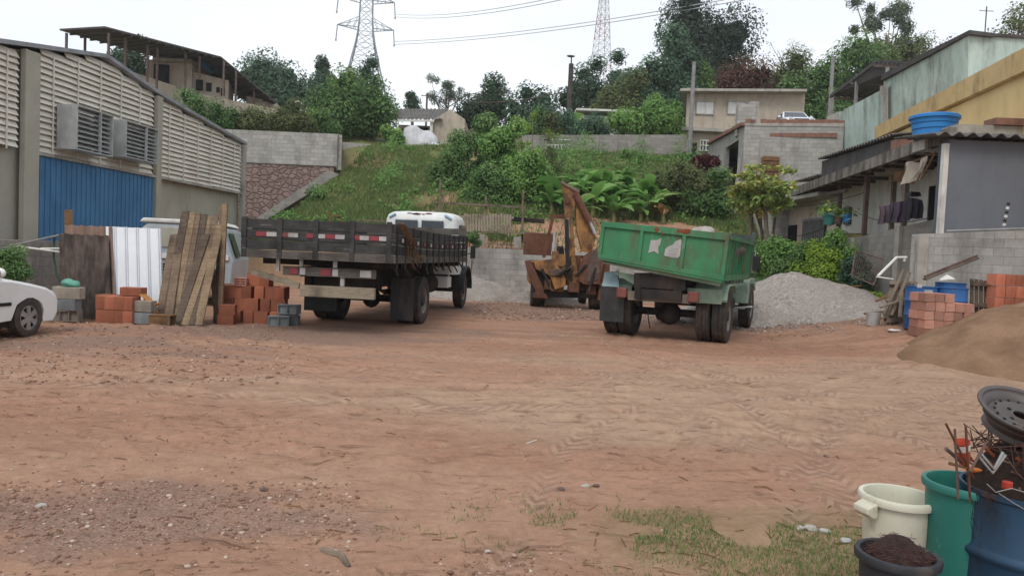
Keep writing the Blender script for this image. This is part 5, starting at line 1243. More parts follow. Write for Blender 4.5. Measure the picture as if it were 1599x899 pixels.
# papaya trees
def papaya(label, px, yt, yb, Y, wpx, seed, lean):
    rg = random.Random(seed); top = at(px, yt, Y); foot = at(px + lean, yb, Y); zg = gz(foot.x, Y) - .2
    root = thing('papaya_tree', label, 'tree', (foot.x, Y, zg)); H = top.z - zg; Rw = wpx / F * Y / 2; cx = top.x - foot.x
    mb = MB(); mb.tube([(0, 0, 0), (cx * .5, 0, H * .45), (cx, 0, H * .8)], [.11, .09, .06], 8); mb.build('trunk', M_BARKL, root)
    P = []; T = []
    mbp_ = MB()
    for i in range(60):
        az = rg.uniform(0, 2 * PI); el = rg.uniform(-.7, 1.0); L = Rw * rg.uniform(.45, 1.0); c = Vector((cx, 0, H * .78)); d = Vector((math.cos(az) * math.cos(el * .6), math.sin(az) * math.cos(el * .6), math.sin(el * .6)))
        e = c + d * L; e.z += .1 * H * el; mbp_.tube([c, e], .012, 4)
        for q in range(26):
            P.append((e.x + rg.gauss(0, .16), e.y + rg.gauss(0, .16), e.z - abs(rg.gauss(0, .1)))); T.append(.15 + .5 * rg.random() + .3 * (el > .2))
    mbp_.build('leaf_stalks', M_BARKL, root)
    for i in range(40): P.append((cx + rg.gauss(0, Rw * .35), rg.gauss(0, .3), H * .62 + rg.gauss(0, .15))); T.append(1.0)
    P = np.array(P); nn = np.tile([0, 0, 1.0], (len(P), 1)); V, FC = leaf_cards(P, nn, .26, .5, .8, .6)
    fastmesh('leaves', V, FC, L_PAP, root, tint=np.repeat(T, 4))
papaya('papaya tree with drooping yellow leaves in front of the pink house', 1196, 262, 372, 27.5, 84, 1, 6)
papaya('shorter papaya tree left of the taller one', 1172, 284, 370, 28.2, 50, 2, 4)
mb = MB(); 
for k, (a_, b_) in enumerate((((1176, 310), (1170, 372)), ((1186, 318), (1192, 374)), ((1212, 322), (1206, 372)), ((1180, 330), (1200, 372)))):
    mb = MB(); p, q = at(*a_, 27.8 + .2 * k), at(*b_, 27.8 + .2 * k); q.z -= .4; mb.tube([p, q], .05, 6)
    solo(mb, 'wooden_stake', M_WOODG, ['leftmost thin stake under the papaya', 'second thin stake under the papaya, leaning right', 'stake nearest the pink house under the papaya', 'slanting stake crossing the others under the papaya'][k], 'stake', 'stakes under the papaya trees')

L_YGR = leafm('yard_blade', '4b6430', '688546', '9b9a60', .8)
def slope_weeds():
    n = 60000; u = rngp.uniform(-.40, .30, n); Y = 29.5 + 17 * rngp.uniform(0, 1, n); X = u * Y
    m = fbm(X * .8, Y * .55, 91, 4); right = ss(-4, 0, X)
    keep = (m > .56 - .1 * right) & ~((X < -13) & (Y < 38.3)) & ~((X < -9) & (Y > 37.5)) & ~(((X - 4.5) / 5.5) ** 2 + ((Y - 31) / 1.8) ** 2 < .8) & ~((X > 7) & (Y > 39.5) & (Y < 44))
    X, Y, m, right = X[keep], Y[keep], m[keep], right[keep]; h = (m - .46) * 5.5 * (.5 + .7 * right) * rngp.uniform(0, 1, len(X)) ** .6
    Pn = np.column_stack([X, Y, ground_z(X, Y) + h]); V, FC = leaf_cards(Pn, np.tile([0, -.3, .8], (len(X), 1)), .15, .45, .4, .6)
    o = fastmesh('slope_weeds', V, FC, L_BRT, tint=np.repeat(np.clip(rngp.uniform(0, .7, len(X)) + .4 * (fbm(X * .5, Y * .5, 93, 3) - .4), 0, 1), 4)); tag(o, 'tangled weeds and creepers growing over the slope', 'weeds', kind='stuff')
slope_weeds()
# ---- grass on slope and yard
def blades(name, label, XY, h, w_, mat, kind='stuff'):
    n = len(XY); z = ground_z(XY[:, 0], XY[:, 1]); az = rngp.uniform(0, 2 * PI, n); hh = h * rngp.uniform(.4, 1.2, n)
    dx, dy = np.cos(az), np.sin(az); B = np.column_stack([XY, z - .01]); ww = w_ * rngp.uniform(.6, 1.3, n)
    ln = rngp.uniform(.1, .8, n) * hh; la = rngp.uniform(0, 2 * PI, n)
    tip = B + np.column_stack([np.cos(la) * ln, np.sin(la) * ln, hh]); s = np.column_stack([-dy * ww, dx * ww, 0 * ww])
    V = np.stack([B - s, B + s, tip], 1).reshape(-1, 3); T = np.repeat(rngp.uniform(0, 1, n) * .7 + .3 * fbm(XY[:, 0] * .6, XY[:, 1] * .6, 77, 3), 3)
    o = fastmesh(name, V, np.arange(3 * n).reshape(n, 3), mat, tint=T); tag(o, label, 'grass', kind='stuff'); return o
def hill_grass():
    n = 150000; u = rngp.uniform(-.42, .33, n); Y = 28.6 + 20 * rngp.uniform(0, 1, n) ** 1.1; X = u * Y
    keep = fbm(X * .7, Y * .5, 61, 4) > .34
    soil = (((X - 4.5) / 5.5) ** 2 + ((Y - 31) / 2.0) ** 2 < .9) | (((X + 3.0) / .8) ** 2 + ((Y - 40) / 6) ** 2 < 1) | ((Y < 29.6) & (X > -3))
    keep &= ~soil | (rngp.uniform(0, 1, n) < .12); keep &= ~((X < -13.4) & (Y < 38.3)) & ~((X < -9) & (Y > 37.5))
    XY = np.column_stack([X, Y])[keep]; blades('hill_grass', 'rough green grass covering the slope behind the yard', XY, .24, .028, L_GRASS)
hill_grass()
def yard_grass():
    n = 26000; A = []
    for (cx, cy, rx, ry, m) in ((1.2, 4.75, 1.3, .42, 9000), (2.05, 4.25, .8, .6, 6500), (3.1, 5.3, .5, .3, 900), (.75, 4.75, .22, .12, 1200), (1.45, 4.05, .6, .25, 1500), (8.6, 17.2, .9, .6, 1500), (-9.2, 13.4, 1.5, .5, 1200), (9.2, 21.5, 1, 1.4, 2500)):
        X = cx + rngp.normal(0, .6, m) * rx; Y = cy + rngp.normal(0, .6, m) * ry; A.append(np.column_stack([X, Y]))
    XY = np.vstack(A); k = fbm(XY[:, 0] * 3.2, XY[:, 1] * 3.2, 63, 4) > .5; XY = XY[k]
    blades('yard_grass', 'patchy short grass and weeds growing in the dirt near the buckets', XY, .04, .0035, L_YGR)
yard_grass()
def bank_grass():
    n = 16000; X = rngp.uniform(7.6, 13, n); Y = rngp.uniform(21.5, 31, n); k = (X > 8.2 + .0 * Y) & (X < 11.2 + .08 * (Y - 20)) & (Y < 27.2) & (fbm(X, Y, 67, 4) > .42)
    blades('bank_grass', 'green weeds covering the bank below the terrace wall', np.column_stack([X, Y])[k], .3, .02, L_MID)
bank_grass()
# ================================================================ VEHICLES
M_RUB = pm('dusty_tyre_rubber', '3a3735', '2b2928', 4, .9, .4, '7a6657', .5, (1, 1, 1), .45, .7, bscale=30)
M_RUBD = pm('dark_rubber_flap', '3b3a3a', '2e2d2d', 3, .8, .2, '75665a', .5)
M_RIM = pm('truck_rim', '8b857d', '6d675f', 4, .6, .1, '6b4f40', .6)
M_CHAS = pm('greasy_chassis', '2c2928', '1f1d1c', 5, .85, .3, '5c4a3f', .5)
M_GREEN = pm('green_truck_paint', '3f8159', '36704c', 1.6, .65, .15, '57503f', .9, (1.1, 1.1, .5), .46, .66, bscale=5)
def add_rust(m, amt=1.0):
    n = m.node_tree; b = [q for q in n.nodes if q.type == 'BSDF_PRINCIPLED'][0]; src = b.inputs['Base Color'].links[0].from_socket
    v = coords(n, (1, 1, 1)); f = noise_n(n, v, 5.5, 8, .8); col = mixc(n, ramp(n, f, .63, .68), src, lin('6b4634')); f2 = noise_n(n, coords(n, (2, 2, .6)), 3.0, 6, .7)
    col = mixc(n, ramp(n, f2, .58, .85), col, lin('8a9a80')); n.links.new(col, b.inputs['Base Color'])
add_rust(M_GREEN)
M_GREEN2 = pm('faded_green_paint', '8fa592', '748b78', 2, .65, .1, '5b4d42', .6)
M_WCAB = pm('old_white_cab', 'd6d7d4', 'c6c8c4', 2, .5, .05, '6d6a60', .5, dlo=.58)
M_CARW = pm('white_car_paint', 'e0e0dd', 'd8d8d5', 1, .25, .0, 'b39d8c', .35, (1, 1, 1), .5, .9, spec=.5)
M_BLKP = pm('black_plastic', '242425', '1c1c1d', 6, .6, .1)
M_CHROME = pm('silver_alloy', 'b9babb', 'a3a4a6', 4, .35, .03, '8b7a6d', .3, metal=.6)
M_PLANK = wood('weathered_grey_planks', '6a655f', '45413d')
M_PLANKD = wood('dark_painted_planks', '4d4c4b', '302f2f')
splatter(M_PLANKD, '8a8782', .6, .68, 4, (.5, .5, 3), .55)
M_PLANKL = wood('pale_bumper_plank', '9a8f7d', '6f6657')
M_REDR = pm('red_reflector', '8c3b42', '78343a', 6, .5, 0, '5b4640', .6)
M_WHR = pm('white_reflector', 'adaba8', '989694', 6, .5, 0, '6d655e', .6)
M_AMB = pm('amber_lens', 'c07030', 'a86028', 5, .35, 0)
M_TAIL = pm('dull_red_lamp', '7d4a40', '6a3e36', 5, .45, .05, '5d463c', .5)
M_YELM = pm('worn_orange_yellow_paint', 'ab7d45', '8a5f39', 2.5, .65, .2, '4b362b', .9, (1.4, 1.4, .8), .42, .6)
M_RUST = pm('brown_rust', '6f4a3a', '523629', 3, .85, .4, '38281f', .6)
M_RUSTR = pm('reddish_rust', '84452e', '643523', 3, .85, .3, '3d2a22', .6)

splatter(M_WCAB, '8f8a7c', .6, .7, 4, (1, 1, 1), .5); splatter(M_RUST, '9a7a5a', .58, .7, 5, (1, 1, 1), .4); splatter(M_YELM, '5b3d2c', .58, .7, 4.5, (1, 1, .6), .65); splatter(M_GREEN2, '6a4a38', .6, .68, 5, (1, 1, 1), .6)
def tyre_prof(r, w, rim):
    return [(rim, -w * .46), (rim + .02, -w * .5), (r - .09, -w * .52), (r - .03, -w * .5), (r, -w * .42), (r, -w * .3), (r - .012, -w * .29), (r - .012, -w * .25), (r, -w * .24), (r, -w * .08), (r - .012, -w * .07), (r - .012, -w * .03),
            (r, -w * .02), (r, w * .02), (r - .012, w * .03), (r - .012, w * .07), (r, w * .08), (r, w * .24), (r - .012, w * .25), (r - .012, w * .29), (r, w * .3), (r, w * .42), (r - .03, w * .5), (r - .09, w * .52), (rim + .02, w * .5), (rim, w * .46)]
def truck_wheel(parent, x, y, r=.51, w=.25, side=1, dual=False, group=None, flat=1):
    """wheel with its axle along x; parts: tyre > , rim >"""
    L = Matrix.Translation((x, y, r)) @ Matrix.Rotation(PI / 2, 4, 'Y')
    if side < 0: L = Matrix.Translation((x, y, r)) @ Matrix.Rotation(-PI / 2, 4, 'Y')
    wp = MB(L)
    wp.lathe([(.14, -.02), (.14, .06), (.1, .12), (0, .13)], n=16)
    hub = wp.build('wheel', M_CHAS, parent)
    mb = MB(L); mb.lathe(tyre_prof(r, w, r * .56), n=44); mb.build('tyre', M_RUB, hub)
    rr = r * .565; mb = MB(L); dish = -.1 if dual else .04
    mb.lathe([(rr, -w * .45), (rr - .02, -w * .3), (rr - .03, w * .25), (rr - .01, w * .42), (rr + .02, w * .5)], n=40)
    mb.lathe([(rr - .03, dish * .2), (rr - .07, dish), (rr - .13, dish + .02), (.13, dish + .05), (0, dish + .05)], n=40)
    for k in range(8):
        t = k * PI / 4; mb.cyl((.17 * math.cos(t), .17 * math.sin(t), dish + .02), (.17 * math.cos(t), .17 * math.sin(t), dish + .08), .018, 6)
    mb.build('rim', M_RIM, hub); return hub

# ---------------------------------------------------------------- WOODEN FLATBED TRUCK
th0 = math.atan(.118)
cx_, cy_ = -3.02, 16.04
tk = thing('flatbed_truck', 'old flatbed truck with weathered grey wooden sides and a white cab', 'truck', (cx_, cy_, gz(cx_, cy_)), rz=-th0)
mb = MB(); mb.box(-.45, -.33, -2.6, 5.9, .78, 1.0); mb.box(.33, .45, -2.6, 5.9, .78, 1.0)
for y in (-2.5, -1, .9, 2.4, 3.6): mb.box(-.33, .33, y, y + .1, .8, .98)
for y in np.arange(-2.6, 3.8, .7): mb.box(-1.25, 1.15, y, y + .09, 1.2, 1.31)
mb.box(-.45, -.33, -2.8, 3.9, 1.0, 1.19); mb.box(.33, .45, -2.8, 3.9, 1.0, 1.19)
mb.build('chassis', M_CHAS, tk)
mb = MB(); mb.box(-1.37, 1.27, -3.0, 3.9, 1.32, 1.41); mb.build('bed_floor', M_PLANK, tk)
x0, x1, y0, y1 = -1.42, 1.3, -3.05, 3.92
def sideboard(a, b, z0, name, nrm, n=3, sag=0.0, hgt=.185, seg=9):
    """stack of planks between two points with wavy worn edges"""
    mb = MB(); a = Vector(a); b = Vector(b); d = b - a; nrm = Vector(nrm)
    for k in range(n):
        zz = z0 + k * hgt; pts = []
        for i in range(seg + 1):
            t = i / seg; p = a + d * t; dz = -sag * math.sin(PI * t) + random.uniform(-.006, .006)
            o = nrm * random.uniform(-.006, .006); pts.append((p + o, zz + .008 + dz, zz + hgt - .012 + dz + random.uniform(-.008, .004)))
        P = []; Fc = []
        for (p, za, zb) in pts:
            for q, z in ((p, za), (p + nrm * .035, za), (p + nrm * .035, zb), (p, zb)): P.append((q.x, q.y, z))
        for i in range(seg):
            A = 4 * i
            for j in range(4): Fc.append((A + j, A + (j + 1) % 4, A + 4 + (j + 1) % 4, A + 4 + j))
        Fc += [(0, 1, 2, 3), (4 * seg + 3, 4 * seg + 2, 4 * seg + 1, 4 * seg)]
        mb.add(P, Fc)
    return mb.build(name, M_PLANKD if name != 'front_board' else M_PLANK, tk)
ZB = 1.45
rear = sideboard((x0, y0, 0), (x1, y0, 0), ZB, 'tailboard', (0, -1, 0))
sideboard((x1, y0, 0), (x1, y1, 0), ZB, 'side_board', (1, 0, 0), sag=.05, seg=16)
sideboard((x0, y0, 0), (x0, y1, 0), ZB, 'side_board', (-1, 0, 0), seg=16)
sideboard((x0, y1, 0), (x1, y1, 0), ZB, 'front_board', (0, 1, 0), n=4)
mb = MB(); mb.box(x0, x1, y0 - .05, y0 + .03, 1.31, 1.445); mb.build('rear_sill', M_PLANK, tk)
mb = MB(); mb.box(x1 - .04, x1 + .05, y0, y1, 1.31, 1.44); mb.build('side_sill', M_PLANK, tk)
for i, x in enumerate(np.linspace(x0 + .04, x1 - .06, 5)):
    mb = MB(); mb.box(x - .04, x + .05, y0 - .065, y0 - .037, 1.33, 2.02); mb.build('stake', M_PLANKD, tk, .005)
for y in np.linspace(y0 + .12, y1 - .1, 13):
    mb = MB(); mb.box(x1 + .037, x1 + .062, y - .03, y + .03, 1.2, 1.96 + random.uniform(-.03, .02)); mb.build('stake', M_CHAS, tk)
for y in np.linspace(y0 + .3, y1 - .4, 9):
    mb = MB(); mb.beam((x1 - .1, y, 1.3), (x1 + .03, y + random.uniform(-.05, .05), 1.15 - random.uniform(0, .1)), .04, .03); mb.build('hanging_strap', M_CHAS, tk)
for (a, b) in ((-1.16, -.38), (-.24, .46), (.55, 1.24)):
    for k in range(4):
        xa = a + (b - a) * k / 4; xb = a + (b - a) * (k + 1) / 4 - .008; mb = MB(); mb.box(xa, xb, y0 - .049, y0 - .043, 1.69, 1.765); mb.build('reflector', M_REDR if k % 2 == 0 else M_WHR, tk)
for k, y in enumerate(np.linspace(y0 + .35, y1 - .5, 12)):
    mb = MB(); mb.box(x1 + .064, x1 + .069, y, y + .13, 1.68 - .05 * math.sin(PI * k / 11), 1.75 - .05 * math.sin(PI * k / 11));
    mb.build('reflector', M_REDR if k % 2 else M_WHR, tk)
# tangled rope / vines at the rear right corner
mb = MB()
for k in range(5):
    pts = [Vector((x1 + .05, y0 + .1 + .1 * k, 2.02)), Vector((x1 + .12, y0 + .5 + .12 * k, 1.75)), Vector((x1 + .1, y0 + .7 + .2 * k, 1.45)), Vector((x1 + .14, y0 + 1.1 + .2 * k, 1.2 + .06 * k))]
    mb.tube(pts, .012, 4)
mb.build('rope', M_WOODB, tk)
# rear beams and lamps board
mb = MB(); mb.box(-.72, .98, -2.93, -2.87, 1.02, 1.18); lb_ = mb.build('lamp_board', M_PLANK, tk)
for k, (xa, xb) in enumerate(((-.6, -.44), (-.4, -.3), (-.02, .16), (.2, .3), (.7, .9))):
    mb = MB(); mb.box(xa, xb, -2.944, -2.932, 1.04, 1.16); mb.build('lamp', M_REDR if k in (0, 2) else M_WHR, lb_)
for (xa, xb, za, zb, y) in ((-.42, -.36, 1.185, 1.305, -2.93), (.2, .27, 1.185, 1.305, -2.93), (.33, .4, .87, 1.015, -2.9), (-.85, -.79, 1.08, 1.305, -2.93)):
    mb = MB(); mb.box(xa, xb, y, y + .05, za, zb); mb.build('bracket', M_WHR, tk)
mb = MB(); mb.box(-.38, .98, -2.97, -2.89, .66, .86); mb.build('bumper', M_PLANKL, tk, .006)
mb = MB(); mb.beam((-1.3, -2.9, 1.05), (-.4, -2.94, .84), .05, .1); mb.build('loose_plank', M_PLANKL, tk)
# mud flaps
mb = MB(); mb.box(.64, 1.12, -.76, -.74, .12, .98); mb.build('mud_flap', M_RUBD, tk)
mb = MB(); mb.box(-1.2, -.5, -.76, -.74, .22, .78); mb.build('mud_flap', M_RUBD, tk)
# axles, tank, springs
mb = MB(); mb.tube([(-1, 0, .5), (1, 0, .5)], .08, 10); mb.blob((0, 0, .5), .2, .22, .22, 1, 0, 2); mb.build('rear_axle', M_CHAS, tk)
mb = MB(); mb.tube([(-.85, 5.25, .48), (.85, 5.25, .48)], .05, 8); mb.build('front_axle', M_CHAS, tk)
for sx_ in (-1, 1):
    mb = MB()
    for k in range(4): mb.beam((sx_ * .39, -.7 + .12 * k, .7 - .03 * k), (sx_ * .39, .7 - .12 * k, .7 - .03 * k), .07, .02)
    mb.build('leaf_spring', M_CHAS, tk)
mb = MB(); mb.cyl((.6, 1.9, .75), (.6, 2.8, .75), .24, 18); mb.build('fuel_tank', M_CHAS, tk)
mb = MB(); mb.box(-1.0, -.55, 1.6, 2.6, .5, .95); mb.build('tool_box', M_CHAS, tk, .02)
for (x, dual, sd_) in ((1.04, True, 1), (.74, True, -1), (-1.04, True, -1), (-.74, True, 1)): truck_wheel(tk, x, 0, .5, .25, sd_, dual)
for sx_ in (-1, 1): truck_wheel(tk, sx_ * .93, 5.25, .5, .24, sx_)
# rounded cab
def cab_shell(z0, z1, x, ya, yb, mat, name, par):
    mb = MB(); ring = []
    prof = [(z0, 1.0, 0), (z0 + (z1 - z0) * .45, 1.0, 0), (z0 + (z1 - z0) * .86, .97, .04), (z0 + (z1 - z0) * .94, .92, .08), (z1 - .03, .8, .18), (z1, .55, .4)]
    P = []; n = 20
    for (z, s, ins) in prof:
        for k in range(n):
            t = 2 * PI * k / n; c, q = math.cos(t), math.sin(t); e = .27
            P.append((x * s * abs(c) ** e * (1 if c >= 0 else -1), (ya + yb) / 2 + ((yb - ya) / 2 - ins) * abs(q) ** e * (1 if q >= 0 else -1), z))
    Fc = [(i * n + k, i * n + (k + 1) % n, (i + 1) * n + (k + 1) % n, (i + 1) * n + k) for i in range(len(prof) - 1) for k in range(n)]
    Fc += [tuple(range(n))[::-1], tuple((len(prof) - 1) * n + k for k in range(n))]
    mb.add(P, Fc, True); return mb.build(name, mat, par, sharp=60)
cab = cab_shell(.95, 2.62, 1.02, 4.0, 5.55, M_WCAB, 'cab', tk)
for (xa, xb) in ((-.66, -.05), (.06, .66)):
    mb = MB(); mb.box(xa, xb, 3.96, 4.01, 2.12, 2.38); mb.build('rear_window', M_GLASS, cab, .02)
for sx_ in (-1, 1):
    mb = MB(); mb.box(sx_ * 1.0, sx_ * 1.035, 4.45, 5.2, 1.9, 2.3); mb.build('side_window', M_GLASS, cab, .01)
    mb = MB(); mb.slab([(sx_ * .66, 4.04, 2.5), (sx_ * .85, 4.05, 2.4), (sx_ * .87, 4.08, 2.43), (sx_ * .7, 4.08, 2.53)], (0, -.02, .02)); mb.build('blue_stripe', pm('faded_blue_stripe', '8ea9ba', '809cae', 3), cab)
mb = MB()
for q in range(7): mb.blob((random.uniform(-.35, .25), 4.1 + random.uniform(-.02, .05), 2.53 + random.uniform(-.02, .02)), .12, .03, .03, q, .6, 1)
mb.build('peeled_paint', M_RUST, cab)
mb = MB(); mb.box(-.8, .8, 5.4, 6.5, .9, 1.5); mb.build('bonnet', M_WCAB, tk, .12, 3)
for sx_ in (-1, 1):
    mb = MB(); P = []
    for k in range(9):
        t = PI * k / 8; P.append((5.25 - math.cos(t) * .68, .52 + math.sin(t) * .66))
    Q = [(5.25 + (a - 5.25) * .9, .52 + (b - .52) * .9) for a, b in P][::-1]
    mb.prism(P + Q, sx_ * .72, sx_ * 1.16, axis='x'); mb.build('fender', M_BLKP, tk, .01)
mb = MB(); mb.tube([(1.0, 5.3, 1.5), (1.25, 5.35, 1.55)], .015, 5); mb.box(1.18, 1.32, 5.32, 5.36, 1.4, 1.75); mb.build('mirror', M_BLKP, tk)
mb = MB(); mb.box(.5, .95, 3.4, 3.9, .62, .9); mb.build('battery_box', M_WCAB, tk, .02)

# ---------------------------------------------------------------- GREEN DUMP TRUCK
th1 = R(24.0); gx, gy = 3.2, 15.2
dt = thing('dump_truck', 'green dump truck seen from behind with torn paper stickers on its tailgate', 'truck', (gx, gy, gz(gx, gy)), rz=-th1)
TILT = Matrix.Translation((0, 0, 1.3)) @ Matrix.Rotation(R(4.2), 4, 'Y') @ Matrix.Translation((0, 0, -1.3))
mb = MB(); mb.box(-.45, -.34, -1.0, 5.2, .8, 1.02); mb.box(.34, .45, -1.0, 5.2, .8, 1.02)
for y in (-.95, .2, 1.6, 3): mb.box(-.34, .34, y, y + .1, .82, 1.0)
mb.box(-.5, .5, -.9, 2.8, 1.02, 1.3, ); mb.build('chassis', M_CHAS, dt)
bx = 1.2; b0, b1, bz0, bz1 = -1.02, 2.75, 1.33, 2.2
mb = MB(TILT); mb.box(-bx, bx, b0 + .06, b1, bz0, bz0 + .06)
for y in np.arange(b0 + .1, b1, .5): mb.box(-bx + .05, bx - .05, y, y + .08, bz0 - .12, bz0 - .002)
mb.build('dump_box_floor', M_GREEN2, dt)
for sx_ in (-1, 1):
    mb = MB(TILT); mb.box(sx_ * (bx - .04), sx_ * bx, b0 + .06, b1, bz0 + .06, bz1 - .02)
    mb.box(sx_ * (bx - .06), sx_ * (bx + .06), b0 + .06, b1, bz1 - .1, bz1 - .02); mb.box(sx_ * bx, sx_ * (bx + .05), b0 + .06, b1, bz0, bz0 + .1)
    for y in np.linspace(b0 + .12, b1 - .08, 10): mb.box(sx_ * bx, sx_ * (bx + .055), y, y + .055, bz0 + .1, bz1 - .1)
    mb.build('side_panel', M_GREEN, dt)
mb = MB(TILT); mb.box(-bx, bx, b1, b1 + .05, bz0, bz1 + .12); mb.box(bx - .02, bx + .07, b1 - .02, b1 + .07, bz0, bz1 + .2); mb.build('front_panel', pm('dark_scuffed_panel', '4f5653', '3f4643', 2, .8, .1, '30302e', .5), dt)
mb = MB(TILT); w_ = bx + .03
mb.box(-w_, w_, b0, b0 + .035, bz0 + .02, bz1)
mb.box(-w_, w_, b0 - .045, b0 - .001, bz1 - .13, bz1); mb.box(-w_, w_, b0 - .045, b0 - .001, bz0 + .0, bz0 + .09)
for x in (-w_, -.44, .38, w_ - .07): mb.box(x, x + .07, b0 - .044, b0 - .001, bz0 + .09, bz1 - .13)
mb.box(-w_ + .02, w_ - .02, b0 - .035, b0 - .001, bz0 - .045, bz0 - .001)
tg = mb.build('tailgate', M_GREEN, dt, .006)
random.seed(12)
mb = MB(TILT); yk = b0 - .006
mb.slab([(-.24, yk, 1.62), (-.22, yk, 1.9), (-.1, yk, 1.92), (-.02, yk, 1.97), (-.03, yk, 1.83), (-.06, yk, 1.78), (-.04, yk, 1.63), (-.13, yk, 1.68)], (0, -.004, 0)); mb.build('torn_sticker', M_WHR, tg)
mb = MB(TILT); mb.slab([(.07, yk, 1.62), (.08, yk, 1.76), (.13, yk, 1.82), (.2, yk, 1.86), (.25, yk, 1.94), (.35, yk, 2.0), (.37, yk, 1.95), (.37, yk, 1.66), (.33, yk, 1.61), (.2, yk, 1.6)], (0, -.004, 0)); st_ = mb.build('torn_sticker', M_WHR, tg)
for k in range(4):
    mb = MB(TILT); mb.box(.14 + .01 * k, .33, yk - .008, yk - .0045, 1.66 + .05 * k, 1.675 + .05 * k); mb.build('print_line', pm('faded_print', '9b9a97', '8b8a88', 9), st_)
for (x, z, a, b) in ((.42, 2.16, .13, .05), (-.12, 2.14, .05, .05), (-.0, 2.07, .02, .04)):
    mb = MB(TILT); mb.blob((x, b0 - .046, z), a, .004, b, int(x * 10), .8, 2); mb.build('rust_patch', M_RUSTR, tg)
# load
mb = MB(TILT); mb.box(-bx + .05, bx - .05, b0 + .1, b1 - .01, bz0 + .07, bz1 - .25); mb.blob((.2, .6, bz1 - .32), 1.0, 1.3, .32, 3, .5, 3); mb.build('soil_load', pm('dark_load', '5a524b', '453f3a', 6, .95, .5), dt)
mb = MB(TILT); mb.blob((.55, .2, bz1 + .02), .24, .25, .12, 4, .4, 2); mb.build('grey_stone_lump', M_CONC, dt)
mb = MB(TILT); mb.box(-.2, .9, .9, .97, bz1 - .1, bz1 + .02); mb.build('loose_board', M_WOODB, dt)
# hinge beams, lamps
mb = MB(); mb.prism([(-.95, 1.3), (-.3, 1.24), (-.34, 1.08), (-.5, 1.06), (-.9, 1.26)], -.8, -.7); mb.build('gusset', M_GREEN2, dt)
mb = MB(); mb.box(.28, .44, -.85, -.74, 1.0, 1.26); mb.build('bracket', M_GREEN2, dt)
mb = MB(); mb.box(-.62, .6, -.86, -.76, .76, .94); mb.build('rear_beam', pm('dusty_beam', '7a6d63', '5f544c', 3, .85, .2), dt, .01)
for x in (-.74, .66):
    mb = MB(); mb.box(x - .1, x + .1, -.9, -.8, .8, 1.0); mb.build('tail_lamp', M_TAIL, dt, .02)
mb = MB(); mb.box(-1.22, -.72, -.72, -.7, .3, 1.0); mb.build('mud_flap', M_RUBD, dt)
mb = MB(); mb.slab([(-1.2, -.7, 1.0), (-.85, -.7, 1.0), (-.95, -.5, 1.32), (-1.22, -.5, 1.28)], (0, .06, 0)); mb.build('fender_scrap', pm('pale_blue_scrap', '8fa5a8', '758a8e', 3, .7, .2, '5b4d42', .5), dt)
for sx_ in (-1, 1):
    mb = MB(); P = [(-.62, .86), (-.55, 1.04), (-.35, 1.16), (.5, 1.16), (.68, 1.0)]
    Q = [(a * .96, b - .04) for a, b in P][::-1]; mb.prism(P + Q, sx_ * .62, sx_ * 1.25, axis='x'); mb.build('rear_fender', M_GREEN2, dt)
mb = MB(); mb.box(.5, 1.15, -.66, -.6, .78, 1.06); mb.build('fender_plate', M_GREEN2, dt, .01)
mb = MB(); mb.tube([(-1, 0, .52), (1, 0, .52)], .08, 10); mb.blob((.05, -.02, .5), .24, .26, .24, 1, 0, 2); mb.build('rear_axle', M_CHAS, dt)
mb = MB(); mb.tube([(-.9, 4.3, .48), (.9, 4.3, .48)], .05, 8); mb.build('front_axle', M_CHAS, dt)
mb = MB(); mb.tube([(-.3, -.5, .6), (-.26, -.5, .35), (-.22, -.52, .2)], .012, 5); mb.build('hanging_hose', M_CHAS, dt)
for (x, dual, sd_) in ((1.09, True, 1), (.78, True, -1), (-1.09, True, -1), (-.78, True, 1)): truck_wheel(dt, x, 0, .53, .27, sd_, dual)
for sx_ in (-1, 1): truck_wheel(dt, sx_ * 1.04, 4.3, .52, .26, sx_)
# cab low enough to hide behind the box
gcab = cab_shell(.98, 2.05, .92, 2.95, 4.1, M_GREEN2, 'cab', dt)
mb = MB(); mb.box(-.62, .62, 2.925, 2.96, 1.62, 1.92); mb.build('rear_window', M_GLASS, gcab)
mb = MB(); mb.box(-.72, .72, 4.0, 5.3, .95, 1.42); mb.build('bonnet', M_GREEN2, dt, .12, 3)
for sx_ in (-1, 1):
    mb = MB(); P = [(3.5, .62), (3.55, 1.05), (3.8, 1.22), (4.9, 1.22), (5.2, .9)]
    mb.prism(P + [(5.05, .9), (4.75, 1.08), (3.95, 1.08), (3.7, .62)], sx_ * .7, sx_ * 1.16, axis='x'); mb.build('front_fender', M_GREEN2, dt, .02)
    mb = MB(); mb.box(sx_ * 1.0, sx_ * 1.16, 3.4, 3.52, 1.2, 1.36); mb.build('indicator', M_AMB, dt, .01)
    mb = MB(); mb.tube([(sx_ * .9, 3.8, 1.3), (sx_ * 1.25, 3.75, 1.45), (sx_ * 1.25, 3.75, 1.9), (sx_ * .9, 3.8, 1.85)], .015, 5); mb.build('mirror_arm', M_CHROME, dt)
    mb = MB(); mb.box(sx_ * 1.2, sx_ * 1.38, 3.7, 3.74, 1.42, 1.78); mb.build('mirror', M_BLKP, dt, .01)
mb = MB(); mb.box(.45, .9, 2.2, 3.3, .5, .75); mb.build('fuel_tank', M_CHAS, dt, .03)
mb = MB(); mb.tube([(.9, 3.3, .52), (1.3, 3.35, .56)], .02, 5); mb.box(.85, 1.12, 3.2, 3.45, .5, .53); mb.build('step', M_CHROME, dt)

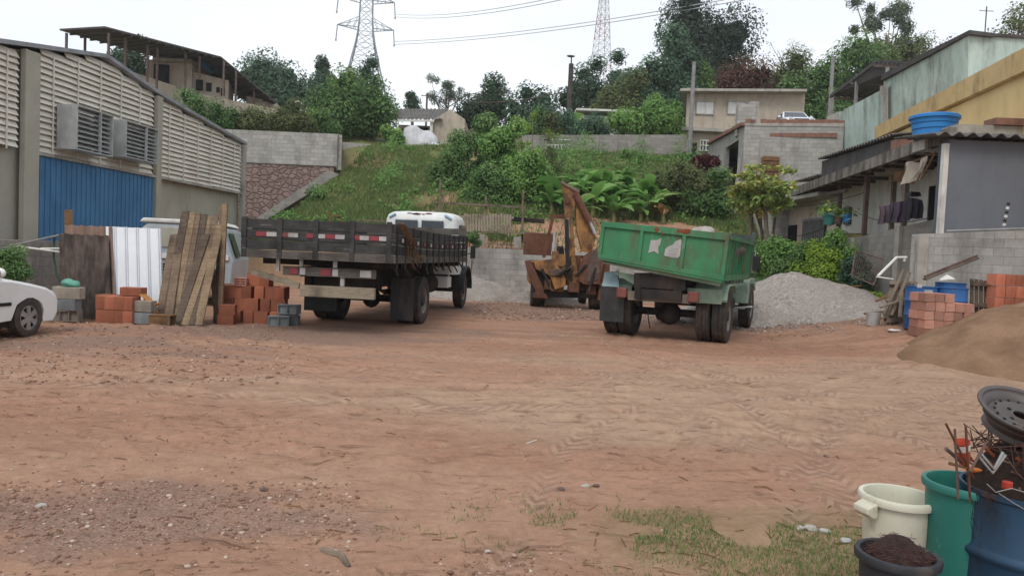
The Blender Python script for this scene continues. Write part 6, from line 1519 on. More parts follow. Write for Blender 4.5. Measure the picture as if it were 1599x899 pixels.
# ---------------------------------------------------------------- BACKHOE LOADER
YB = 22.4
def bp(px, py, dy=0): return at(px, py, YB + dy)
base = bp(884, 484); bk = thing('backhoe', 'rusty orange backhoe loader with its boom raised between the two trucks', 'backhoe', (base.x, YB, gz(base.x, YB)))
def plate(pts, d0, d1, name, mat, par=None, bev=.015):
    mb = MB(root=bk); P = [bp(a, b) for a, b in pts]; n = len(P)
    A = [Vector((p.x, YB + d0, p.z)) for p in P]; B = [Vector((p.x, YB + d1, p.z)) for p in P]
    mb.add(A + B, [tuple(range(n)), tuple(range(2 * n - 1, n - 1, -1))] + [(i, n + i, n + (i + 1) % n, (i + 1) % n) for i in range(n)])
    return mb.build(name, mat, par or bk, bev)
boom = plate([(876, 284), (901, 300), (894, 345), (898, 400), (904, 440), (886, 446), (883, 400), (882, 345), (881, 310)], -.15, .15, 'boom', M_YELM)
plate([(875, 283), (904, 297), (904, 303), (876, 288)], -.2, .2, 'boom_cap', M_WOODG, boom)
plate([(884, 342), (888, 342), (890, 372), (885, 372)], -.17, -.151, 'worn_patch', M_WHR, boom)
plate([(881, 343), (887, 343), (888, 430), (883, 432)], -.3, -.2, 'boom_cylinder', M_CHAS)
dip = plate([(898, 305), (908, 316), (924, 345), (930, 372), (923, 394), (908, 392), (900, 360)], -.1, .16, 'dipper_arm', M_YELM)
mb = MB(root=bk); mb.tube([bp(899, 303, -.2), bp(921, 347, -.22)], .1, 12); cyl_ = mb.build('dipper_cylinder', M_RUST, bk)
mb = MB(root=bk); mb.tube([bp(921, 347, -.22), bp(929, 365, -.22)], .055, 10); mb.build('piston_rod', M_CHROME, cyl_)
mb = MB(root=bk); mb.cyl(bp(886, 313, -.22), bp(886, 313, .22), .09, 12); mb.build('pivot_pin', M_RUST, boom)
mb = MB(root=bk); mb.cyl(bp(900, 303, -.25), bp(900, 303, .2), .08, 12); mb.build('pivot_pin', M_RUST, boom)
mb = MB(root=bk); mb.cyl(bp(921, 384, -.2), bp(921, 384, .22), .07, 12); mb.build('pivot_pin', M_RUST, boom)
# bucket: curved shell with teeth
bks = MB(root=bk); P = []
prof_ = [(944, 398), (926, 390), (910, 402), (903, 420), (900, 438), (912, 444), (934, 443)]
for d_ in (-.32, .32):
    for (a, b) in prof_: q = bp(a, b); P.append((q.x, YB + d_, q.z))
n = len(prof_); bks.add(P, [tuple(range(n)), tuple(range(2 * n - 1, n - 1, -1))] + [(i, i + 1, n + i + 1, n + i) for i in range(n - 1)])
bkt = bks.build('bucket', M_RUST, bk, .02)
for k in range(4):
    mb = MB(root=bk); q = bp(934, 443); mb.beam((q.x, YB - .28 + .18 * k, q.z), (q.x + .2, YB - .28 + .18 * k, q.z + .02), .07, .05); mb.build('tooth', M_RUST, bkt)
plate([(918, 400), (930, 386), (936, 400), (934, 436), (914, 440)], -.34, -.321, 'bucket_side', M_STEEL, bkt)
# extra machinery between boom and wheels
for (x0_, y0_, x1_, y1_, a_, b_, nm, mt) in ((862, 392, 872, 404, -.1, .2, 'control_box', M_YELM), (871, 384, 880, 400, .1, .5, 'seat_back', M_BLKP), (906, 404, 916, 418, -.1, .25, 'swing_bracket', M_YELM), (887, 440, 903, 456, -.3, .2, 'king_post', M_RUST), (862, 440, 880, 456, -.05, .4, 'frame_block', M_YELM), (915, 444, 930, 460, -.1, .3, 'frame_block', M_RUST), (850, 436, 860, 452, -.15, .1, 'frame_block', M_YELM)):
    p_, q_ = bp(x0_, y0_), bp(x1_, y1_); mb = MB(root=bk); mb.box(p_.x, q_.x, YB + a_, YB + b_, q_.z, p_.z); mb.build(nm, mt, bk, .02)
for (a_, b_, r_) in (((870, 430), (890, 418), .05), ((898, 432), (915, 414), .045), ((846, 420), (858, 446), .045), ((930, 418), (922, 446), .045)):
    mb = MB(root=bk); mb.tube([bp(*a_, -.32), bp(*b_, -.34)], r_, 10); c__ = mb.build('hydraulic_ram', M_CHAS, bk)
    mb = MB(root=bk); a2, b2 = bp(*a_, -.32), bp(*b_, -.34); mb.tube([b2, b2 + (b2 - a2) * .3], r_ * .5, 8); mb.build('piston_rod', M_STEEL, c__)
# tractor body, hood, canopy
body = plate([(833, 408), (864, 404), (870, 396), (884, 398), (886, 420), (882, 446), (866, 452), (858, 430), (836, 420)], -.25, .3, 'body', M_YELM)
plate([(858, 420), (880, 420), (879, 430), (859, 430)], -.3, -.252, 'valve_block', M_STEEL, body)
plate([(886, 398), (938, 400), (944, 440), (936, 452), (890, 452)], .1, .5, 'rear_frame', M_RUST)
mb = MB(root=bk); mb.box(bp(836, 0).x, bp(885, 0).x, YB + 1.0, YB + 3.0, bp(840, 398).z, bp(840, 362).z); mb.build('loader_panel', M_RUST, bk, .02)
mb = MB(root=bk); mb.box(bp(845, 0).x, bp(920, 0).x, YB + .3, YB + 3.2, .7, 1.4); mb.build('engine_housing', M_YELM, bk, .05)
mb = MB(root=bk); mb.beam(bp(860, 338, .3), bp(885, 338, .3), .12, .12); mb.beam(bp(863, 340, .3), bp(849, 402, .3), .12, .1); mb.build('canopy_frame', M_RUST, bk)
mb = MB(root=bk); mb.tube([bp(866, 378, .1), bp(864, 398, .1)], .07, 8); mb.tube([bp(866, 362, .1), bp(866, 378, .1)], .05, 8); mb.build('exhaust', M_WHR, bk)
for k in range(5):
    mb = MB(root=bk); q = bp(872 + 3 * k, 406, -.1); mb.tube([q, q + Vector((random.uniform(-.05, .05), -.05, .32))], .012, 4); mb.blob(q + Vector((0, -.05, .34)), .03, .03, .03, 1, 0, 1); mb.build('lever', M_CHAS, bk)
for k in range(6):
    a, b = bp(868 + 3 * k, 410 + 3 * k, -.2), bp(893 + random.uniform(-3, 3), 400 + 7 * k, -.2); m_ = a.lerp(b, .5) + Vector((0, -.12, -.22)); mb = MB(root=bk)
    mb.tube([a, a.lerp(m_, .5) + Vector((0, 0, -.06)), m_, b.lerp(m_, .5) + Vector((0, 0, -.06)), b], .018, 5); mb.build('hose', M_CHAS, bk)
plate([(819, 407), (828, 406), (850, 452), (846, 464), (838, 460), (823, 424)], -.2, -.05, 'stabiliser_leg', M_RUST)
plate([(826, 408), (834, 410), (860, 446), (850, 452)], -.04, .1, 'stabiliser_leg', M_CHAS)
plate([(940, 405), (952, 408), (950, 430), (940, 470), (932, 468), (936, 436)], -.2, -.05, 'stabiliser_leg', M_RUST)
plate([(834, 456), (852, 458), (856, 466), (832, 464)], -.25, .15, 'stabiliser_foot', M_RUST)
plate([(846, 452), (936, 454), (934, 466), (848, 464)], .0, .3, 'rear_axle_beam', M_CHAS)
for px in (840, 934):
    q = bp(px, 470); x = q.x - bk.location.x; truck_wheel(bk, x, .5, .46, .42, -1 if px < 884 else 1)
for px in (850, 922):
    q = bp(px, 470); x = q.x - bk.location.x; truck_wheel(bk, x, 2.7, .36, .25, -1 if px < 884 else 1)

# ---------------------------------------------------------------- PASSENGER CARS
def car(name, label, loc, rz, detailed=True, tint=M_CARW):
    """hatchback, forward = +y, right = +x, origin on ground under the front axle"""
    root = thing(name, label, 'car', loc, rz)
    L0, L1, W, wb = .78, -3.05, .81, 2.42; R_ = .29; arch = .35
    def arc(cy, n=9): return [(cy + arch * math.cos(PI * k / n), .27 + arch * math.sin(PI * k / n)) for k in range(n + 1)]
    low = [(L0 - .03, .32), (L0 - .12, .2)] + [(arch + .0, .2)] + arc(0) + [(-wb + arch, .2)] + arc(-wb) + [(L1 + .1, .22), (L1, .4)]
    upp = [(L1 - .02, .6), (L1 + .03, .86), (L1 + .4, .93), (-2.2, .93), (-.62, .9), (-.3, .87), (.1, .8), (.45, .73), (.68, .63), (.76, .52)]
    prof = low + upp; n = len(prof); P = []
    cols = [(-1, .0), (-.93, .6), (-.75, .9), (0, 1), (.75, .9), (.93, .6), (1, 0)]
    for (s, k) in cols:
        for (y, z) in prof:
            yy = y - (1 - k) * .17 * (max(0, y) / L0) ** 2 if y > 0 else y + (1 - k) * .12 * (max(0, -y - 2.3) / .8)
            zz = z + (k - .55) * .055 if z > .55 else z
            inset = 1 if z > .3 else .97
            if z > .62: inset *= 1 - .05 * (z - .62) / .3
            P.append((s * W * inset, yy, zz))
    Fc = []
    for c in range(len(cols) - 1):
        for i in range(n):
            j = (i + 1) % n; Fc.append((c * n + i, c * n + j, (c + 1) * n + j, (c + 1) * n + i))
    Fc += [tuple(range(n))[::-1], tuple((len(cols) - 1) * n + i for i in range(n))]
    mb = MB(); mb.add(P, Fc, True); body = mb.build('body', tint, root, .012, 2, sharp=28)
    # greenhouse
    def ring(z, ya, yb, w): return [(-w, ya, z), (w, ya, z), (w, yb, z), (-w, yb, z)]
    a = ring(.9, -2.95, -.5, .765); b = ring(1.36, -2.4, -1.15, .6); c = ring(1.41, -2.2, -1.4, .45)
    mb = MB(); mb.add(a + b + c, [(0, 1, 5, 4), (1, 2, 6, 5), (2, 3, 7, 6), (3, 0, 4, 7), (4, 5, 9, 8), (5, 6, 10, 9), (6, 7, 11, 10), (7, 4, 8, 11), (8, 9, 10, 11)]); mb.build('cabin', tint, root, .03, 3)
    def pane(i, j, u0, u1, v0, v1, name):
        A, B, Cc, D = Vector(a[i]), Vector(a[j]), Vector(b[j]), Vector(b[i])
        def q(u, v): return A.lerp(B, u).lerp(D.lerp(Cc, u), v)
        nrm = (B - A).cross(D - A).normalized() * .006
        mb = MB(); mb.slab([q(u0, v0) + nrm * .5, q(u1, v0) + nrm * .5, q(u1, v1) + nrm * .5, q(u0, v1) + nrm * .5], nrm); mb.build(name, M_GLASS, root)
    pane(2, 3, .06, .94, .08, .92, 'windscreen'); pane(0, 1, .08, .92, .12, .88, 'rear_window')
    for (i, j) in ((1, 2), (3, 0)):
        pane(i, j, .06, .47, .1, .88, 'side_window'); pane(i, j, .51, .93, .1, .88, 'side_window')
    for sx_ in (-1, 1):
        for y in (0, -wb):
            L = Matrix.Translation((sx_ * (W - .1), y, R_)) @ Matrix.Rotation(sx_ * PI / 2, 4, 'Y')
            mb = MB(L); mb.lathe(tyre_prof(R_, .19, .19), n=36); wh_ = mb.build('wheel', M_RUB, root)
            mb = MB(L); mb.lathe([(.195, .06), (.19, .085), (.175, .088), (.17, .06)], n=36); mb.lathe([(.05, .07), (.045, .085), (0, .09)], n=16)
            for k in range(6):
                t0 = k * PI / 3; c_, s_ = math.cos(t0), math.sin(t0)
                mb.slab([(.03 * c_ - .03 * s_, .03 * s_ + .03 * c_, .068), (.03 * c_ + .03 * s_, .03 * s_ - .03 * c_, .068), (.175 * c_ + .045 * s_, .175 * s_ - .045 * c_, .06), (.175 * c_ - .045 * s_, .175 * s_ + .045 * c_, .06)], (0, 0, .02))
            mb.build('rim', M_CHROME, wh_)
            mb = MB(L); mb.lathe([(.17, .02), (0, .02)], n=24); mb.build('brake_disc', M_CHAS, wh_)
        mb = MB(); mb.box(sx_ * (W + .002), sx_ * (W + .018), -2.0, -.4, .5, .55); mb.build('rubbing_strip', M_BLKP, root, .004)
        mb = MB(); mb.tube([(sx_ * (W - .04), -.72, .93), (sx_ * (W + .05), -.74, .96)], .02, 5); mr = mb.build('mirror', M_BLKP, root)
        mb = MB(); mb.blob((sx_ * (W + .09), -.74, .99), .09, .06, .075, 1, 0, 3); mb.build('mirror_shell', tint, mr)
        mb = MB(); mb.box(sx_ * (W + .03), sx_ * (W + .15), -.807, -.8, .94, 1.03); mb.build('mirror_glass', M_GLASS, mr)
        mb = MB(); mb.box(sx_ * (W - .33), sx_ * (W - .13), L0 - .15, L0 - .045, .54, .67); mb.build('headlight', M_WHR, root, .03)
        mb = MB(); mb.box(sx_ * W * .965, sx_ * W * 1.004, -1.02, -1.01, .3, .9); mb.build('door_seam', M_BLKP, root)
        mb = MB(); mb.box(sx_ * W * .975, sx_ * W * 1.02, -1.24, -1.1, .77, .8); mb.build('door_handle', tint, root, .005)
    mb = MB(); mb.box(-.4, .4, L0 - .06, L0 - .005, .56, .63); mb.build('grille', M_BLKP, root, .01)
    mb = MB(); mb.box(-.66, .66, L0 - .1, L0 - .01, .26, .34); mb.build('air_intake', M_BLKP, root, .02)
    mb = MB(); mb.box(-.68, .68, -2.8, .3, .16, .5); mb.build('underbody', M_CHAS, root)
    return root
wc = on(50, 524, -.02); cr_x, cr_y = -8.12, 11.35
car('white_car', 'white hatchback with alloy wheels parked at the left edge', (cr_x, cr_y, gz(cr_x + .7, cr_y) - .0), rz=-R(4))
p = at(1240, 186, 43.6)
car('silver_car', 'silver white car parked on the slab behind the unfinished house', (p.x + .1, 43.2, 9.3), rz=R(180 - 6), tint=pm('silver_car_paint', 'cfd2d6', 'c3c6ca', 1, .3, 0, spec=.5))

# ---------------------------------------------------------------- OLD VAN BEHIND THE SHEETS
vn = thing('old_van', 'silver old van parked behind the corrugated sheets and leaning boards', 'van', (at(290, 430, 17.6).x, 17.6, 0), rz=R(14))
M_VAN = pm('silver_van_paint', 'a9b0b5', '969da2', 1.5, .4, .03, '6f675e', .4)
mb = MB(); mb.prism([(-1.0, .45), (1.02, .45), (1.06, 1.1), (.82, 1.86), (.7, 1.95), (-.85, 1.95), (-1.0, 1.8)], -.0, 3.6); vb = mb.build('body', M_VAN, vn, .06, 3)
mb = MB(); mb.prism([(-1.02, 1.95), (.8, 1.95), (.7, 2.05), (-.95, 2.05)], -.04, 3.5); mb.build('roof', M_WHITEP, vn, .03)
mb = MB(); mb.box(-.55, .55, -.03, .02, 1.38, 1.86); mb.build('rear_window', M_OLIVE, vn, .03)
mb = MB(); mb.box(-1.0, .95, -.05, .0, 1.12, 1.24); mb.build('trim_band', M_WHITEP, vn, .01)
mb = MB()
for k in range(6): mb.box(-.5, -.05, -.04, .0, .62 + k * .07, .66 + k * .07)
mb.build('engine_grille', M_BLKP, vn)
mb = MB(); mb.slab([(1.065, .5, 1.2), (1.065, 1.4, 1.2), (.87, 1.4, 1.78), (.87, .5, 1.78)], (.012, 0, 0)); mb.build('side_window', M_GLASS, vn)
for y in (.6, 2.9): truck_wheel(vn, .9, y, .33, .2, 1); truck_wheel(vn, -.85, y, .33, .2, -1)

# the tailgate and box are bent: the left lower edge sits higher than the right
for o_ in dt.children:
    if o_.name.split('.')[0] in ('tailgate', 'side_panel', 'dump_box_floor', 'front_panel'):
        for q_ in [o_] + list(o_.children):
            for v_ in q_.data.vertices:
                p_ = TILT.inverted() @ v_.co; k_1 = (bx - p_.x) / (2 * bx) * max(0, 1 - (p_.z - bz0) / (bz1 - bz0)); p_.z += .15 * k_1; v_.co = TILT @ p_
# ================================================================ YARD MATERIAL AND CLUTTER
M_BRK = pm('fired_clay_brick', 'a3674f', '945a45', 3, .92, .3, '7a5040', .5, (1.5, 1.5, 1.5), .5, .75)
M_BRKL = pm('pale_clay_brick', 'b58270', 'a67463', 4, .92, .3, 'c6aa9a', .5, (1.5, 1.5, 1.5), .45, .7)
M_CBLK = pm('grey_concrete_block', '8b9093', '787c7e', 4, .95, .5, '5e605f', .4, bscale=60)
M_CBLKT = pm('tan_concrete_block', '9a9186', '857c71', 4, .95, .5, '6a625a', .4, bscale=60)
def hollow(name, mat, L=.29, D=.14, H=.19, nx=2, nz=3, wall=.018, rec=.05):
    """clay or concrete block with recessed cells in both D ends (y faces)"""
    mb = MB(); x0 = -L / 2
    cw = (L - wall * (nx + 1)) / nx; chh = (H - wall * (nz + 1)) / nz
    mb.box(-L / 2, L / 2, -D / 2 + rec, D / 2 - rec, 0, H)
    for s in (-1, 1):
        ya, yb = sorted((s * D / 2, s * (D / 2 - rec + .0005)))
        for i in range(nx + 1): x = x0 + i * (cw + wall); mb.box(x, x + wall, ya, yb, 0, H)
        for k in range(nz + 1):
            z = k * (chh + wall)
            for i in range(nx): xx = x0 + i * (cw + wall) + wall; mb.box(xx, xx + cw, ya, yb, z, z + wall)
    return mb
def ribbed(name, mat, L, D, H):
    """solid looking brick with shallow grooves on its long faces"""
    mb = MB(); mb.box(-L / 2, L / 2, -D / 2 + .004, D / 2 - .004, .0, H)
    n = 7
    for s in (-1, 1):
        ya, yb = sorted((s * D / 2, s * (D / 2 - .004)))
        for k in range(n): z = H * (k + .12) / n; mb.box(-L / 2, L / 2, ya, yb, z, z + H / n * .72)
    return mb
for m_ in (M_BRK, M_BRKL, M_CBLK, M_CBLKT): vary(m_)
splatter(M_BRK, 'c09a86', .62, .7, 6, (1, 1, 1), .5); splatter(M_BRKL, '8f5a48', .58, .68, 5, (1, 1, 1), .5)
PROTO = {}
def brick_like(kind, label, loc, rz=0, group=None, mat=None, dims=(.29, .19, .19), rx=0, ry=0, style='rib', cat='brick', nx=2, nz=3):
    key = (kind, mat.name, dims, style)
    if key not in PROTO:
        mb = ribbed(kind, mat, *dims) if style == 'rib' else hollow(kind, mat, *dims, nx=nx, nz=nz)
        o = mb.build(kind, mat, None, .004, 1); PROTO[key] = o; first = True
    else:
        o = PROTO[key].copy(); C.objects.link(o)
    o.location = loc; o.rotation_euler = (rx, ry, rz); return tag(o, label, cat, group)
# ---- pile of clay bricks right of the leaning boards
random.seed(4)
Yb = 14.7
def px2x(px, Y): return at(px, 480, Y).x
zb = gz(-5.5, Yb)
lay = [  # rows of (x pixel of centre, row, depth offset, standing?)
    (0, [348, 372, 392, 410, 432], 'bottom'), (1, [345, 362, 380, 398, 417, 436], 'second'), (2, [352, 370, 388, 408, 426, 440], 'third'), (3, [398, 415], 'top')]
for r_, xs, nm in lay:
    for i, px in enumerate(xs):
        for dpt in (0, 1):
            Y = Yb + .08 * r_ + dpt * .36 + random.uniform(-.03, .03); x = px2x(px, Y); 
            brick_like('clay_brick', 'red clay brick, %s layer, %s row of the pile, %s from the leaning boards' % ('rear' if dpt else 'front', nm, ['first', 'second', 'third', 'fourth', 'fifth', 'sixth'][i]), (x, Y, zb + .24 * r_), R(random.uniform(-6, 6)) + (PI / 2 if (i + r_) % 3 == 0 else 0), 'red bricks piled behind the leaning boards', M_BRK, (.19, .29, .24) if True else None)
for i, (px, zz) in enumerate(((354, 0), (356, .2))):
    x = px2x(px, Yb - .45); brick_like('clay_brick', ('lower', 'upper')[i] + ' of two red clay bricks in front of the pile by the leaning post', (x, Yb - .45, zb + zz * .95), R(8), 'red bricks piled behind the leaning boards', M_BRK, (.3, .2, .19))
x = px2x(373, Yb); brick_like('hollow_brick', 'hollow clay brick showing six dark holes on top of the pile', (x, Yb + .1, zb + .72), R(4), None, M_BRKL, (.24, .19, .16), style='hol')
for i, (px, zz, lb, dy) in enumerate(((436, 0, 'grey concrete block on the ground at the right foot of the red brick pile', -.1), (452, .0, 'grey concrete block set behind the first at the right end of the brick pile', .15), (452, .21, 'grey concrete block standing on another at the right end of the brick pile', .15))):
    Y = 14.5 + dy; brick_like('concrete_block', lb, (px2x(px, Y), Y, gz(px2x(px, Y), Y) + zz), R(12 - 9 * i), 'grey blocks at the end of the red brick pile', M_CBLK, (.39, .24, .19), style='hol', nz=1, nx=2, cat='block')
# ---- small brick stack before the white sheet
Y0 = 13.55; z0 = gz(px2x(184, Y0), Y0) - .01
grp = 'bricks stacked in front of the white sheet'
for r_ in range(2):
    nmr = ('bottom', 'upper')[r_]
    for i, px in enumerate((163, 178, 192, 206)):
        for dpt in (0, 1):
            Y = Y0 + dpt * .3; brick_like('clay_brick', '%s course brick, %s from left, %s layer, small stack before the white sheet' % (nmr, ('first', 'second', 'third', 'fourth')[i], ('front', 'back')[dpt]), (px2x(px, Y) + random.uniform(-.006, .006), Y, z0 + .25 * r_), R(random.uniform(-3, 3)), grp, M_BRK, (.175, .29, .24))
for i, px in enumerate((200, 216)): brick_like('clay_brick', ('left', 'right')[i] + ' brick lying on top of the square stack before the white sheet', (px2x(px, Y0 + .2), Y0 + .2, z0 + .5), R(2), grp, M_BRK, (.2, .25, .15))
for i, (px, zz, m_, lb) in enumerate(((226, 0, M_CBLK, 'blue-grey concrete block on the ground right of the small brick stack'), (226, .215, M_CBLKT, 'tan concrete block lying on the blue-grey one right of the small brick stack'))):
    brick_like('concrete_block', lb, (px2x(px, Y0 + .05), Y0 + .05, z0 + zz + .01), R(4 - 3 * i), None, m_, (.34, .24, .2), style='rib', cat='block')
for i, (px, py, ry_, lb) in enumerate(((230, 466, .7, 'tilted orange tile piece leaning on the white sheet'), (238, 478, -.5, 'second orange tile piece resting lower on the grey block'))):
    p = at(px, py, Y0 + .15); mb = MB(Matrix.Translation(p) @ Matrix.Rotation(ry_, 4, 'Y')); mb.box(-.12, .12, -.1, .1, -.012, .012); mb.box(-.012, .012, -.1, .1, -.14, .0)
    solo(mb, 'tile_piece', pm('orange_tile', 'bd8550', 'a87340', 4, .9, .2), lb, 'tile')
p = at(254, 497, Y0 - .1); zc = gz(p.x, p.y)
cr_ = thing('wooden_crate', 'tiny broken wooden crate beside the leaning boards', 'crate', (p.x, p.y, zc)); mb = MB()
mb.box(-.19, .19, -.12, -.1, .0, .17); mb.box(-.19, .19, .1, .12, 0, .17); mb.box(-.2, .2, -.13, .13, .17, .19); mb.box(-.19, -.17, -.1, .1, 0, .17); mb.build('slats', M_WOODB, cr_)
mb = MB(); mb.box(.15, .19, -.14, -.121, 0, .17); mb.build('corner_post', M_WOODG, cr_)
# ---- grey blocks beside the car
Yg = 13.3; zg_ = gz(px2x(105, Yg), Yg)
for i, (px, zz, m_, sty, rz_, lb) in enumerate(((104, 0, M_CBLKT, 'hol', 6, 'lowest hollow block of the grey stack beside the white car'), (102, .205, M_CBLK, 'rib', -4, 'middle block of the grey stack beside the white car'), (107, .41, M_CBLKT, 'rib', 2, 'top block of the grey stack beside the white car'))):
    for dpt in (0, 1):
        brick_like('concrete_block', lb + (', rear twin' if dpt else ''), (px2x(px, Yg + dpt * .2), Yg + dpt * .2, zg_ + zz), R(rz_), 'grey blocks stacked beside the white car', m_, (.48, .19, .2), style=sty, nz=1, nx=3, cat='block')
p = at(110, 447, Yg + .1)
mb = MB(); mb.blob((p.x, p.y, zg_ + .66), .15, .13, .09, 2, .35, 3); solo(mb, 'plastic_bag', pm('teal_bag', '5f9d8b', '4f8a79', 3, .4, .4, spec=.5), 'bunched teal plastic bag on top of the grey block stack', 'bag')

# ---- leaning sheets
Ys = 14.15
p0, p1 = at(95, 503, Ys - .25), at(168, 500, Ys - .1); top0 = at(96, 366, Ys + .35)
M_ASB = pm('mossy_fibre_sheet', '6b5d55', '544943', 3, .95, .4, '2c2826', .85, (2, 2, .35), .4, .62)
mb = MB(); up = (top0 - p0); zf = gz(p0.x, p0.y); p0.z = zf
corr_sheet(mb, p0, (-.21, .28, 1), (1, .12, 0), 1.66, .9, .18, .036, .012, 8); solo(mb, 'fibre_cement_sheet', M_ASB, 'dark mossy corrugated sheet leaning upright behind the grey block stack', 'sheet')
mb = MB(); q = p0 + Vector((.05, .12, 0)); corr_sheet(mb, q + Vector((0, .0, 0)), (-.21, .27, 1), (1, .12, 0), 1.84, .88, .18, .036, .012, 8)
solo(mb, 'fibre_cement_sheet', pm('brown_fibre_sheet', '8a7265', '6f5a4f', 3, .95, .3), 'browner corrugated sheet standing behind the dark mossy one', 'sheet')
mb = MB(); a = at(107, 480, 14.75); b = at(107, 328, 15.0); a.z = 0; mb.beam(a, b, .14, .05); solo(mb, 'wooden_post', M_WOODB, 'short board end rising behind the corrugated sheets', 'post')
M_WSH = pm('white_steel_sheet', 'dcdfe2', 'd2d5d9', 1, .35, .02, 'b5b5b4', .3, (1, 1, .4), .5, .85)
mb = MB(); q0 = at(168, 480, 14.2); q0.z = gz(q0.x, q0.y) ; q1 = at(256, 470, 14.3)
ds = Vector((q1.x - q0.x, .12, 0)); Wd = ds.length; ds.normalize(); upv = Vector((-.155, .22, 1)).normalized(); Ht = 1.83; P = []; nn_ = upv.cross(ds).normalized() * -1
xs_ = [0]; hs_ = [0]; k = 0; per = Wd / 5
pr = [(0, 0), (.62, 0), (.68, -.03), (.74, -.03), (.80, 0), (.86, -.03), (.92, -.03), (.97, 0)]
for s in range(5):
    for (u, h_) in pr: xs_.append((s + u) * per + .001); hs_.append(h_)
m = len(xs_)
for z in (0, Ht):
    for u, h_ in zip(xs_, hs_): P.append(q0 + ds * u + upv * z + nn_ * -h_)
for z in (0, Ht):
    for u, h_ in zip(xs_, hs_): P.append(q0 + ds * u + upv * z + nn_ * (-h_ + .006))
Fc = [(i, i + 1, m + i + 1, m + i) for i in range(m - 1)] + [(2 * m + i, 3 * m + i, 3 * m + i + 1, 2 * m + i + 1) for i in range(m - 1)] + [(i, 2 * m + i, 2 * m + i + 1, i + 1) for i in range(m - 1)] + [(m + i, m + i + 1, 3 * m + i + 1, 3 * m + i) for i in range(m - 1)] + [(0, m, 3 * m, 2 * m), (m - 1, 3 * m - 1, 4 * m - 1, 2 * m - 1)]
mb.add(P, Fc); solo(mb, 'metal_sheet', M_WSH, 'bright white ribbed metal sheets standing beside the dark corrugated sheet', 'sheet')
# leaning boards
tones = [wood('board_a', '8a7866', '5a4a3c'), wood('board_b', '6f6053', '463b33'), wood('board_c', '9f8a70', '6b5946')]
bl_ = [(248, 498, 272, 366), (258, 500, 290, 330), (270, 501, 300, 332), (280, 501, 308, 333), (289, 502, 318, 335), (298, 503, 328, 338), (306, 502, 336, 336), (276, 503, 322, 366), (288, 504, 332, 372), (262, 502, 282, 368), (298, 504, 342, 376), (310, 503, 344, 350)]
names_ = ['leftmost', 'second', 'third', 'fourth', 'fifth', 'sixth', 'seventh']
for i, (xa, ya, xb, yb) in enumerate(bl_):
    fr = i >= 7; a = at(xa, ya, 13.72 - (.06 if fr else 0)); b = at(xb, yb, 14.75 - (.22 if fr else 0)); a.z = gz(a.x, a.y) + .01
    mb = MB(); mb.beam(a, b, .155, .026, (-.1, -1, .35)); 
    lb = (names_[i] + ' tall plank from the left in the leaning row of old boards') if not fr else ('short plank laid over the leaning boards, ' + ('leftmost', 'second', 'third', 'fourth', 'rightmost')[[7, 8, 9, 10, 11].index(i)] + ' of the front layer')
    solo(mb, 'plank', tones[i % 3], lb, 'plank', 'old boards leaning beside the white sheet', bevel=.003)
for i, (xa, ya, xb, yb, Y, m_, lb) in enumerate(((343, 497, 352, 318, 14.3, tones[2], 'tall upright post propping the leaning boards'), (340, 500, 332, 420, 14.25, tones[1], 'short post forming the triangle under the leaning boards'))):
    a, b = at(xa, ya, Y), at(xb, yb, Y + .2); a.z = gz(a.x, a.y); mb = MB(); mb.beam(a, b, .09, .06, (0, 1, 0)); solo(mb, 'wooden_post', m_, lb, 'post')
mb = MB(); a = at(338, 500, 14.35); b = at(348, 322, 14.7); a.z = 0; mb.beam(a, b, .12, .04, (0, 1, 0)); solo(mb, 'wooden_post', tones[0], 'wide rough post standing against the right side of the boards', 'post')
# pipes leaning on the low wall behind the car
for i, (a_, b_, m_, lb) in enumerate((((16, 384), (98, 366), M_BARS, 'grey pipe slanting up from the low wall'), ((24, 384), (98, 394), M_WHITEP, 'white pipe slanting down to the dark sheet'), ((64, 388), (98, 388), M_WHITEP, 'short white pipe beside the dark sheet'))):
    mb = MB(); mb.tube([at(*a_, 14.6), at(*b_, 14.5)], .022, 6); solo(mb, 'pipe', m_, lb, 'pipe')
mb = MB(); mb.tube([at(85, 365, 14.6), at(84, 400, 14.6), at(88, 428, 14.5), at(97, 445, 14.4)], .02, 6); solo(mb, 'hose', pm('dark_green_hose', '2f4a3c', '263c31', 4, .6), 'dark green hose hanging beside the dark corrugated sheet', 'hose')

# ---- things behind, under the trucks: pallet shelf, pallets, rails
M_PALE = wood('pale_pallet_wood', 'a89b88', '82756a')
def pallet_fence():
    r = thing('pallet_fence', 'weathered wooden pallet fence standing on the block piers', 'fence', at(765, 362, 28.3))
    for i in range(17):
        px = 726 + i * 4.4; a, b = at(px, 362 + .04 * i, 28.2), at(px + random.uniform(-.5, .5), 334 + random.uniform(-1.5, 1.5) + .04 * i, 28.2)
        mb = MB(root=r); mb.beam(a, b, .075, .02, (0, 1, 0)); mb.build('slat', M_PALE, r)
    for (ya, yb) in ((338, 340), (352, 354)):
        mb = MB(root=r); mb.beam(at(716, ya, 28.27), at(802, yb, 28.27), .05, .09); mb.build('rail', M_PALE, r)
pallet_fence()
sh = thing('block_shelf', 'rough shelf of planks on upright concrete blocks on top of the low wall', 'shelf', at(790, 388, 28.1))
for (px, py) in ((752, 366), (808, 370)):
    p = at(px, py, 28.05); mb = MB(root=sh); mb.box(p.x - .14, p.x + .14, 27.9, 28.2, 1.83, p.z); mb.build('pier', M_CONC, sh)
mb = MB(root=sh); mb.slab([at(738, 363, 27.9), at(838, 366, 27.9), at(838, 366, 28.6), at(738, 363, 28.6)], (0, 0, .07)); mb.build('top_plank', M_WOODG, sh)
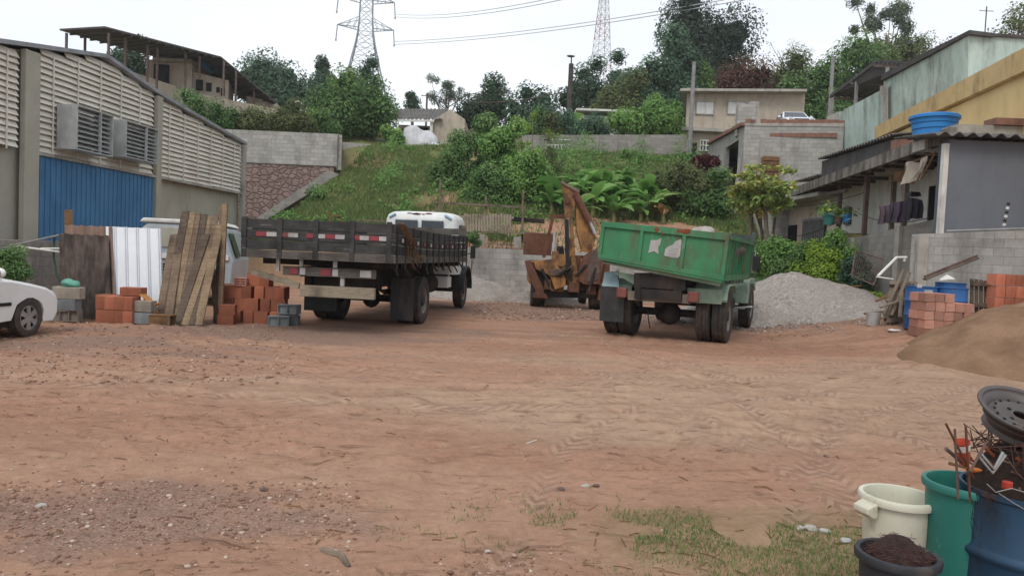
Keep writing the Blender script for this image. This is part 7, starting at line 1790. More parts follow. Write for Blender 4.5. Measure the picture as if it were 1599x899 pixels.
mb = MB(root=sh); mb.slab([at(760, 381, 27.9), at(805, 384, 27.9), at(805, 384, 28.4), at(760, 381, 28.4)], (0, 0, .05)); mb.build('lower_plank', M_WOODG, sh)
p = at(826, 384, 28.0); brick_like('hollow_block', 'grey hollow block with open cells on the right end of the plank shelf', (p.x, 28.0, 1.82), 0, None, M_CBLK, (.42, .24, .2), style='hol', cat='block')
p = at(822, 372, 28.0); brick_like('concrete_block', 'upright grey block standing above the hollow block on the shelf', (p.x, 28.05, 2.03), 0, None, M_CBLKT, (.2, .2, .36), style='rib', cat='block')
for i, (px, pt, pb_, Y, lb) in enumerate(((688, 280, 322, 31, 'pale fence post standing on the soil above the truck cab'), (759, 306, 345, 28.8, 'thin post between the pallet fence slats and the rail'), (817, 296, 362, 28.6, 'tall thin post at the right end of the pallet fence'), (682, 318, 345, 28.8, 'stubby post at the left end of the long rail'))):
    a, b = at(px, pt, Y), at(px - 1, pb_, Y); a_ = Vector((b.x, b.y, b.z - .3)); mb = MB(); mb.tube([a_, a], .045, 7); solo(mb, 'fence_post', M_WOODG, lb, 'post', 'posts above the back wall')
mb = MB(); mb.beam(at(680, 316, 28.75), at(820, 324, 28.65), .07, .07); solo(mb, 'wooden_rail', M_WOODG, 'long weathered rail running above the pallet fence', 'rail')
for i in range(2):
    mb = MB(); mb.tube([at(800, 340 + 3 * i, 28.9), at(850, 344 + 3 * i, 28.9)], .05, 8); solo(mb, 'pipe', M_CHAS, ('upper', 'lower')[i] + ' of two dark pipes right of the pallet fence', 'pipe')
mb = MB(); a = at(700, 346, 28.4); mb.beam(at(560, 344, 28.4), at(735, 350, 28.3), .1, .06); solo(mb, 'plank', M_WOODG, 'long plank lying behind the white truck cab', 'plank')
# wall post and white marker on the slope
mb = MB(); mb.beam(at(759, 248, 37), at(761, 232, 37), .16, .1); solo(mb, 'marker_board', M_BARS, 'small grey marker board among the slope trees', 'board')
# frame of dead wood near the creeper
for i, (a_, b_) in enumerate((((510, 332), (532, 340)), ((528, 337), (538, 352)), ((514, 334), (520, 352)))):
    mb = MB(); mb.beam(at(*a_, 29.5), at(*b_, 29.5), .07, .06); solo(mb, 'old_timber', M_WOODB, ('top', 'right', 'left')[i] + ' timber of the broken wooden frame above the truck bed', 'timber', 'broken frame above the truck bed')

# ---- right side clutter
def seatp(px, py, Y): p = at(px, py, Y); return Vector((p.x, Y, gz(p.x, Y)))
M_DRUM = pm('blue_drum_paint', '2f5f98', '285487', 1.2, .45, .04, '3c3a3c', .7, (1, 1, .6), .55, .72)
def drum(label, px, Y, r=.29, h=.88, mat=None, lid=True, zz=None, tilt=0, sticker=True):
    p = seatp(px, 480, Y); z = p.z if zz is None else zz
    o = thing('oil_drum', label, 'drum', (p.x, Y, z), rot=(tilt, 0, R(random.uniform(0, 90))))
    pr_ = [(0, 0), (r - .01, 0), (r, .02), (r, h * .3), (r + .014, h * .32), (r + .014, h * .335), (r, h * .355), (r, h * .64), (r + .014, h * .66), (r + .014, h * .675), (r, h * .695), (r, h - .03), (r + .012, h - .02), (r + .012, h)]
    if lid: pr_ += [(r - .006, h), (r - .01, h - .015), (0, h - .015)]
    else: pr_ += [(r - .006, h), (r - .012, .04), (0, .04)]
    mb = MB(); mb.lathe(pr_, n=48); mb.build('shell', mat or M_DRUM, o, sharp=50)
    return o
d1 = drum('dark blue drum with white labels nearest the leaning pallets', 1437, 15.2)
d2 = drum('blue drum behind the brick stack, leftmost of the rear pair', 1482, 15.9)
d3 = drum('lighter blue drum just behind the pale brick stack', 1484, 15.15, h=.82)
for (px, py, w__, h_, Y) in ((1421, 446, .09, .07, 14.9), (1449, 457, .16, .11, 14.9), (1464, 466, .1, .13, 14.86)):
    p = at(px, py, Y); o = d1 if px < 1460 else d3
    c = o.location; ang = math.atan2(p.y - c.y - .25, p.x - c.x); mb = MB(root=o)
    rr = .3; P = []
    for k in range(5):
        t = ang - w__ / rr / 2 + w__ / rr * k / 4
        for zz in (p.z - h_ / 2, p.z + h_ / 2):
            for q in (rr - .004, rr + .004): P.append((c.x + q * math.cos(t), c.y + q * math.sin(t), zz))
    Fc = []
    for k in range(4):
        A = 4 * k; Fc += [(A + 1, A + 5, A + 7, A + 3), (A, A + 2, A + 6, A + 4), (A + 2, A + 3, A + 7, A + 6), (A, A + 4, A + 5, A + 1)]
    Fc += [(0, 1, 3, 2), (16, 18, 19, 17)]; mb.add(P, Fc); mb.build('paper_label', M_WHR, o)
p = at(1470, 436, 15.9); mb = MB(); mb.slab([(p.x - .15, 15.7, p.z - .02), (p.x + .12, 15.6, p.z + .02), (p.x + .02, 15.8, p.z + .12)], (0, .02, .01)); solo(mb, 'plastic_scrap', M_WHITEP, 'white plastic scrap lying on the rear blue drum', 'scrap')
mb = MB(); p = seatp(1445, 500, 14.75); mb.box(p.x - .12, p.x + .12, p.y - .1, p.y + .1, p.z, p.z + .3); solo(mb, 'black_box', M_BLKP, 'black plastic box at the foot of the dark blue drum', 'box', bevel=.03)
# pale brick stack
Yp = 14.35; c0_ = seatp(1440, 520, Yp); xx0 = at(1437, 500, Yp).x; xx1 = at(1512, 500, Yp).x; grp = 'pale clay bricks stacked before the blue drums'
nmr = ['bottom', 'second', 'third', 'top']
zst = gz((xx0 + xx1) / 2, Yp) - .01
for r_ in range(5):
    n = 5 if r_ < 4 else 4; Wt = (xx1 - xx0) / 5; off = (.03 if r_ % 2 else 0) + (0 if r_ < 3 else -.0)
    if r_ == 3: n = 5
    for i in range(n):
        for dpt in (0, 1):
            x = xx0 + Wt * (i + .5) + random.uniform(-.006, .006); z = zst + r_ * .172
            if r_ == 4 and i > 2: continue
            brick_like('clay_brick', 'pale brick, %s course, %s from left, %s layer, before the blue drums' % (['lowest', 'second', 'third', 'fourth', 'topmost'][r_], ['first', 'second', 'third', 'fourth', 'fifth'][i], ('front', 'back')[dpt]),
                       (x + off * .4, Yp + dpt * .3 + random.uniform(-.01, .01), z), R(random.uniform(-3, 3)), grp, M_BRKL, (Wt - .012, .29, .165))
# orange brick stack at the frame edge
Yo = 14.9; xo = at(1543, 500, Yo).x; zo = gz(xo + .5, Yo)
M_BRKO = pm('orange_clay_brick', 'b87359', 'aa664d', 3, .92, .3, '8b4d3a', .4)
vary(M_BRKO); splatter(M_BRKO, 'd0a48e', .6, .7, 5, (1, 1, 1), .5)
for r_ in range(5):
    for i in range(8):
        x = xo + .2 * i + .1 + (.02 if r_ % 2 else 0)
        brick_like('clay_brick', 'orange brick, %s course, %s from left, in the stack at the right edge' % (['lowest', 'second', 'third', 'fourth', 'topmost'][r_], ['first', 'second', 'third', 'fourth', 'fifth', 'sixth', 'seventh', 'eighth'][i]),
                   (x, Yo + random.uniform(-.012, .012), zo + .235 * r_), R(random.uniform(-1.5, 1.5)), 'orange bricks stacked at the right edge', M_BRKO, (.19, .29, .225))
# dark upright pallets between the stacks
def pallet(label, c, ux, uz, w_=1.0, h_=1.1, n=6, mat=None, grp=None):
    r = thing('pallet', label, 'pallet', c, group=grp); ux = Vector(ux).normalized(); uz = Vector(uz).normalized(); nn = ux.cross(uz).normalized()
    for k in range(n):
        o = ux * (w_ * (k + .5) / n - w_ / 2); mb = MB(); mb.beam(o, o + uz * (h_ + random.uniform(-.05, .03)), w_ / n * .72, .02, nn); mb.build('slat', mat or M_WOODG, r)
    for f in (.08, .5, .92):
        mb = MB(); o = uz * (h_ * f) + nn * .055; mb.beam(o - ux * w_ / 2, o + ux * w_ / 2, .09, .08, nn); mb.build('bearer', mat or M_WOODG, r)
    return r
c = seatp(1529, 510, 15.0); pallet('dark upright pallet between the pale and orange brick stacks', c, (1, .1, 0), (0, .12, 1), .4, 1.02, 4, tones[1])
c = seatp(1398, 488, 15.9); c.x -= .05; pallet('grey broken pallet leaning to the right beside the paint bucket', c, (.75, .5, 0), (.38, .3, 1), .5, 1.0, 4)
c = seatp(1402, 480, 16.2); pallet('second grey pallet leaning behind the broken one', c, (.8, -.3, 0), (.25, .3, 1), .55, .95, 4)
for i, (a_, b_, Y) in enumerate((((1380, 492), (1412, 420), 15.8), ((1392, 492), (1420, 425), 15.7), ((1375, 480), (1425, 462), 15.6), ((1385, 470), (1428, 440), 16.0), ((1405, 495), (1408, 455), 15.5))):
    mb = MB(); mb.beam(at(*a_, Y), at(*b_, Y + .2), .07, .03); solo(mb, 'wood_scrap', M_WOODG, 'loose grey board, %s in the tangle of pallets beside the blue drums' % ['first', 'second', 'third', 'fourth', 'fifth'][i], 'board', 'boards tangled beside the blue drums')
p = at(1364, 490, 16.2); z = gz(p.x, 16.2); mb = MB(); mb.lathe([(0, 0), (.13, 0), (.15, .28), (.14, .28), (.12, .02), (0, .02)], Matrix.Translation((p.x, 16.2, z)), n=24)
solo(mb, 'paint_bucket', M_WHR, 'small dirty white paint bucket left of the pallets', 'bucket')
# angle iron, white pipe frame, mesh panel
mb = MB(); mb.beam(at(1444, 436, 15.6), at(1526, 403, 16.1), .1, .03); mb.beam(at(1444, 434, 15.65), at(1526, 401, 16.15), .03, .1); solo(mb, 'steel_profile', M_STEEL, 'rusty steel profile slanting over the blue drums', 'steel profile')
mb = MB(); mb.tube([at(1371, 431, 18.3), at(1400, 402, 18.4), at(1416, 402, 18.4)], .035, 7); mb.tube([at(1413, 402, 18.4), at(1412, 408, 18.4)], .03, 6); mb.tube([at(1368, 432, 18.3), at(1395, 436, 18.2)], .018, 5); solo(mb, 'bent_pipe', M_WHITEP, 'bent white pipe leaning against the terrace wall', 'pipe')
mp_ = thing('mesh_panel', 'rusty mesh panel leaning against the terrace wall', 'panel', at(1355, 445, 20.2))
c4 = [at(1330, 430, 20.0), at(1336, 392, 20.6), at(1380, 405, 20.3), at(1364, 445, 19.7)]
mb = MB(root=mp_)
for a_, b_ in zip(c4, c4[1:] + c4[:1]): mb.tube([a_, b_], .02, 5)
mb.build('frame', M_STEEL, mp_); mb = MB(root=mp_)
for k in range(1, 12): t = k / 12; mb.tube([c4[0].lerp(c4[3], t), c4[1].lerp(c4[2], t)], .005, 3); mb.tube([c4[0].lerp(c4[1], t), c4[3].lerp(c4[2], t)], .005, 3)
mb.build('wire_mesh', M_STEEL, mp_)
c = seatp(1345, 452, 21.0); mb = MB(); mb.blob((c.x, 21.0, c.z + .12), .42, .3, .18, 6, .3, 2); solo(mb, 'boulder', M_CONC, 'pale rounded boulder below the leaning mesh panel', 'stone')
for i, (a_, b_, Y) in enumerate((((1305, 448), (1345, 446), 22), ((1368, 470), (1405, 452), 17.5), ((1270, 452), (1300, 450), 22), ((1350, 490), (1385, 486), 16.9))):
    mb = MB(); a, b = at(*a_, Y), at(*b_, Y); a.z = max(a.z, gz(a.x, Y) + .03); b.z = max(b.z, gz(b.x, Y) + .03); mb.beam(a, b, .09, .04); solo(mb, 'old_timber', M_WOODB, ['old timber lying below the boulder', 'dark timber pointing at the leaning pallets', 'short timber at the top of the gravel', 'thin timber beside the paint bucket'][i], 'timber')

# electric fence insulators
fp = thing('fence_insulator_post', 'black and white insulator post leaning on the grey wall', 'post', at(1567, 356, 17.3))
a, b = at(1567, 356, 17.2), at(1575, 317, 17.2)
mb = MB(root=fp); mb.tube([a, b], .012, 6); mb.build('rod', M_BARS, fp)
for k in range(6):
    q = a.lerp(b, (k + .5) / 6); mb = MB(root=fp); mb.tube([q, q + (b - a) * .09], .035, 8); mb.build('insulator', M_BLKP if k % 2 else M_WHITEP, fp)
# terrace: awning cloth, laundry, grill, pots
aw = thing('awning', 'cream cloth awning hanging crookedly from the porch roof edge', 'awning', at(1440, 290, 19.6))
A, B, C_, D_2, E_ = at(1414, 258, 20.4), at(1461, 238, 19.2), at(1452, 262, 19.2), at(1438, 280, 19.5), at(1411, 291, 20.2)
mb = MB(root=aw); nu, nv = 9, 9; P = []
for i in range(nu + 1):
    for j in range(nv + 1):
        u, v = i / nu, j / nv; p = A.lerp(at(1449, 246, 19.4), u).lerp(E_.lerp(at(1432, 282, 19.6), u), v); p = p + Vector((-.1 * math.sin(u * 9 + v), -.06 * math.sin(v * 5 + u * 8) - .12 * math.sin(PI * v), .05 * math.sin(u * 7)))
        P.append(p)
m = len(P); P2 = P + [p + Vector((0, .01, 0)) for p in P]; Fc = []
for i in range(nu):
    for j in range(nv): a0 = i * (nv + 1) + j; Fc += [(a0, a0 + 1, a0 + nv + 2, a0 + nv + 1), (m + a0, m + a0 + nv + 1, m + a0 + nv + 2, m + a0 + 1)]
mb.add(P2, Fc, True); mb.build('cloth', pm('cream_canvas', 'bdb2a4', 'a99e90', 3, .9, .2, '7b6f62', .5), aw)
mb = MB(root=aw); mb.tube([A, B], .025, 6); mb.tube([B, D_2], .025, 6); mb.tube([at(1449, 246, 19.4), at(1432, 282, 19.6)], .02, 6); mb.build('frame', M_WOODB, aw)
def drape(label, pts, Y, cc, seed, name='blanket'):
    """cloth hung over the wall: four pixel corners (top-left, top-right, bottom-right, bottom-left)"""
    q = [at(a, b, Y) for a, b in pts]; P = []; nu, nv = 18, 10
    for i in range(nu + 1):
        for j in range(nv + 1):
            u, v = i / nu, j / nv; p = q[0].lerp(q[1], u).lerp(q[3].lerp(q[2], u), v)
            p += Vector((0, -.05 * math.sin(u * 14 + seed + v * 1.5) * (.4 + v) - .06 * math.sin(PI * min(1, v * 1.2)), .018 * math.sin(u * 7 + seed) * (1 if v > .5 else .3)))
            P.append(p)
    m = len(P); P2 = P + [p + Vector((0, .05, 0)) for p in P]; Fc = []
    for i in range(nu):
        for j in range(nv): a0 = i * (nv + 1) + j; Fc += [(a0, a0 + 1, a0 + nv + 2, a0 + nv + 1), (m + a0, m + a0 + nv + 1, m + a0 + nv + 2, m + a0 + 1)]
    for j in range(nv): Fc += [(j, m + j, m + j + 1, j + 1), (nu * (nv + 1) + j, nu * (nv + 1) + j + 1, m + nu * (nv + 1) + j + 1, m + nu * (nv + 1) + j)]
    mb = MB(); mb.add(P2, Fc, True); return solo(mb, name, pm('fabric_' + cc, cc, cc, 5, .95, .4, '241f26', .4), label, 'blanket')
drape('dark purple blanket hung over the terrace wall', ((1391, 316), (1418, 313), (1416, 345), (1387, 349)), 20.6, '4b4150', 1)
drape('checked dark blanket left of the purple one', ((1374, 322), (1391, 320), (1390, 348), (1373, 350)), 21.4, '5a4d55', 3)
drape('black cover hung beside the porch door', ((1418, 308), (1440, 312), (1439, 340), (1416, 344)), 20.0, '2b2a30', 5, 'black_cover')
p = at(1422, 306, 20.0); mb = MB(); mb.slab([p, p + Vector((.35, .1, .02)), p + Vector((.3, .1, .12)), p + Vector((.02, 0, .12))], (0, .3, 0)); solo(mb, 'hat_shelf', M_BLKP, 'small dark shelf with white edge above the black bundle', 'shelf')
for i, (px, py, Y, lb) in enumerate(((1294, 348, 27.9, 'potted fern in a teal pot on the terrace wall'), (1322, 344, 26.6, 'small plant in a blue pot on the terrace wall'), (1309, 347, 27.2, 'little plant in a dark pot between the two blue ones'))):
    p = at(px, py + 3, Y); pt = thing('potted_plant', lb, 'plant', p); s = (.28, .17, .2)[i]
    mb = MB(); mb.lathe([(0, 0), (s * .65, 0), (s * .85, s * 1.2), (s * .95, s * 1.22), (s * .95, s * 1.45), (0, s * 1.4)], n=20); mb.build('pot', (M_TEALW, M_TANK, M_STEEL)[i], pt)
    k = (90, 26, 30)[i]; d = rngp.normal(0, 1, (k, 3)) * np.array([s * 1.1, s, s * .5]) + np.array([0, 0, s * 2.2 if i else s * 1.9]); V, FC = leaf_cards(d, d / (np.linalg.norm(d, axis=1)[:, None] + .01), .3 * (1 if i == 0 else .7), .3, .3); fastmesh('foliage', V, FC, L_YEL if i == 0 else L_MID, pt, tint=np.repeat(rngp.uniform(0, 1, k), 4))
# house wires
for i, (a_, b_, s_) in enumerate((((1160, 318), (1352, 300), .3), ((1200, 368), (1310, 345), .25), ((1480, 330), (1310, 312), .5))):
    cable(at(a_[0], a_[1], 30 if i < 2 else 19), at(b_[0], b_[1], 26), s_, .012, ['thin dark wire sagging across the pink house', 'lower thin wire in front of the pink house', 'thin wire along the porch posts'][i], mat=M_CHAS, n=12)

# ---------------------------------------------------------------- NEAR BINS, DRUM AND SCRAP
def bin_at(px, Y): p = at(px, 800, Y); return Vector((p.x, Y, gz(p.x, Y)))
M_WBIN = pm('dirty_white_plastic', 'c9c6b4', 'b9b6a2', 2, .5, .03, '857c66', .5, (2, 2, .8), .5, .8)
M_TBIN = pm('teal_plastic', '30766b', '29675d', 1.5, .45, .03, '1f6358', .5)
M_BTUB = pm('black_tub', '33353a', '26282b', 3, .6, .1, '6b6157', .6)
splatter(M_WBIN, '8b8068', .58, .7, 9, (1, 1, .7), .6); splatter(M_TBIN, '6f9f95', .63, .68, 12, (1, 1, .5), .6); splatter(M_TBIN, '1d4a43', .55, .75, 3, (1, 1, .4), .6); splatter(M_BTUB, '8d8478', .58, .7, 8, (1, 1, .6), .6)
def tub(name, label, px, Y, rt, rb, ztop, mat, handle=False, ribs=0, cat='bin', lip=.018):
    b = bin_at(px, Y); h = ztop - b.z; o = thing(name, label, cat, b)
    pr_ = [(0, .0), (rb, 0)]
    for k in range(1, 8): t = k / 8; pr_.append((rb + (rt - rb) * t, h * t))
    pr_ += [(rt - .004, h - .05), (rt - .002, h - .04), (rt + lip, h - .035), (rt + lip + .004, h - .012), (rt + lip - .002, h), (rt - .004, h), (rt - .014, h - .03), (rb + .0, .05), (0, .04)]
    mb = MB(); mb.lathe(pr_, n=56); bd = mb.build('body', mat, o, sharp=50)
    return o, h
yw = 3.55
o, h = tub('plastic_bin', 'white plastic bin with a side handle near the bottom right corner', 1401, 3.72, .166, .13, at(1401, 771, 3.72).z, M_WBIN)
mb = MB(); mb.prism([(-.235, h - .045), (-.17, h - .02), (-.17, h - .1), (-.2, h - .1), (-.235, h - .075)], -.05, .05, Matrix.Rotation(R(18), 4, 'Z')); mb.build('handle', M_WBIN, o, .008)
mb = MB(); mb.lathe([(0, h - .2), (.12, h - .21), (.14, h - .23)], n=24); mb.blob((-.0, .03, h - .19), .04, .03, .03, 2, .5, 2); mb.blob((.05, .0, h - .2), .05, .03, .02, 3, .5, 2); mb.build('rubble_fill', M_CONC, o)
o, h = tub('black_tub', 'black plastic tub heaped with fine rusty wire in the bottom right', 1406, 3.28, .158, .13, at(1406, 862, 3.28).z, M_BTUB, cat='tub')
rg = random.Random(2); mb = MB()
for k in range(420):
    a = rg.uniform(0, 2 * PI); rr = .135 * math.sqrt(rg.random()); hh = .115 * (1 - (rr / .15) ** 1.4) * rg.uniform(.3, 1.05); c = Vector((rr * math.cos(a), rr * math.sin(a), h - .03 + hh)); t = rg.uniform(0, 2 * PI); l = rg.uniform(.015, .045)
    d = Vector((math.cos(t), math.sin(t), rg.uniform(-.4, .4))); q = Vector((rg.uniform(-1, 1), rg.uniform(-1, 1), rg.uniform(0, 1))) * l * .7
    mb.tube([c - d * l, c + q * .6, c + d * l * .9 + q * .2], .0011, 3, False)
M_WIRE = pm('rusty_fine_wire', '5c4038', '432e29', 8, .85, .1)
wr = mb.build('wire_heap', M_WIRE, None); mb = MB(); mb.lathe([(.135, h - .04), (.1, h + .02), (.05, h + .065), (0, h + .075)], n=24); core = mb.build('wire_core', pm('rusty_core', '3d2b26', '2c201d', 30, .95, .6), None)
wh_t = thing('wire_pile', 'heap of fine rusty wire filling the black tub', 'wire', o.location); wr.parent = wh_t; core.parent = wh_t
o, h = tub('plastic_bin', 'tall teal plastic bin between the white bin and the blue drum', 1512, 3.56, .192, .16, at(1512, 752, 3.56).z, M_TBIN, lip=.014)
M_NDR = pm('near_blue_drum_paint', '28465f', '213c53', 1.2, .5, .05, '172029', .9, (1.2, 1.2, .7), .42, .62)
splatter(M_NDR, '7d98a8', .62, .7, 6, (1, 1, .6), .5); splatter(M_NDR, '5b3d2e', .6, .68, 5, (1, 1, .8), .7); splatter(M_DRUM, '6a4a3a', .6, .68, 5, (1, 1, .8), .6); splatter(M_DRUM, '7fa0c0', .62, .7, 4, (1, 1, .6), .4)
p = bin_at(1612, 3.42); zt = at(1612, 762, 3.42).z; hD = zt - p.z
nd_ = thing('oil_drum', 'large open blue drum full of scrap at the bottom right edge', 'drum', p)
r = .292; mb = MB(); mb.lathe([(0, 0), (r - .01, 0), (r, .02), (r, hD - .6), (r + .014, hD - .585), (r + .014, hD - .57), (r, hD - .555), (r, hD - .32), (r + .006, hD - .31), (r + .018, hD - .295), (r + .018, hD - .28), (r + .006, hD - .265), (r, hD - .255), (r, hD - .03), (r + .01, hD - .022), (r + .01, hD), (r - .004, hD), (r - .012, hD - .03), (r - .012, .05), (0, .05)], n=72); mb.build('shell', M_NDR, nd_, sharp=50)
# scrap pile inside
sc_ = thing('scrap_pile', 'tangle of rusty rods and wires heaped in the blue drum', 'scrap', (p.x, p.y, zt)); rg = random.Random(9)
mb = MB(); mb.lathe([(.275, -.02), (.25, .06), (.17, .17), (.08, .22), (0, .24)], n=24); mb.build('scrap_core', pm('dark_scrap', '33261f', '211a17', 25, .95, .8), sc_)
for k in range(95):
    a = rg.uniform(0, 2 * PI); rr = .25 * math.sqrt(rg.random()); c = Vector((rr * math.cos(a), rr * math.sin(a), .0 + .22 * (1 - rr / .26) + rg.uniform(0, .05))); d = Vector((rg.uniform(-1, 1), rg.uniform(-1, 1), rg.uniform(-.1, 1.1))).normalized(); l = rg.uniform(.05, .16)
    mb = MB(); mb.tube([c - d * l * .5, c + d * l * .5 + Vector((rg.uniform(-.02, .02), 0, 0)), c + d * l], rg.choice([.004, .006, .009]), 5); mb.build('rod', (M_RUST, M_STEEL, M_RUSTR, M_WOODB)[k % 4], sc_)
for k in range(26):
    a = rg.uniform(0, 2 * PI); pts = []; c = Vector((.2 * math.cos(a), .2 * math.sin(a), .12))
    for q in range(7): pts.append(c + Vector((rg.uniform(-.1, .1), rg.uniform(-.1, .1), rg.uniform(-.04, .14))))
    mb = MB(); mb.tube(pts, .0025, 4); mb.build('wire', M_WIRE, sc_)
def rod(label, a, b, r_, mat, name='steel_rod', grp=None):
    mb = MB(); mb.tube([a, b], r_, 6); return solo(mb, name, mat, label, 'rod', grp)
G_ = 'rebar ends sticking out of the blue drum'
rod('rusty rod tilted left above the drum rim', at(1477, 661, 3.1), at(1520, 745, 3.18), .005, M_RUST, grp=G_)
rod('upright rusty rod left of the red cup', at(1491, 669, 3.12), at(1496, 778, 3.15), .005, M_STEEL, grp=G_)
rod('upright rusty rod right of the red cup', at(1508, 665, 3.12), at(1515, 782, 3.15), .005, M_RUST, grp=G_)
rod('short rusty rod below the red cup leaning left', at(1477, 700, 3.15), at(1510, 728, 3.2), .008, M_STEEL, grp=G_)
for i, (a_, m_, b_) in enumerate((((1528, 712), (1550, 738), (1570, 710)), ((1532, 708), (1552, 732), (1566, 706)), ((1540, 690), (1515, 735), (1510, 740)))):
    mb = MB(); mb.tube([at(*a_, 3.12), at(*m_, 3.1), at(*b_, 3.14)], .006, 6); solo(mb, 'bent_rod', M_BARS if i < 2 else M_STEEL, ['outer bent silver rod on the front of the scrap', 'inner bent silver rod on the front of the scrap', 'bent dark rod over the left rim of the drum'][i], 'rod', G_)
cup = thing('plastic_cup', 'crumpled red plastic cup stuck among the rods in the blue drum', 'cup', at(1506, 722, 3.2), rot=(R(8), R(-16), 0)); CUPM = Matrix.Identity(4)
mb = MB(CUPM); mb.lathe([(0, 0), (.022, 0), (.032, .1), (.034, .1), (.031, .095), (.02, .005), (0, .005)], n=20); mb.build('cup_body', pm('red_plastic', 'b5442f', 'a23b29', 3, .35, .0, 'd08048', .5, spec=.5), cup)
mb = MB(CUPM); mb.lathe([(.0285, .06), (.0325, .09)], n=20); mb.build('white_band', M_WHITEP, cup)
mb = MB(); c = at(1573, 757, 3.13); mb.cyl(c - Vector((0, 0, .014)), c + Vector((0, 0, .016)), .02, 16); solo(mb, 'bottle_cap', pm('red_cap', 'a8392f', '97322a', 3, .4), 'round red bottle cap among wires at the drum rim', 'cap', bevel=.003)
mb = MB(); mb.blob(at(1520, 733, 3.15), .03, .02, .012, 2, .5, 2); solo(mb, 'orange_scrap', M_AMB, 'small orange plastic scrap under the red cup', 'scrap')
# loose loops of wire on the drum flank
for i, pts in enumerate(([(1513, 768), (1520, 790), (1516, 815), (1521, 842), (1531, 834), (1533, 806), (1541, 790)], [(1524, 765), (1528, 790), (1517, 806), (1528, 826)], [(1541, 755), (1555, 768), (1580, 762), (1600, 768)], [(1560, 770), (1580, 783), (1600, 795)])):
    mb = MB(); mb.tube([at(a_, b_, 3.1 - .0) for a_, b_ in pts], .0022, 4); solo(mb, 'wire_loop', M_CHAS if i < 2 else M_BARS, ['dark wire loop hanging down the side of the near drum', 'small dark wire strand beside the hanging loop', 'silver wire lying across the drum rim', 'lower silver wire hanging at the right edge'][i], 'wire')
# wheel rim on top
Lr = thing('wheel_rim', 'bare dark steel wheel rim lying tilted on top of the scrap', 'wheel rim', at(1598, 642, 3.42), rot=(R(25), R(3), 0))
M_RIMD = pm('dark_steel_rim', '5b5654', '4a4543', 3, .5, .1, '6b4f42', .5, (2, 2, 2), .5, .75, metal=.3)
R0 = .185
mb = MB(); mb.lathe([(R0, .0), (R0 + .008, .004), (R0 + .006, .012), (R0 - .012, .008), (R0 - .02, -.012), (R0 - .032, -.03), (R0 - .045, -.06), (R0 - .06, -.085), (R0 - .052, -.1), (R0 - .045, -.105), (R0 - .06, -.11), (R0 - .075, -.085), (R0 - .06, -.06), (R0 - .05, -.03), (R0 - .03, -.008), (R0 - .01, -.002)], n=64, close=True); mb.build('barrel', M_RIMD, Lr, sharp=50)
mb = MB(); mb.lathe([(R0 - .03, -.035), (R0 - .05, -.034), (R0 - .075, -.022), (.085, -.018), (.07, -.03), (.05, -.03), (.042, -.022), (.034, -.022), (.034, -.032), (.042, -.034), (.07, -.04), (.09, -.028), (R0 - .07, -.032), (R0 - .05, -.044), (R0 - .03, -.045)], n=64, close=True); mb.build('disc', M_RIMD, Lr, sharp=50)
for k in range(16):
    t = 2 * PI * k / 16; mb = MB(); q = Vector((.112 * math.cos(t), .112 * math.sin(t), -.0195)); mb.cyl(q, q + Vector((0, 0, .0015)), .007, 8); mb.build('hole', M_DARK, Lr)
for k in range(4):
    t = 2 * PI * k / 4 + .4; mb = MB(); q = Vector((.06, 0, -.028)); q = Vector((.06 * math.cos(t), .06 * math.sin(t), -.03)); mb.cyl(q, q + Vector((0, 0, .004)), .009, 8); mb.build('bolt_hole', M_DARK, Lr)

# ---------------------------------------------------------------- LITTLE THINGS ON THE GROUND
def stick(label, a_, b_, r_, mat=M_WOODG, bend=.03, name='stick'):
    a, b = gp(*a_), gp(*b_); a.z += r_ * .7; b.z += r_ * .7; m_ = a.lerp(b, .5) + Vector((bend, bend, .004)); mb = MB(); mb.tube([a, a.lerp(m_, .6), m_, b], [r_, r_ * 1.1, r_, r_ * .7], 7); return solo(mb, name, mat, label, 'stick')
stick('thick grey stick lying near the bottom centre of the yard', (503, 862), (545, 889), .02, M_WOODG)
stick('thin dark twig left of the thick grey stick', (443, 791), (475, 799), .008, M_WOODB)
stick('small curved twig right of the thick grey stick', (696, 842), (722, 845), .007, M_WOODB)
stick('dark broken plank piece above the grass patch', (1178, 762), (1206, 767), .012, M_WOODB)
stick('twig at the left end of the grass patch', (918, 800), (934, 788), .009, M_WOODB)
stick('dark blue-grey strip lying on the sand above the bins', (1285, 712), (1299, 727), .013, M_STEEL)
stick('pale straw stalk on the tyre tracks', (843, 692), (866, 708), .004, M_WHITEP)
stick('second pale straw stalk beside the first', (800, 700), (838, 687), .004, M_WHITEP)
stick('thin twig on the left stony strip', (312, 801), (334, 795), .007, M_WOODB)
stick('thin twig lying within the grass patch', (1060, 800), (1075, 812), .005, M_WOODB)
stick('curved twig at the lower edge of the grass patch', (1085, 890), (1104, 878), .006, M_WOODB)
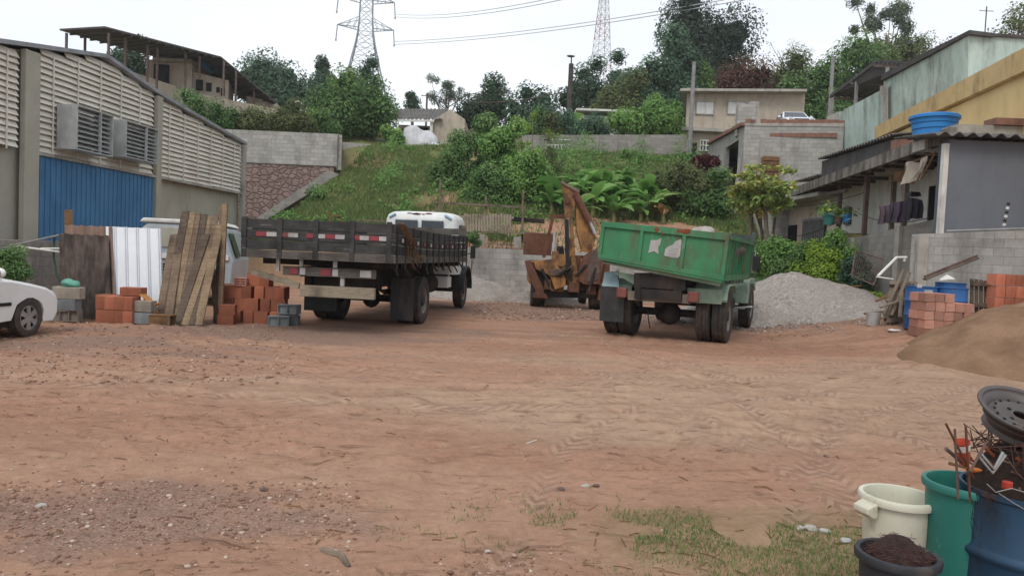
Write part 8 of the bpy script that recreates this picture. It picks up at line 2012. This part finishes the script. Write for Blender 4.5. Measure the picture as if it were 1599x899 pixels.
for i, (px, py, s, m_, lb) in enumerate(((1267, 829, .05, M_CONC, 'largest grey stone in the grass beside the white bin'), (1250, 826, .028, M_CONC, 'left neighbour of the largest grey stone in the grass'), (1288, 832, .035, M_CONC, 'right neighbour of the largest grey stone in the grass'), (1320, 846, .035, M_WHR, 'pale flat stone between the grass and the black tub'),
        (915, 762, .04, M_CONC, 'grey stone above the left end of the grass'), (930, 760, .03, M_STEEL, 'dark stone beside the grey one above the grass'), (875, 765, .03, M_STEEL, 'small stone left of the pair above the grass'), (412, 766, .03, M_STEEL, 'dark clod in the middle left of the yard'),
        (735, 870, .022, M_BRICKO, 'small reddish stone near the bottom centre'), (762, 862, .02, M_WHR, 'small pale stone near the bottom centre'), (65, 792, .035, M_CONC, 'pale stone on the left stony strip'), (542, 694, .014, pm('red_bit', 'a04038', '8f3630', 3), 'tiny bright red scrap in the middle of the yard'))):
    p = gp(px, py); mb = MB(); mb.blob((p.x, p.y, p.z + s * .3), s, s * .8, s * .55, i, .5, 2); solo(mb, 'stone', m_, lb, 'stone')
p = gp(1396, 518); mb = MB(); mb.blob((p.x, p.y, p.z + .03), .13, .09, .03, 3, .5, 2); solo(mb, 'white_scrap', M_WHITEP, 'flat white scrap on the ground left of the pale brick stack', 'scrap')
# bits of twigs and debris (uncountable)
rg = np.random.default_rng(8); mb = MB()
for k in range(230):
    px = rg.uniform(0, 1500); py = 899 - 380 * rg.uniform(0, 1) ** 1.6
    if rg.uniform() < .25: px = rg.uniform(900, 1400); py = rg.uniform(760, 899)
    q = on(px, py, -.1 if py > 650 else 0); z = float(ground_z(np.array([q.x]), np.array([q.y]))[0]); t = rg.uniform(0, PI); l = rg.uniform(.015, .07)
    d = Vector((math.cos(t), math.sin(t), 0)) * l; c = Vector((q.x, q.y, z + .004)); mb.tube([c - d, c + Vector((0, 0, .004)), c + d], rg.uniform(.0015, .004), 3, False)
o = mb.build('twig_litter', M_WOODB, None); tag(o, 'scattered twigs and crumbs of wood over the yard', 'litter', kind='stuff')
# ================================================================ HUMID AIR
hm = bpy.data.materials.new('humid_air'); hm.use_nodes = True; hn = hm.node_tree; hn.nodes.clear()
ho = hn.nodes.new('ShaderNodeOutputMaterial'); hv = hn.nodes.new('ShaderNodeVolumePrincipled')
hv.inputs['Color'].default_value = (.97, .985, 1, 1); hv.inputs['Density'].default_value = 0.0005; hv.inputs['Anisotropy'].default_value = 0.2
hn.links.new(hv.outputs[0], ho.inputs['Volume'])
mb = MB(); mb.box(-440, 440, -440, 440, -1.8, 72); hz = mb.build('haze', hm); tag(hz, 'thin humid haze over the whole scene', 'haze', kind='stuff')
